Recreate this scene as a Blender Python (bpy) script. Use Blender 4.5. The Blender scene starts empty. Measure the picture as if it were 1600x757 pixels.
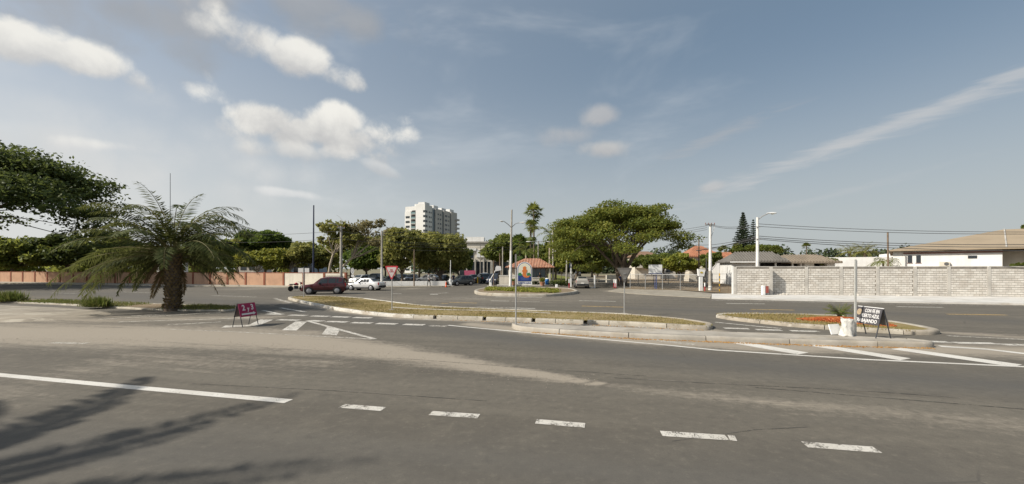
import bpy, bmesh, math, random
import numpy as np
from mathutils import Vector, Matrix, Euler

# ------------------------------------------------------------------ camera, sky, sun
scene = bpy.context.scene
COL = scene.collection
EYE = 2.5          # camera height in metres
FOC = 640.0        # focal length in photo pixels (photo is 1600 wide)
HOR = 420.0        # photo row of the horizon

cam_d = bpy.data.cameras.new('camera')
cam = bpy.data.objects.new('camera', cam_d)
COL.objects.link(cam)
cam.location = (0, 0, EYE)
cam.rotation_euler = (math.radians(90), 0, 0)
cam_d.sensor_width = 36.0
cam_d.lens = 36.0 * FOC / 1600.0
cam_d.shift_y = (HOR - 378.5) / 1600.0
cam_d.clip_end = 6000
cam_d.clip_start = 0.05
scene.camera = cam

SUN_EL = math.radians(38)
SUN_TO = Vector((-0.95, -0.36, 0)).normalized()      # horizontal direction towards the sun
sun_d = bpy.data.lights.new('sun', 'SUN')
sun_d.energy = 4.8
sun_d.angle = math.radians(0.8)
sun_d.color = (1.0, 0.93, 0.82)
sun = bpy.data.objects.new('sun', sun_d)
COL.objects.link(sun)
sdir = Vector((SUN_TO.x * math.cos(SUN_EL), SUN_TO.y * math.cos(SUN_EL), math.sin(SUN_EL)))
sun.rotation_euler = sdir.to_track_quat('Z', 'Y').to_euler()
sun.location = (-30, -10, 30)

scene.view_settings.view_transform = 'Standard'
scene.view_settings.look = 'None'
scene.view_settings.gamma = 1.0
scene.view_settings.use_curve_mapping = False
scene.view_settings.exposure = 0.22


class NT:
    """small helper for wiring shader nodes"""
    def __init__(self, tree):
        self.t = tree; self.n = tree.nodes; self.l = tree.links
    def node(self, kind, **kw):
        n = self.n.new(kind)
        for k, v in kw.items(): setattr(n, k, v)
        return n
    def put(self, sock, v):
        if isinstance(v, bpy.types.NodeSocket): self.l.new(v, sock)
        elif isinstance(v, (tuple, list)) and len(v) == 3 and sock.type == 'RGBA': sock.default_value = (*v, 1)
        else: sock.default_value = v
    def math(self, op, a, b=0.0, c=None, clamp=False):
        n = self.node('ShaderNodeMath', operation=op, use_clamp=clamp)
        self.put(n.inputs[0], a); self.put(n.inputs[1], b)
        if c is not None: self.put(n.inputs[2], c)
        return n.outputs[0]
    def vmath(self, op, a, b=(0, 0, 0)):
        n = self.node('ShaderNodeVectorMath', operation=op)
        self.put(n.inputs[0], a); self.put(n.inputs[1], b)
        return n.outputs['Value'] if op in ('DOT_PRODUCT', 'LENGTH') else n.outputs[0]
    def mix(self, f, a, b, blend='MIX'):
        n = self.node('ShaderNodeMix', data_type='RGBA', blend_type=blend)
        self.put(n.inputs[0], f); self.put(n.inputs[6], a); self.put(n.inputs[7], b)
        return n.outputs[2]
    def noise(self, vec, scale, detail=4, rough=0.55, dist=0.0):
        n = self.node('ShaderNodeTexNoise')
        if vec is not None: self.put(n.inputs['Vector'], vec)
        n.inputs['Scale'].default_value = scale; n.inputs['Detail'].default_value = detail
        n.inputs['Roughness'].default_value = rough; n.inputs['Distortion'].default_value = dist
        return n.outputs['Fac']
    def ramp(self, f, lo, hi, a=0.0, b=1.0, smooth=True):
        n = self.node('ShaderNodeMapRange', interpolation_type='SMOOTHSTEP' if smooth else 'LINEAR')
        self.put(n.inputs[0], f)
        for i, v in zip((1, 2, 3, 4), (lo, hi, a, b)): self.put(n.inputs[i], v)
        return n.outputs[0]


world = bpy.data.worlds.new('World')
scene.world = world
world.use_nodes = True
world.cycles.sampling_method = 'MANUAL'
world.cycles.sample_map_resolution = 512
W = NT(world.node_tree)
W.n.clear()
w_out = W.node('ShaderNodeOutputWorld')
w_bg = W.node('ShaderNodeBackground')
w_bg.inputs['Strength'].default_value = 0.1
W.l.new(w_bg.outputs[0], w_out.inputs[0])
w_sky = W.node('ShaderNodeTexSky', sky_type='NISHITA')
w_sky.sun_disc = False
w_sky.sun_elevation = SUN_EL
w_sky.sun_rotation = math.atan2(SUN_TO.x, SUN_TO.y)
w_sky.air_density = 1.0
w_sky.dust_density = 2.5
w_sky.ozone_density = 1.0
w_tc = W.node('ShaderNodeTexCoord')
W_DIR = W.vmath('NORMALIZE', w_tc.outputs['Generated'])
w_sep = W.node('ShaderNodeSeparateXYZ')
W.l.new(W_DIR, w_sep.inputs[0])
w_up = w_sep.outputs[2]


def sky_dir(px, py):
    return Vector(((px - 800) / FOC, 1.0, (HOR - py) / FOC)).normalized()


# low haze band: pale grey towards the horizon, the same all the way round
haze_f = W.ramp(w_up, 0.0, 0.52, 1.0, 0.0)
haze_f = W.math('POWER', haze_f, 1.3)
haze_f = W.math('MULTIPLY', haze_f, 0.85)
# the sunward half of the hazy sky is brighter
sunward = W.vmath('DOT_PRODUCT', W_DIR, tuple(sdir))
sw = W.ramp(sunward, -0.5, 0.95, 0.0, 1.0)
haze_c = W.mix(sw, (4.5, 4.75, 4.75), (7.2, 7.2, 7.0))
# thin grey veil desaturates the blue
sky_c = W.mix(0.5, w_sky.outputs[0], W.mix(sw, (1.6, 2.3, 2.85), (4.5, 5.0, 5.4)))
sky_c = W.mix(haze_f, sky_c, haze_c)
# scattered thin cloud over the whole sky
flat_v = W.vmath('MULTIPLY', W_DIR, (1.0, 1.0, 2.6))
n_a = W.noise(flat_v, 2.2, 5, 0.6, 0.4)
veil = W.ramp(n_a, 0.5, 0.8, 0.0, 0.4)
sky_c = W.mix(veil, sky_c, W.mix(sw, (5.0, 5.3, 5.6), (8.2, 8.2, 8.0)))
n_edge = W.noise(W_DIR, 9.0, 6, 0.62, 0.25)
n_fine = W.noise(W_DIR, 26.0, 4, 0.6, 0.2)
w_vo = W.node('ShaderNodeTexVoronoi', feature='F1')
w_vo.inputs['Scale'].default_value = 13.0
W.l.new(W.vmath('ADD', W_DIR, W.vmath('MULTIPLY', W_DIR, (0.0, 0.0, 0.35))), w_vo.inputs['Vector'])
puff = W.math('SUBTRACT', 1.12, W.math('MULTIPLY', w_vo.outputs['Distance'], 1.15))
n_edge2 = W.math('ADD', W.math('MULTIPLY', n_edge, 0.45), W.math('MULTIPLY', n_fine, 0.2))
n_edge2 = W.math('ADD', n_edge2, W.math('MULTIPLY', puff, 0.35))


def cloud(c, px, py, rx, ry, tilt, dens, col_top, col_bot, soft=0.5, ragged=1.5, nz=None):
    """one cumulus or streak: a ragged noise-edged patch around a direction of the sky"""
    d = sky_dir(px, py)
    east = d.cross(Vector((0, 0, 1))).normalized()
    up = east.cross(d).normalized()
    t1 = (east * math.cos(tilt) + up * math.sin(tilt))
    t2 = (-east * math.sin(tilt) + up * math.cos(tilt))
    k = d.y                                     # px -> angle near this direction
    a = W.math('DIVIDE', W.vmath('DOT_PRODUCT', W_DIR, tuple(t1)), rx / FOC * k)
    b = W.math('DIVIDE', W.vmath('DOT_PRODUCT', W_DIR, tuple(t2)), ry / FOC * k)
    r = W.math('SQRT', W.math('ADD', W.math('MULTIPLY', a, a), W.math('MULTIPLY', b, b)))
    m = W.math('SUBTRACT', 1.0, r)
    m = W.math('ADD', m, W.math('MULTIPLY', W.math('SUBTRACT', nz or n_edge2, 0.5), ragged * 2))
    m = W.ramp(m, 0.0, soft, 0.0, dens)
    front = W.math('GREATER_THAN', W.vmath('DOT_PRODUCT', W_DIR, tuple(d)), 0.3)
    m = W.math('MULTIPLY', m, front)
    shade = W.ramp(W.math('ADD', b, W.math('MULTIPLY', W.math('SUBTRACT', n_edge, 0.5), 3.0)), -1.0, 0.7, 0.0, 1.0)
    return W.mix(m, c, W.mix(shade, col_bot, col_top))


WH = (7.6, 7.45, 7.0); GR = (4.7, 4.7, 4.7); PK = (4.5, 4.25, 4.1); CI = (5.0, 5.05, 5.1)
sky_c = cloud(sky_c, 190, 15, 330, 85, 0.1, 0.6, (3.5, 3.45, 3.4), (3.0, 3.0, 3.0), 1.0, 1.3)
sky_c = cloud(sky_c, 480, 15, 160, 60, 0.05, 0.55, (3.6, 3.55, 3.5), (3.0, 3.0, 3.0), 1.0, 1.3)
sky_c = cloud(sky_c, 110, 235, 400, 140, 0.0, 0.88, (6.2, 6.2, 6.1), (5.7, 5.75, 5.7), 1.5, 1.0)
sky_c = cloud(sky_c, 85, 80, 118, 36, -0.02, 0.95, WH, GR, 0.6, 1.35)
sky_c = cloud(sky_c, 440, 80, 110, 38, -0.15, 0.95, WH, GR, 0.6, 1.2)
sky_c = cloud(sky_c, 500, 198, 150, 46, -0.08, 1.0, WH, GR, 0.5, 1.15)
sky_c = cloud(sky_c, 480, 238, 85, 17, 0.02, 0.75, (6.6, 6.5, 6.2), GR, 0.9, 1.5)
sky_c = cloud(sky_c, 160, 228, 60, 14, 0.08, 0.7, WH, (6.0, 6.0, 6.0), 0.9, 1.3)
sky_c = cloud(sky_c, 595, 264, 55, 11, -0.35, 0.5, (6.4, 6.4, 6.3), GR, 0.8, 1.0)
sky_c = cloud(sky_c, 458, 303, 60, 9, -0.06, 0.55, (7.4, 7.3, 7.1), (6.2, 6.2, 6.2), 0.7, 1.0)
sky_c = cloud(sky_c, 935, 183, 50, 20, 0.05, 0.55, (5.3, 5.05, 4.8), PK, 1.0, 1.2)
sky_c = cloud(sky_c, 890, 208, 70, 22, -0.1, 0.5, (5.1, 4.9, 4.7), PK, 1.1, 1.2)
sky_c = cloud(sky_c, 945, 231, 50, 16, 0.0, 0.65, (5.5, 5.3, 5.0), PK, 0.9, 1.2)
sky_c = cloud(sky_c, 1110, 293, 30, 13, 0.1, 0.5, (5.8, 5.5, 5.3), PK, 0.8, 1.0)
n_str = W.noise(W.vmath('MULTIPLY', W_DIR, (2.0, 2.0, 14.0)), 5.0, 4, 0.6, 0.6)
sky_c = cloud(sky_c, 1420, 185, 480, 17, 0.285, 0.5, CI, CI, 1.2, 0.9, n_str)
sky_c = cloud(sky_c, 1330, 222, 420, 20, 0.255, 0.5, CI, CI, 1.2, 0.9, n_str)
sky_c = cloud(sky_c, 1120, 215, 130, 16, 0.3, 0.3, PK, PK, 1.2, 1.0, n_str)
sky_c = cloud(sky_c, 1290, 308, 190, 9, 0.22, 0.25, CI, CI, 1.2, 0.8, n_str)
W.l.new(sky_c, w_bg.inputs['Color'])


# ------------------------------------------------------------------ survey helpers: photo pixel -> metres
def G(px, py, z=0.0):
    y = (EYE - z) * FOC / (py - HOR)
    return ((px - 800) * y / FOC, y)
def PX(px, y): return (px - 800) * y / FOC
def PZ(py, y): return EYE - (py - HOR) * y / FOC
def PS(n, y): return n * y / FOC


rng = np.random.default_rng(7)
random.seed(7)

# ------------------------------------------------------------------ materials
MATS = {}
def pmat(name, col, rough=0.8, vary=0.12, scale=3.0, bump=0.0, bscale=40.0, metal=0.0, spec=0.3, col2=None, patch=None, coat=0.0, streak=None):
    """procedural paint / stone / metal: base colour, blotchy wear and fine relief"""
    if name in MATS: return MATS[name]
    m = bpy.data.materials.new(name); m.use_nodes = True
    T = NT(m.node_tree); b = T.n['Principled BSDF']
    tc = T.node('ShaderNodeTexCoord').outputs['Object']
    c2 = col2 or tuple(max(0, c * (1 - vary * 2.2)) for c in col)
    n1 = T.noise(tc, scale, 5, 0.6)
    f = T.ramp(n1, 0.38, 0.7)
    c = T.mix(f, col, c2)
    n2 = T.noise(tc, scale * 9, 3, 0.6)
    c = T.mix(T.ramp(n2, 0.3, 0.7, 0.0, min(1, vary * 2.0)), c, tuple(x * 0.78 for x in col))
    if patch:
        c = T.mix(T.ramp(T.noise(tc, patch[1], 6, 0.65), patch[2], patch[2] + 0.12, 0, patch[3]), c, patch[0])
    if streak:      # rain runs and grime that follow the fall of water
        sv = T.vmath('MULTIPLY', tc, (2.2, 2.2, 0.16))
        c = T.mix(T.ramp(T.noise(sv, 1.0, 6, 0.65), 0.48, 0.72, 0, streak[1]), c, streak[0])
    T.put(b.inputs['Base Color'], c)
    b.inputs['Roughness'].default_value = rough
    b.inputs['Metallic'].default_value = metal
    b.inputs['Specular IOR Level'].default_value = spec
    b.inputs['Coat Weight'].default_value = coat
    if bump > 0:
        bp = T.node('ShaderNodeBump'); bp.inputs['Strength'].default_value = bump
        bp.inputs['Distance'].default_value = 0.02
        T.put(bp.inputs['Height'], T.noise(tc, bscale, 5, 0.65))
        T.l.new(bp.outputs[0], b.inputs['Normal'])
    MATS[name] = m
    return m


def leaf_mat(name, lo, mid, hi, trans=0.3, rough=0.6):
    if name in MATS: return MATS[name]
    m = bpy.data.materials.new(name); m.use_nodes = True
    T = NT(m.node_tree); b = T.n['Principled BSDF']; out = T.n['Material Output']
    at = T.node('ShaderNodeAttribute', attribute_name='var')
    f = at.outputs['Fac']
    c = T.mix(T.ramp(f, 0.0, 0.5, smooth=False), lo, mid)
    c = T.mix(T.ramp(f, 0.5, 1.0, smooth=False), c, hi)
    T.put(b.inputs['Base Color'], c)
    b.inputs['Roughness'].default_value = rough
    b.inputs['Specular IOR Level'].default_value = 0.25
    tr = T.node('ShaderNodeBsdfTranslucent')
    T.put(tr.inputs['Color'], T.mix(0.5, c, tuple(min(1, x * 1.7) for x in hi)))
    mx = T.node('ShaderNodeMixShader'); mx.inputs[0].default_value = trans
    T.l.new(b.outputs[0], mx.inputs[1]); T.l.new(tr.outputs[0], mx.inputs[2])
    T.l.new(mx.outputs[0], out.inputs['Surface'])
    MATS[name] = m
    return m


def glass_mat(name, col=(0.02, 0.025, 0.03), rough=0.08):
    if name in MATS: return MATS[name]
    m = bpy.data.materials.new(name); m.use_nodes = True
    T = NT(m.node_tree); b = T.n['Principled BSDF']
    tc = T.node('ShaderNodeTexCoord').outputs['Object']
    T.put(b.inputs['Base Color'], T.mix(T.noise(tc, 1.3, 3), col, tuple(c * 1.6 for c in col)))
    b.inputs['Roughness'].default_value = rough
    b.inputs['Specular IOR Level'].default_value = 0.6
    MATS[name] = m
    return m


# ------------------------------------------------------------------ mesh helpers
class MB:
    """collects shapes and links them as ONE mesh object"""
    def __init__(self): self.v = []; self.f = []; self.mi = []; self.cur = 0
    def add(self, verts, faces):
        o = len(self.v); self.v += [tuple(p) for p in verts]
        self.f += [tuple(i + o for i in f) for f in faces]; self.mi += [self.cur] * len(faces)
        return self
    def box(self, c, s, rz=0.0, taper=1.0):
        x, y, z = c; a, b, h = s[0] / 2, s[1] / 2, s[2] / 2
        cs, sn = math.cos(rz), math.sin(rz)
        vs = []
        for dz, k in ((-h, 1.0), (h, taper)):
            for dx, dy in ((-a, -b), (a, -b), (a, b), (-a, b)):
                dx *= k; dy *= k
                vs.append((x + dx * cs - dy * sn, y + dx * sn + dy * cs, z + dz))
        return self.add(vs, [(3, 2, 1, 0), (4, 5, 6, 7), (0, 1, 5, 4), (1, 2, 6, 5), (2, 3, 7, 6), (3, 0, 4, 7)])
    def bbox(self, c, s, bev=0.02, rz=0.0):
        """box with chamfered vertical and top edges"""
        x, y, z = c; a, b, h = s[0] / 2, s[1] / 2, s[2] / 2
        bev = min(bev, a * .9, b * .9, h * .9)
        cs, sn = math.cos(rz), math.sin(rz)
        def ring(k, dz):
            pts = [(-a + k, -b), (a - k, -b), (a, -b + k), (a, b - k), (a - k, b), (-a + k, b), (-a, b - k), (-a, -b + k)]
            return [(x + p * cs - q * sn, y + p * sn + q * cs, z + dz) for p, q in pts]
        def ring2(dz):
            pts = [(-a + bev, -b + bev * .4), (a - bev, -b + bev * .4), (a - bev * .4, -b + bev), (a - bev * .4, b - bev), (a - bev, b - bev * .4), (-a + bev, b - bev * .4), (-a + bev * .4, b - bev), (-a + bev * .4, -b + bev)]
            return [(x + p * cs - q * sn, y + p * sn + q * cs, z + dz) for p, q in pts]
        vs = ring(bev, -h) + ring(bev, h - bev) + ring2(h)
        fs = [tuple(range(7, -1, -1)), tuple(range(16, 24))]
        for r in (0, 8):
            for i in range(8):
                j = (i + 1) % 8
                fs.append((r + i, r + j, r + 8 + j, r + 8 + i))
        return self.add(vs, fs)
    def tube(self, pts, radii, n=8, cap=True):
        pts = [Vector(p) for p in pts]
        if not isinstance(radii, (list, tuple)): radii = [radii] * len(pts)
        vs = []; fs = []
        ref = None
        for i, p in enumerate(pts):
            t = (pts[min(i + 1, len(pts) - 1)] - pts[max(i - 1, 0)])
            if t.length < 1e-9: t = Vector((0, 0, 1))
            t.normalize()
            if ref is None:
                ref = Vector((1, 0, 0)) if abs(t.x) < 0.9 else Vector((0, 1, 0))
            u = (ref - t * ref.dot(t)).normalized(); w = t.cross(u); ref = u
            for k in range(n):
                a = 2 * math.pi * k / n
                vs.append(p + (u * math.cos(a) + w * math.sin(a)) * radii[i])
        for i in range(len(pts) - 1):
            for k in range(n):
                k2 = (k + 1) % n
                fs.append((i * n + k, i * n + k2, (i + 1) * n + k2, (i + 1) * n + k))
        if cap:
            fs.append(tuple(range(n - 1, -1, -1))); fs.append(tuple(range((len(pts) - 1) * n, len(pts) * n)))
        return self.add(vs, fs)
    def lathe(self, prof, n=12, c=(0, 0, 0)):
        vs = []; fs = []
        for r, z in prof:
            for k in range(n):
                a = 2 * math.pi * k / n
                vs.append((c[0] + r * math.cos(a), c[1] + r * math.sin(a), c[2] + z))
        for i in range(len(prof) - 1):
            for k in range(n):
                k2 = (k + 1) % n
                fs.append((i * n + k, i * n + k2, (i + 1) * n + k2, (i + 1) * n + k))
        fs.append(tuple(range(n - 1, -1, -1))); fs.append(tuple(range((len(prof) - 1) * n, len(prof) * n)))
        return self.add(vs, fs)
    def prism(self, outline, axis, a, b):
        """extrude a 2-D outline along an axis from a to b"""
        n = len(outline)
        def at(p, t):
            if axis == 'y': return (p[0], t, p[1])
            if axis == 'x': return (t, p[0], p[1])
            return (p[0], p[1], t)
        vs = [at(p, a) for p in outline] + [at(p, b) for p in outline]
        fs = [tuple(range(n)), tuple(range(2 * n - 1, n - 1, -1))]
        for i in range(n):
            j = (i + 1) % n
            fs.append((j, i, n + i, n + j))
        return self.add(vs, fs)
    def build(self, name, mat, parent=None, smooth=False, loc=None, fix=True):
        me = bpy.data.meshes.new(name)
        me.from_pydata(self.v, [], self.f)
        mats = mat if isinstance(mat, (list, tuple)) else [mat]
        for m in mats: me.materials.append(m)
        if len(mats) > 1: me.polygons.foreach_set('material_index', self.mi)
        if fix:
            bm = bmesh.new(); bm.from_mesh(me); bmesh.ops.recalc_face_normals(bm, faces=bm.faces); bm.to_mesh(me); bm.free()
        if smooth:
            me.polygons.foreach_set('use_smooth', [True] * len(me.polygons))
            try: me.set_sharp_from_angle(angle=math.radians(40))
            except Exception: pass
        o = bpy.data.objects.new(name, me); COL.objects.link(o)
        if parent is not None: o.parent = parent
        if loc is not None: o.location = loc
        return o


def link_mesh(name, me, parent=None, loc=(0, 0, 0), rz=0.0):
    o = bpy.data.objects.new(name, me); COL.objects.link(o)
    o.parent = parent; o.location = loc; o.rotation_euler = (0, 0, rz)
    return o

def fast_quads(name, verts, mat, parent=None, var=None, loc=(0, 0, 0), nper=4):
    """verts: (N, nper, 3) array, one face for each row"""
    n = len(verts)
    me = bpy.data.meshes.new(name)
    me.vertices.add(n * nper); me.loops.add(n * nper); me.polygons.add(n)
    me.vertices.foreach_set('co', np.ascontiguousarray(verts, dtype=np.float32).ravel())
    me.loops.foreach_set('vertex_index', np.arange(n * nper, dtype=np.int32))
    me.polygons.foreach_set('loop_start', np.arange(0, n * nper, nper, dtype=np.int32))
    try: me.polygons.foreach_set('loop_total', np.full(n, nper, dtype=np.int32))
    except Exception: pass
    if var is not None:
        a = me.attributes.new('var', 'FLOAT', 'FACE'); a.data.foreach_set('value', np.asarray(var, dtype=np.float32))
    me.update(calc_edges=True); me.validate()
    me.materials.append(mat)
    o = bpy.data.objects.new(name, me); COL.objects.link(o)
    o.parent = parent; o.location = loc
    return o

def thing(name, label, cat, loc=(0, 0, 0), rz=0.0, group=None):
    o = bpy.data.objects.new(name, None); COL.objects.link(o)
    o.empty_display_size = 0.2
    o.location = loc; o.rotation_euler = (0, 0, rz)
    o['label'] = label; o['category'] = cat
    if group: o['group'] = group
    return o
def tag(o, label, cat, group=None):
    o['label'] = label; o['category'] = cat
    if group: o['group'] = group
    return o
def struct(o, label=None):
    o['kind'] = 'structure'
    if label: o['label'] = label
    return o

def text_part(name, body, size, mat, parent, loc, rot, width=None, depth=0.004):
    cu = bpy.data.curves.new(name, 'FONT'); cu.body = body; cu.size = size
    cu.align_x = 'CENTER'; cu.align_y = 'CENTER'; cu.extrude = depth; cu.offset = 0.005 * size / 0.2
    cu.resolution_u = 3
    ob = bpy.data.objects.new('tmp', cu); COL.objects.link(ob)
    bpy.context.view_layer.update()
    me = bpy.data.meshes.new_from_object(ob.evaluated_get(bpy.context.evaluated_depsgraph_get()))
    bpy.data.objects.remove(ob)
    me.materials.clear(); me.materials.append(mat)
    if width:
        xs = [v.co.x for v in me.vertices]; k = width / (max(xs) - min(xs))
        for v in me.vertices: v.co.x *= k
    o = bpy.data.objects.new(name, me); COL.objects.link(o)
    o.parent = parent; o.location = loc; o.rotation_euler = rot
    return o

# ------------------------------------------------------------------ ground and road
def seg_dist(X, Y, pts, widths=None):
    """signed-ish distance of grid points to a polyline; widths vary along it -> 0..1 falloff"""
    best = np.zeros_like(X)
    for i in range(len(pts) - 1):
        (x0, y0), (x1, y1) = pts[i], pts[i + 1]
        dx, dy = x1 - x0, y1 - y0
        t = np.clip(((X - x0) * dx + (Y - y0) * dy) / (dx * dx + dy * dy + 1e-9), 0, 1)
        d = np.hypot(X - x0 - t * dx, Y - y0 - t * dy)
        w = widths[i] + (widths[i + 1] - widths[i]) * t
        best = np.maximum(best, np.clip(1 - d / w, 0, 1))
    return best

def ground_mat():
    m = bpy.data.materials.new('dry_ground'); m.use_nodes = True
    T = NT(m.node_tree); b = T.n['Principled BSDF']
    tc = T.node('ShaderNodeTexCoord').outputs['Object']
    n = T.noise(tc, 0.06, 6, 0.6); n2 = T.noise(tc, 1.2, 6, 0.65)
    c = T.mix(T.ramp(n, 0.4, 0.6), (0.19, 0.155, 0.10), (0.10, 0.115, 0.045))
    c = T.mix(T.ramp(n2, 0.35, 0.7, 0, 0.6), c, (0.25, 0.21, 0.15))
    T.put(b.inputs['Base Color'], c); b.inputs['Roughness'].default_value = 0.95
    bp = T.node('ShaderNodeBump'); bp.inputs['Strength'].default_value = 0.4; bp.inputs['Distance'].default_value = 0.04
    T.put(bp.inputs['Height'], T.noise(tc, 6, 6, 0.7)); T.l.new(bp.outputs[0], b.inputs['Normal'])
    return m
M_GROUND = ground_mat()
mb = MB(); mb.add([(-3000, -600, 0), (3000, -600, 0), (3000, 4000, 0), (-3000, 4000, 0)], [(0, 1, 2, 3)])
ground = struct(mb.build('ground', M_GROUND, loc=(0, 0, -0.02)))


def asphalt_mat():
    m = bpy.data.materials.new('asphalt'); m.use_nodes = True
    T = NT(m.node_tree); b = T.n['Principled BSDF']
    tc = T.node('ShaderNodeTexCoord').outputs['Object']
    # streaks that follow the carriageway (it runs about 13 degrees off the x axis)
    rot = T.node('ShaderNodeMapping'); rot.inputs['Rotation'].default_value = (0, 0, math.radians(13)); T.l.new(tc, rot.inputs['Vector'])
    along = T.vmath('MULTIPLY', rot.outputs[0], (0.055, 0.9, 1.0))
    n_str = T.noise(along, 1.0, 6, 0.62, 0.3)
    n_big = T.noise(tc, 0.16, 5, 0.6)
    n_mid = T.noise(tc, 1.3, 6, 0.65)
    n_agg = T.noise(tc, 55.0, 3, 0.7)
    n_pepper = T.noise(tc, 17.0, 5, 0.8)
    n_clot = T.noise(tc, 5.5, 6, 0.75)
    c = T.mix(T.ramp(n_str, 0.33, 0.68), (0.112, 0.101, 0.083), (0.160, 0.145, 0.118))
    c = T.mix(T.ramp(n_big, 0.35, 0.65, 0, 0.5), c, (0.114, 0.104, 0.088))
    c = T.mix(T.ramp(n_mid, 0.4, 0.75, 0, 0.35), c, (0.205, 0.183, 0.145))
    c = T.mix(T.ramp(n_agg, 0.25, 0.75, 0.0, 0.55), c, (0.078, 0.070, 0.058))
    c = T.mix(T.ramp(n_pepper, 0.60, 0.74, 0, 0.6), c, (0.27, 0.255, 0.225))
    c = T.mix(T.ramp(n_clot, 0.32, 0.5, 0.42, 0.0), c, (0.074, 0.068, 0.058))
    c = T.mix(T.ramp(n_clot, 0.52, 0.72, 0, 0.32), c, (0.24, 0.215, 0.17))
    # old cracks and seams
    vor = T.node('ShaderNodeTexVoronoi', feature='DISTANCE_TO_EDGE'); vor.inputs['Scale'].default_value = 0.17
    wob = T.node('ShaderNodeMix', data_type='VECTOR'); wob.inputs[0].default_value = 0.12
    T.l.new(tc, wob.inputs[4]); nn = T.node('ShaderNodeTexNoise'); nn.inputs['Scale'].default_value = 1.1; nn.inputs['Detail'].default_value = 6
    T.l.new(tc, nn.inputs['Vector']); T.l.new(nn.outputs['Color'], wob.inputs[5])
    T.l.new(wob.outputs[1], vor.inputs['Vector'])
    crack = T.math('MULTIPLY', T.ramp(vor.outputs[0], 0.0, 0.0035, 1, 0), T.ramp(T.noise(tc, 0.35, 3), 0.5, 0.62, 0, 0.45))
    c = T.mix(crack, c, (0.05, 0.047, 0.043))
    # wind-blown sand and dust, drifted where the wheels do not run
    at = T.node('ShaderNodeAttribute', attribute_name='dust').outputs['Fac']
    d = T.math('ADD', at, T.math('MULTIPLY', T.math('SUBTRACT', T.noise(along, 2.6, 7, 0.7, 0.4), 0.5), 1.25))
    d = T.math('ADD', d, T.math('MULTIPLY', T.math('SUBTRACT', n_clot, 0.5), 0.9))
    d = T.math('ADD', d, T.math('MULTIPLY', T.math('SUBTRACT', n_mid, 0.5), 0.4))
    dm = T.math('MULTIPLY', T.ramp(d, 0.15, 0.95, 0, 0.85), T.ramp(at, 0.0, 0.15))
    c = T.mix(dm, c, T.mix(n_pepper, (0.25, 0.218, 0.172), (0.38, 0.335, 0.272)))
    # oil and repair tint, plus tree shade painted on the far left road
    oil = T.node('ShaderNodeAttribute', attribute_name='oil').outputs['Fac']
    c = T.mix(T.math('MULTIPLY', oil, T.ramp(n_str, 0.2, 0.6, 0.3, 0.8)), c, (0.078, 0.077, 0.074))
    T.put(b.inputs['Base Color'], c)
    b.inputs['Roughness'].default_value = 0.92; b.inputs['Specular IOR Level'].default_value = 0.25
    bp = T.node('ShaderNodeBump'); bp.inputs['Strength'].default_value = 0.35; bp.inputs['Distance'].default_value = 0.006
    T.put(bp.inputs['Height'], n_agg); T.l.new(bp.outputs[0], b.inputs['Normal'])
    return m
M_ASPHALT = asphalt_mat()


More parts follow.
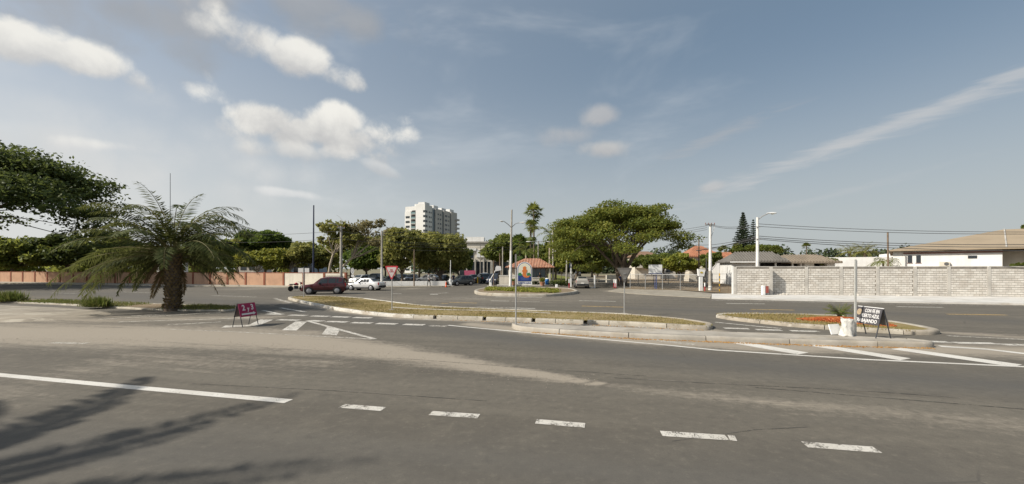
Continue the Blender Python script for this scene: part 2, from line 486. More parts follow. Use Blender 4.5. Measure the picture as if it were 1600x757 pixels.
def make_road():
    def axis(lo, hi, n0, n1, step):
        a = list(np.arange(n0, n1 + 1e-6, step))
        s, x = step, n1
        while x < hi: s *= 1.35; x = min(hi, x + s); a.append(x)
        s, x = step, n0
        while x > lo: s *= 1.35; x = max(lo, x - s); a.insert(0, x)
        return np.array(a)
    xs = axis(-260, 260, -34, 36, 0.32); ys = axis(-40, 66, 3.5, 30, 0.2)
    X, Y = np.meshgrid(xs, ys)
    v = np.stack([X, Y, np.zeros_like(X)], -1).reshape(-1, 3)
    nx, ny = len(xs), len(ys)
    i = np.arange(nx * ny).reshape(ny, nx)
    f = np.stack([i[:-1, :-1], i[:-1, 1:], i[1:, 1:], i[1:, :-1]], -1).reshape(-1, 4)
    me = bpy.data.meshes.new('road')
    me.from_pydata(v.tolist(), [], f.tolist())
    dust = np.zeros_like(X)
    P = lambda *a: [G(*q) for q in a]
    # wide sandy fan left of the give-way nose that thins to a streak across the near lane
    dust = np.maximum(dust, seg_dist(X, Y, P((-500, 512), (0, 520), (250, 524), (430, 530), (600, 549), (760, 574), (870, 590), (945, 601)), [4.2, 4.0, 3.8, 3.0, 1.5, 0.85, 0.5, 0.12]) * 1.25)
    dust = np.maximum(dust, seg_dist(X, Y, P((560, 541), (700, 566), (800, 580), (930, 598)), [0.5, 0.45, 0.4, 0.15]) * 1.1)
    dust = np.maximum(dust, 0.5 * seg_dist(X, Y, P((930, 600), (1080, 616), (1300, 640), (1600, 668)), [0.3, 0.8, 0.8, 0.9]))
    # along the separator and between the islands
    dust = np.maximum(dust, seg_dist(X, Y, P((735, 507), (830, 518), (1000, 532), (1200, 541), (1465, 546), (1700, 553)), [0.8, 1.3, 1.5, 1.6, 1.6, 2.0]) * 1.2)
    dust = np.maximum(dust, seg_dist(X, Y, P((610, 497), (800, 503), (1000, 509), (1115, 517)), [0.8, 1.0, 1.0, 0.7]) * 1.1)
    dust = np.maximum(dust, seg_dist(X, Y, P((440, 470), (470, 476), (560, 491), (640, 498)), [0.8, 0.9, 0.8, 0.8]) * 0.9)
    dust = np.maximum(dust, 0.75 * seg_dist(X, Y, P((1480, 520), (1600, 528), (1800, 540)), [0.8, 1.4, 1.5]))
    dust = np.maximum(dust, 0.7 * seg_dist(X, Y, P((-300, 500), (150, 500), (420, 496)), [3, 3, 1.6]))
    # far side gutters
    dust = np.maximum(dust, 0.9 * seg_dist(X, Y, P((940, 455), (1100, 461), (1300, 471), (1600, 477), (2000, 484)), [1.2, 2.2, 1.0, 1.0, 1.0]))
    dust = np.maximum(dust, 0.6 * seg_dist(X, Y, P((-200, 445), (300, 450), (540, 455), (700, 450)), [2, 2, 2, 2]))
    # general light dust in the middle of the junction
    dust = np.maximum(dust, 0.42 * seg_dist(X, Y, P((560, 468), (780, 468), (1000, 464)), [9, 10, 8]))
    dust = np.maximum(dust, 0.42 * seg_dist(X, Y, P((-200, 660), (200, 560), (500, 570)), [2.0, 2.5, 1.5]))
    oil = np.zeros_like(X)
    oil = np.maximum(oil, 0.8 * seg_dist(X, Y, P((420, 483), (560, 497), (700, 516), (860, 537), (1050, 560), (1300, 582), (1700, 612)), [1.6, 1.6, 1.7, 1.8, 1.8, 1.8, 1.8]))
    oil = np.maximum(oil, 0.6 * seg_dist(X, Y, P((-200, 700), (500, 718), (1000, 745), (1500, 775)), [1.6, 1.6, 1.6, 1.6]))
    oil = np.maximum(oil, 0.6 * seg_dist(X, Y, P((980, 482), (1100, 486), (1300, 484), (1620, 505)), [2, 2.4, 2, 2.5]))
    oil = np.maximum(oil, 0.7 * seg_dist(X, Y, P((-200, 455), (160, 460), (420, 476)), [4, 4, 2.5]))  # tree shade on the far left road, painted into the surface colour
    for nm, arr in (('dust', dust), ('oil', oil)):
        a = me.attributes.new(nm, 'FLOAT', 'POINT'); a.data.foreach_set('value', arr.astype(np.float32).ravel())
    me.materials.append(M_ASPHALT)
    o = bpy.data.objects.new('road', me); COL.objects.link(o)
    return struct(o)
road = make_road()

def sheet(name, pts, z, mat, parent=None, world=False):
    p = [q if world else G(*q) for q in pts]
    mb = MB(); mb.add([(x, y, z) for x, y in p], [tuple(range(len(p)))])
    return mb.build(name, mat, parent)

street = struct(sheet('street', [(-3.6 + 10.4, 50.5), (15.2, 50.5), (18, 66), (27, 180), (28, 320), (21.5, 320), (17, 120), (9.2, 66)], 0.006, M_ASPHALT, world=True))
parking = struct(sheet('parking_lot', [(-26, 57.6), (-9.2, 58.2), (-8.4, 54.0), (-4.2, 54.0), (-3.6, 66), (0, 130), (-50, 130), (-46, 60.5)], 0.008, M_ASPHALT, world=True))

# painted markings: worn thermoplastic, parts of the road
def paint_mat(name, col, wear):
    m = bpy.data.materials.new(name); m.use_nodes = True
    T = NT(m.node_tree); b = T.n['Principled BSDF']; out = T.n['Material Output']
    tc = T.node('ShaderNodeTexCoord').outputs['Object']
    n = T.noise(tc, 5.0, 8, 0.72); n2 = T.noise(tc, 40, 3, 0.7); n3 = T.noise(tc, 0.8, 4)
    c = T.mix(T.ramp(n2, 0.3, 0.75, 0, 0.5), col, tuple(x * 0.68 for x in col))
    c = T.mix(T.ramp(n3, 0.4, 0.7, 0, 0.4), c, (0.36, 0.33, 0.28))
    T.put(b.inputs['Base Color'], c); b.inputs['Roughness'].default_value = 0.8
    tr = T.node('ShaderNodeBsdfTransparent')
    f = T.ramp(T.math('ADD', n, T.math('MULTIPLY', T.math('SUBTRACT', n2, 0.5), 0.5)), wear - 0.06, wear + 0.1)
    mx = T.node('ShaderNodeMixShader'); T.put(mx.inputs[0], f)
    T.l.new(b.outputs[0], mx.inputs[1]); T.l.new(tr.outputs[0], mx.inputs[2]); T.l.new(mx.outputs[0], out.inputs['Surface'])
    return m
M_PAINT = paint_mat('road_paint_white', (0.58, 0.555, 0.50), 0.56)
M_PAINT_NEW = paint_mat('road_paint_fresh', (0.64, 0.62, 0.57), 0.66)
M_PAINT_OLD = paint_mat('road_paint_worn', (0.50, 0.47, 0.41), 0.5)
M_PAINT_YEL = paint_mat('road_paint_yellow', (0.50, 0.33, 0.10), 0.56)
mk_i = 0
def mark(name, pts, mat):
    global mk_i
    mk_i += 1
    p = [G(*q) for q in pts]
    mb = MB(); mb.add([(x, y, 0.004 + 0.0004 * (mk_i % 7)) for x, y in p], [tuple(range(len(p)))])
    return mb.build(name, mat, road)
def line(name, pts, w, mat, world=False):
    global mk_i
    mk_i += 1
    p = [Vector(q if world else G(*q)) for q in pts]
    L, R = [], []
    for i, q in enumerate(p):
        t = (p[min(i + 1, len(p) - 1)] - p[max(i - 1, 0)]).normalized(); n = Vector((-t.y, t.x)) * (w / 2)
        L.append(q + n); R.append(q - n)
    mb = MB(); z = 0.004 + 0.0004 * (mk_i % 7)
    vs = [(a.x, a.y, z) for a in L] + [(a.x, a.y, z) for a in R]; n = len(p)
    mb.add(vs, [(i, i + 1, n + i + 1, n + i) for i in range(n - 1)])
    return mb.build(name, mat, road)

line('lane_line', [(-400, 549.5), (-60, 580.8), (0, 586.3), (200, 605), (451, 627.5)], 0.22, M_PAINT_NEW)
for a in ([(534, 634.8), (599, 639.8)], [(673, 646), (748, 651)], [(837.5, 659), (914, 665.5)], [(1033, 678), (1136, 684.6)], [(1138.5, 684.6), (1150, 686)], [(1257, 695), (1371, 703.5)]):
    line('lane_dash', a, 0.2, M_PAINT)
line('edge_line', [(700, 508.6), (735, 512), (900, 527), (1045, 540), (1120, 547.5), (1350, 562), (1600, 573.5), (1900, 588)], 0.15, M_PAINT_NEW)
for a in ([(1010, 530.5), (1085, 539)], ):
    line('hatch_stripe', a, 0.32, M_PAINT_OLD)
for a in ([(1152, 535.5), (1255, 553)], [(1272, 539.5), (1415, 562)], [(1400, 545), (1590, 572)]):
    line('hatch_stripe', a, 0.58, M_PAINT_NEW)
line('edge_line', [(1468, 541.5), (1540, 546), (1600, 553), (1750, 565)], 0.3, M_PAINT_NEW)
for x0, x1, y in ((452.6, 478.6, 493), (486.7, 513.6, 494.4), (519, 546, 495.6), (553, 580, 496.9), (434.7, 467, 500.4), (481, 504.6, 501.8), (510, 543, 503.2), (550, 581, 504.8), (589, 620, 506.2), (631, 663, 507.6), (418, 442, 491.2)):
    line('give_way_dash', [(x0, y - .4), (x1, y + .5)], 0.42, M_PAINT)
for x0, x1, y in ((672, 697, 509.8), (662, 687, 499.6), (703, 727, 500.2), (739, 766, 501.3), (778, 803, 502.9), (818, 846, 504.8), (860, 887, 506.2), (901, 931, 508), (946, 976, 509.8), (991, 1022, 511.9), (1038, 1070, 513.9), (1084, 1112, 515.3), (1131, 1170, 513.6), (1181, 1221, 515.9), (1235, 1279, 517.8), (1452, 1483, 534.5), (1491, 1556, 536.6), (1564, 1620, 539.2)):
    line('give_way_dash', [(x0, y - .5), (x1, y + .6)], 0.34, M_PAINT if x0 > 1120 else M_PAINT_OLD)
line('edge_line', [(1117, 503.8), (1165, 508.5), (1221, 513.8)], 0.16, M_PAINT)
line('edge_line', [(1480, 525), (1600, 531), (1700, 536)], 0.2, M_PAINT_OLD)
line('stop_line', [(480, 501.8), (586, 530.4)], 0.17, M_PAINT)
line('lane_line', [(438, 481.4), (476, 487.6)], 0.25, M_PAINT)
line('lane_line', [(411, 485.4), (437, 491)], 0.2, M_PAINT)
line('lane_line', [(429, 466.6), (455, 474)], 0.3, M_PAINT_OLD)
mark('hatch_block', [(462.4, 502.2), (479.4, 503.2), (463.2, 516.8), (440.4, 516.3)], M_PAINT)
mark('hatch_block', [(511, 511.6), (530.6, 516.5), (526.5, 524.4), (503, 522.8)], M_PAINT)
mark('hatch_block', [(407, 499.6), (426.6, 500), (404, 509), (372, 511.4), (345, 512.5), (352, 509.2), (389, 508)], M_PAINT)
line('edge_line', [(250, 514.2), (360, 518.6), (480, 525), (586, 530.6)], 0.12, M_PAINT_OLD)
for a in ([(154, 499.4), (268, 493.2), (345, 489)], [(186, 503.4), (300, 500), (395, 497)], [(262, 508), (345, 503.5)], [(205, 494), (262, 491.5)], [(80, 536), (135, 537)], [(15, 486.2), (60, 488)], [(40, 484), (110, 486.5)]):
    line('worn_line', a, 0.26, M_PAINT_OLD)
M_TAR = paint_mat('tar_seam', (0.045, 0.042, 0.038), 0.52)
for a, w_ in (([(960, 591), (1100, 599), (1330, 610), (1500, 622)], .035), ([(1180, 606), (1600, 640), (1800, 655)], .03), ([(300, 600), (520, 611), (760, 627)], .022), ([(620, 560), (820, 575), (1010, 588)], .025), ([(1050, 690), (1180, 672), (1260, 668)], .02)):
    line('tar_seam', a, w_, M_TAR)
# far carriageway
for a, m in (([(708, 465.8), (758, 466.5)], M_PAINT_OLD), ([(774, 464.2), (847, 465.4)], M_PAINT), ([(767, 470.4), (795, 470.9)], M_PAINT), ([(800, 471), (843, 472)], M_PAINT_OLD), ([(689, 474.2), (700, 474.5)], M_PAINT_YEL), ([(702, 472.8), (745, 474)], M_PAINT_YEL), ([(745, 480), (836, 482.5)], M_PAINT_OLD), ([(800, 481.6), (836, 482.6)], M_PAINT), ([(905, 470.2), (962, 471.4)], M_PAINT), ([(909, 478.6), (974, 480.4)], M_PAINT_YEL), ([(1135, 474.5), (1195, 475.2)], M_PAINT), ([(1172, 483.8), (1241, 485)], M_PAINT_YEL), ([(1401, 479.6), (1473, 480.6)], M_PAINT), ([(1480, 491.3), (1572, 492.6)], M_PAINT_YEL), ([(612, 459), (628, 459.4)], M_PAINT), ([(190, 456.5), (240, 458)], M_PAINT_OLD), ([(80, 458), (120, 459)], M_PAINT_OLD), ([(330, 462), (400, 464.5)], M_PAINT_OLD)):
    line('lane_dash', a, 0.26, m)
line('lane_arrow', [(672, 460.2), (684, 460.0)], 0.8, M_PAINT)
line('lane_arrow', [(684, 458.8), (700, 457.6)], 0.4, M_PAINT_OLD)
line('edge_line', [(1112, 469.6), (1240, 472.2), (1340, 474.8), (1600, 478), (1900, 484)], 0.2, M_PAINT_OLD)

# ------------------------------------------------------------------ medians, kerbs, pavements
M_KERB = pmat('kerb_concrete', (0.43, 0.395, 0.33), 0.9, 0.14, 1.6, 0.35, 30, patch=((0.27, 0.235, 0.18), 0.9, 0.52, 0.7))
M_KERB_W = pmat('kerb_whitewash', (0.58, 0.555, 0.50), 0.9, 0.14, 1.6, 0.4, 30, patch=((0.34, 0.295, 0.235), 1.3, 0.5, 0.8))
M_CONC = pmat('island_concrete', (0.42, 0.385, 0.33), 0.92, 0.16, 0.9, 0.35, 22, patch=((0.30, 0.26, 0.20), 0.6, 0.5, 0.7))
M_KERB2 = pmat('kerb_concrete_dirty', (0.36, 0.32, 0.26), 0.92, 0.16, 2.2, 0.4, 26, patch=((0.50, 0.47, 0.41), 1.2, 0.55, 0.6))
M_CONC2 = pmat('island_concrete_grey', (0.385, 0.355, 0.305), 0.92, 0.16, 1.2, 0.35, 22, patch=((0.28, 0.24, 0.185), 0.8, 0.5, 0.7))
M_DRAIN = pmat('drain_dark', (0.05, 0.045, 0.04), 0.9, 0.1)
M_PAVE = pmat('pavement_concrete', (0.60, 0.585, 0.55), 0.9, 0.1, 0.7, 0.25, 25, patch=((0.38, 0.33, 0.26), 0.5, 0.55, 0.6))

def turf_mat(name, a, b_, c_, scale):
    m = bpy.data.materials.new(name); m.use_nodes = True
    T = NT(m.node_tree); b = T.n['Principled BSDF']
    tc = T.node('ShaderNodeTexCoord').outputs['Object']
    c = T.mix(T.ramp(T.noise(tc, scale, 6, 0.65), 0.36, 0.64), a, b_)
    c = T.mix(T.ramp(T.noise(tc, scale * 7, 5, 0.7), 0.42, 0.75, 0, 0.7), c, c_)
    T.put(b.inputs['Base Color'], c); b.inputs['Roughness'].default_value = 0.95; b.inputs['Specular IOR Level'].default_value = 0.1
    bp = T.node('ShaderNodeBump'); bp.inputs['Strength'].default_value = 0.7; bp.inputs['Distance'].default_value = 0.05
    T.put(bp.inputs['Height'], T.noise(tc, 9, 6, 0.75)); T.l.new(bp.outputs[0], b.inputs['Normal'])
    return m
M_TURF = turf_mat('dry_turf', (0.27, 0.205, 0.105), (0.20, 0.165, 0.06), (0.34, 0.265, 0.17), 0.35)
M_TURF_G = turf_mat('green_turf', (0.13, 0.16, 0.035), (0.20, 0.19, 0.06), (0.09, 0.12, 0.03), 0.5)
M_DIRT = turf_mat('bare_dirt', (0.24, 0.185, 0.125), (0.175, 0.135, 0.09), (0.30, 0.245, 0.17), 0.3)
M_MULCH = turf_mat('red_mulch', (0.36, 0.075, 0.022), (0.42, 0.17, 0.05), (0.22, 0.05, 0.02), 2.2)
M_BLADE = leaf_mat('grass_blade', (0.34, 0.26, 0.135), (0.28, 0.22, 0.09), (0.18, 0.17, 0.05), 0.25)
M_BLADE_G = leaf_mat('grass_blade_green', (0.28, 0.22, 0.10), (0.17, 0.17, 0.05), (0.09, 0.13, 0.025), 0.3)

def offset_loop(p, d):
    n = len(p); out = []
    area = sum(p[i][0] * p[(i + 1) % n][1] - p[(i + 1) % n][0] * p[i][1] for i in range(n))
    s = 1 if area > 0 else -1
    for i in range(n):
        a, b, c = Vector(p[i - 1]), Vector(p[i]), Vector(p[(i + 1) % n])
        t1 = (b - a).normalized(); t2 = (c - b).normalized()
        n1 = Vector((-t1.y, t1.x)) * s; n2 = Vector((-t2.y, t2.x)) * s
        m = (n1 + n2); l = m.length
        m = m / l if l > 1e-6 else n1
        k = d / max(0.5, m.dot(n1))
        out.append((b.x + m.x * k, b.y + m.y * k))
    return out

def smooth_loop(p, it=2):
    for _ in range(it):
        q = []
        for i in range(len(p)):
            a, b = p[i], p[(i + 1) % len(p)]
            q += [(a[0] * .8 + b[0] * .2, a[1] * .8 + b[1] * .2), (a[0] * .2 + b[0] * .8, a[1] * .2 + b[1] * .8)]
        p = q
    return p

def resample(p, step, closed=True):
    pts = [Vector(q) for q in p] + ([Vector(p[0])] if closed else [])
    out = []; carry = 0.0
    for a, b in zip(pts, pts[1:]):
        L = (b - a).length; t = carry
        while t < L:
            out.append(tuple(a.lerp(b, t / L))); t += step
        carry = t - L
    return out

def kerb_profile(w, h):
    return [(0, -0.02), (0.0, h * 0.55), (w * 0.09, h * 0.86), (w * 0.24, h), (w * 0.8, h), (w, h - 0.03), (w, -0.02)]

def median(name, label, loop, h, kw, kmat, top_mat, top_name, top_drop=0.02, stone=2.4, gaps=(), inner=None, front_white=None):
    """kerbed island: kerb stones laid end to end round the edge, a filled top"""
    loop = smooth_loop(loop, 2)
    fine = resample(loop, 0.16)
    n = len(fine)
    area = sum(fine[i][0] * fine[(i + 1) % n][1] - fine[(i + 1) % n][0] * fine[i][1] for i in range(n))
    if area < 0: fine = fine[::-1]
    root = thing(name, label, 'median', (0, 0, 0)); del root['category']; root['kind'] = 'structure'
    inn = offset_loop(fine, kw)
    # smooth the inward normals
    nrm = [(Vector(b) - Vector(a)) for a, b in zip(fine, inn)]
    nrm = [(nrm[i - 2] + nrm[i - 1] + nrm[i] + nrm[(i + 1) % n] + nrm[(i + 2) % n]).normalized() for i in range(n)]
    prof = kerb_profile(kw, h)
    per = max(3, int(stone / 0.16))
    gapset = set()
    for g in gaps:
        k = min(range(n), key=lambda i: (fine[i][0] - g[0]) ** 2 + (fine[i][1] - g[1]) ** 2)
        gapset.add(k)
    breaks = sorted(set(list(range(0, n, per))) | gapset | {(k + 1) % n for k in gapset})
    breaks = [b for i, b in enumerate(breaks) if i == 0 or b - breaks[i - 1] > 1 or b in gapset or breaks[i - 1] in gapset]
    for bi, b0 in enumerate(breaks):
        b1 = breaks[(bi + 1) % len(breaks)]
        if b1 <= b0: b1 += n
        mat = random.choice((kmat, kmat, M_KERB, M_KERB2)) if kmat is not M_CONC else random.choice((M_CONC, M_CONC, M_CONC2))
        if front_white and front_white(fine[b0 % n]): mat = M_KERB_W
        mb = MB(); vs = []; fs = []
        idx = list(range(b0, b1 + 1)); low = b0 in gapset
        jit = random.uniform(-0.006, 0.006)
        for k, i in enumerate(idx):
            p = Vector(fine[i % n]); q = Vector(fine[(i + 1) % n]); t = (q - p).normalized()
            nn = nrm[i % n]
            sh = 0.014 if k == 0 else (-0.014 if k == len(idx) - 1 else 0)
            for a, z in prof:
                zz = z + jit if z > 0.02 else z
                if low: zz = min(zz, 0.035)
                r = p + nn * a + t * sh
                vs.append((r.x, r.y, zz))
        m_ = len(prof)
        for k in range(len(idx) - 1):
            for j in range(m_ - 1):
                fs.append((k * m_ + j, k * m_ + j + 1, (k + 1) * m_ + j + 1, (k + 1) * m_ + j))
        fs.append(tuple(range(m_))); fs.append(tuple(range((len(idx) - 1) * m_, len(idx) * m_)))
        mb.add(vs, fs)
        mb.build('drain_gap' if low else 'kerb_stone', M_DRAIN if low else mat, root, smooth=True)
    mb = MB()
    topl = [(p[0] + nn.x * kw * 0.95, p[1] + nn.y * kw * 0.95, h - top_drop) for p, nn in zip(fine, nrm)]
    mb.add(topl, [tuple(range(n))])
    mb.build(top_name, top_mat, root)
    return root, fine

def inside(p, loop):
    x, y = p; c = False; n = len(loop); j = n - 1
    for i in range(n):
        xi, yi = loop[i][0], loop[i][1]; xj, yj = loop[j][0], loop[j][1]
        if (yi > y) != (yj > y) and x < (xj - xi) * (y - yi) / (yj - yi + 1e-12) + xi: c = not c
        j = i
    return c

def fill_pts(loop, n, keep=None):
    """n random points inside an outline"""
    L = np.array([(p[0], p[1]) for p in loop]); lo = L.min(0); hi = L.max(0)
    out = []; got = 0
    A = L; B = np.roll(L, -1, 0)
    while got < n:
        q = rng.uniform(lo, hi, (6000, 2))
        c = np.zeros(len(q), bool)
        for (xi, yi), (xj, yj) in zip(A, B):
            if yi == yj: continue
            c ^= ((yi > q[:, 1]) != (yj > q[:, 1])) & (q[:, 0] < (xj - xi) * (q[:, 1] - yi) / (yj - yi) + xi)
        q = q[c]
        if keep is not None: q = q[keep(q)]
        out.append(q); got += len(q)
    return np.concatenate(out)[:n]

def blades(name, label, loop, z, n, hmin, hmax, mat, spread=0.5, width=0.012, keep=None):
    P = fill_pts(loop, n, keep)
    P = np.array(P); m = len(P)
    a = rng.uniform(0, 6.283, m); hh = rng.uniform(hmin, hmax, m) * rng.uniform(0.6, 1.0, m)
    lean = rng.uniform(0, spread, m) * hh; b = rng.uniform(0, 6.283, m)
    w = width * rng.uniform(0.6, 1.5, m)
    v = np.zeros((m, 3, 3))
    v[:, 0] = np.stack([P[:, 0] - np.cos(a) * w, P[:, 1] - np.sin(a) * w, np.full(m, z - 0.01)], -1)
    v[:, 1] = np.stack([P[:, 0] + np.cos(a) * w, P[:, 1] + np.sin(a) * w, np.full(m, z - 0.01)], -1)
    v[:, 2] = np.stack([P[:, 0] + np.cos(b) * lean, P[:, 1] + np.sin(b) * lean, z + hh], -1)
    o = fast_quads(name, v, mat, None, rng.uniform(0, 1, m), nper=3)
    o['kind'] = 'stuff'; o['label'] = label
    return o

# main dry-grass median in the middle of the junction
loop = [G(*q) for q in ((449, 468.5), (470, 474), (500, 480.5), (530, 486.5), (560, 490.5), (610, 496), (680, 499), (800, 502.5), (900, 506), (1000, 510), (1085, 515.5), (1110, 517))]
back = [G(q[0], q[1], 0.13) for q in ((1116, 506), (1085, 501), (1060, 497.5), (980, 491), (920, 488.5), (850, 486), (760, 482.5), (700, 480), (650, 476.5), (600, 470), (560, 465.5), (520, 463), (475, 462.5), (452, 464))]
gaps = [G(676, 498.5), G(752, 501), G(830, 503.2), G(912, 506.3)]
md, fine = median('grass_median', 'long dry grass median with pale concrete kerb in the middle of the junction', loop + back, 0.17, 0.27, M_KERB, M_TURF, 'turf', 0.03, 2.4, gaps, front_white=lambda p: p[0] < -5.5 and p[1] < 31.5 and p[0] > -16.2)
blades('grass', 'short dry yellow grass covering the long median', fine, 0.14, 24000, 0.02, 0.08, M_BLADE, 0.9, 0.016, keep=lambda q: (np.sin(q[:, 0] * 1.3 + q[:, 1]) + np.sin(q[:, 0] * .5 - q[:, 1] * 1.7) + rng.uniform(-1.2, 1.2, len(q))) > -.35)
# pale worn concrete strip along the median
line_pts = [G(q[0], q[1], 0.15) for q in ((612, 480.2), (650, 482.5), (700, 484.3), (760, 485.2), (820, 487.5), (860, 489.5))]
mb = MB(); L = [(x, y - 0.18, 0.158) for x, y in line_pts]; R = [(x, y + 0.18, 0.158) for x, y in line_pts]
L2 = [(x, y, 0.12) for x, y, z in L]
nn = len(L)
mb.add(L + R + L2, [(i, i + 1, nn + i + 1, nn + i) for i in range(nn - 1)] + [(2 * nn + i, 2 * nn + i + 1, i + 1, i) for i in range(nn - 1)])
mb.build('concrete_strip', M_CONC, md)

# narrow concrete separator in front of it
loop = [G(*q) for q in ((797, 511), (806, 516.5), (850, 521), (1000, 529.5), (1100, 533.5), (1200, 537.5), (1340, 541.5), (1430, 543.8), (1452, 544.3))] + [(13.42, 12.98), (13.5, 13.25), (13.25, 13.5)]
back = [G(q[0], q[1], 0.16) for q in ((1425, 530.3), (1400, 528.6), (1300, 524.5), (1200, 521), (1115, 518.5), (1000, 513), (860, 508), (812, 506))]
median('separator_island', 'narrow raised concrete separator along the near lane', loop + back, 0.18, 0.2, M_CONC, M_CONC, 'concrete_top', 0.003, 2.6)

# right median with cycad and red mulch
loop = [G(*q) for q in ((1116, 496), (1130, 499), (1150, 502), (1200, 507.5), (1250, 512.5), (1300, 516), (1360, 520), (1420, 523.5), (1455, 524.5), (1472, 522))]
back = [G(q[0], q[1], 0.13) for q in ((1455, 512.5), (1420, 506), (1380, 500.5), (1340, 496), (1310, 493), (1240, 491), (1180, 489.8), (1130, 490))]
md3, fine3 = median('planted_median', 'kerbed median on the right planted with a cycad in red mulch', loop + back, 0.17, 0.3, M_KERB_W, M_TURF, 'turf', 0.03, 2.4)
blades('grass', 'short dry grass at the ends of the median with red mulch', fine3, 0.14, 9000, 0.03, 0.10, M_BLADE, 0.9, 0.016, keep=lambda q: (q[:, 0] < 15.2) | (q[:, 0] > 19.5))
# mulch bed: low mound of red chips
mp = smooth_loop([G(q[0], q[1], 0.2) for q in ((1238, 497), (1262, 500), (1300, 503), (1340, 505), (1385, 508), (1405, 508.5), (1385, 503), (1345, 497), (1316, 494.5), (1275, 494))], 2)
cx = sum(p[0] for p in mp) / len(mp); cy = sum(p[1] for p in mp) / len(mp)
mb = MB(); n = len(mp); vs = []
for k, z in ((1.0, 0.13), (0.85, 0.21), (0.5, 0.27), (0.2, 0.3)):
    for i, (x, y) in enumerate(mp): vs.append((cx + (x - cx) * k, cy + (y - cy) * k, z + random.uniform(-.012, .012)))
fs = [(r * n + i, r * n + (i + 1) % n, (r + 1) * n + (i + 1) % n, (r + 1) * n + i) for r in range(3) for i in range(n)] + [tuple(range(3 * n, 4 * n))]
mb.add(vs, fs); mb.build('mulch_bed', M_MULCH, md3, smooth=True)
m = 9000; P = fill_pts(mp, m)
rr = np.hypot((P[:, 0] - cx) / 2.6, (P[:, 1] - cy) / 0.9)
C = np.stack([P[:, 0], P[:, 1], 0.30 - 0.14 * np.clip(rr, 0, 1.1) + rng.uniform(-.01, .03, m)], -1)
u = rng.normal(size=(m, 3)); u[:, 2] *= .4; u /= np.linalg.norm(u, axis=1)[:, None]; w = rng.normal(size=(m, 3)); w -= (w * u).sum(1)[:, None] * u; w /= np.linalg.norm(w, axis=1)[:, None]
s = rng.uniform(.015, .035, m)[:, None]
v = np.stack([C - u * s - w * s * .4, C + u * s - w * s * .4, C + u * s + w * s * .4, C - u * s + w * s * .4], 1)
M_CHIP = leaf_mat('mulch_chip', (0.30, 0.05, 0.02), (0.42, 0.09, 0.03), (0.46, 0.22, 0.07), 0.05)
o = fast_quads('mulch_chips', v, M_CHIP, md3, rng.uniform(0, 1, m)); o['kind'] = 'stuff'

# gate island
loop = [G(*q) for q in ((740, 457), (744, 461), (770, 463), (810, 464), (860, 464), (890, 461.5), (906, 458.5))]
back = [G(q[0], q[1], 0.15) for q in ((895, 452.5), (870, 450.5), (800, 449.5), (765, 450), (748, 452.5))]
md4, fine4 = median('gate_island', 'kerbed island with a low hedge in front of the gatehouse', loop + back, 0.26, 0.35, M_KERB, M_DIRT, 'soil', 0.03, 2.6)

# left median under the date palm
loop = [G(*q) for q in ((-420, 470), (-200, 470), (0, 473.5), (60, 475.5), (120, 478.5), (200, 483.5), (262, 486.5), (330, 487), (362, 487), (372, 484))]
back = [G(q[0], q[1], 0.1) for q in ((366, 479), (340, 477), (262, 475), (200, 473), (100, 469), (0, 466), (-200, 463.5), (-420, 463))]
md5, fine5 = median('palm_median', 'weedy median strip under the date palm on the left', loop + back, 0.11, 0.22, M_KERB, M_DIRT, 'soil', 0.02, 2.2)
blades('weeds', 'patchy green and straw coloured weeds on the left median', fine5, 0.09, 17000, 0.05, 0.2, M_BLADE_G, 0.7, 0.02, keep=lambda q: (np.sin(q[:, 0] * 0.9) + np.sin(q[:, 0] * 0.37 + 1) + rng.uniform(-1, 1, len(q))) > -0.2)
def shrublet(px, py, r, n, label):
    x, y = G(px, py, 0.09)
    a = rng.uniform(0, 6.283, n); el = rng.uniform(0.2, 1.5, n); L = r * rng.uniform(0.5, 1.1, n)
    base = np.stack([x + rng.normal(0, r * .45, n), y + rng.normal(0, r * .25, n), np.full(n, 0.08)], -1)
    tip = base + np.stack([np.cos(a) * np.cos(el) * L, np.sin(a) * np.cos(el) * L, np.sin(el) * L], -1)
    w = np.stack([-np.sin(a), np.cos(a), np.zeros(n)], -1) * 0.022
    mid = base * .45 + tip * .55
    v = np.stack([base, mid + w, tip, mid - w], 1)
    o = fast_quads('weed_clump', v, M_BLADE_G, None, rng.uniform(0.2, 1, n)); tag(o, label, 'weeds', 'weed clumps on the left median')
    o.location = (0, 0, 0)
shrublet(152, 480, 0.75, 1100, 'bright green weed clump on the median left of the date palm')
shrublet(14, 471.5, 0.9, 1300, 'dark green grass clump on the median at the far left edge')

# dusty raised pad left of the hatched nose
mp = smooth_loop([G(*q) for q in ((-500, 476), (-200, 476.5), (0, 478), (90, 481.5), (168, 487), (178, 491), (150, 496), (90, 501), (30, 504), (-60, 505), (-300, 503), (-500, 501))], 2)
n = len(mp); inn = offset_loop(mp, 0.35)
mb = MB(); mb.add([(x, y, -0.01) for x, y in mp] + [(x, y, 0.09) for x, y in inn], [(i, (i + 1) % n, n + (i + 1) % n, n + i) for i in range(n)] + [tuple(range(n, 2 * n))])
pad = struct(mb.build('concrete_pad', pmat('dusty_pad', (0.33, 0.29, 0.23), 0.95, 0.16, 0.5, 0.4, 9, patch=((0.42, 0.38, 0.31), 0.8, 0.5, 0.8)), smooth=True))

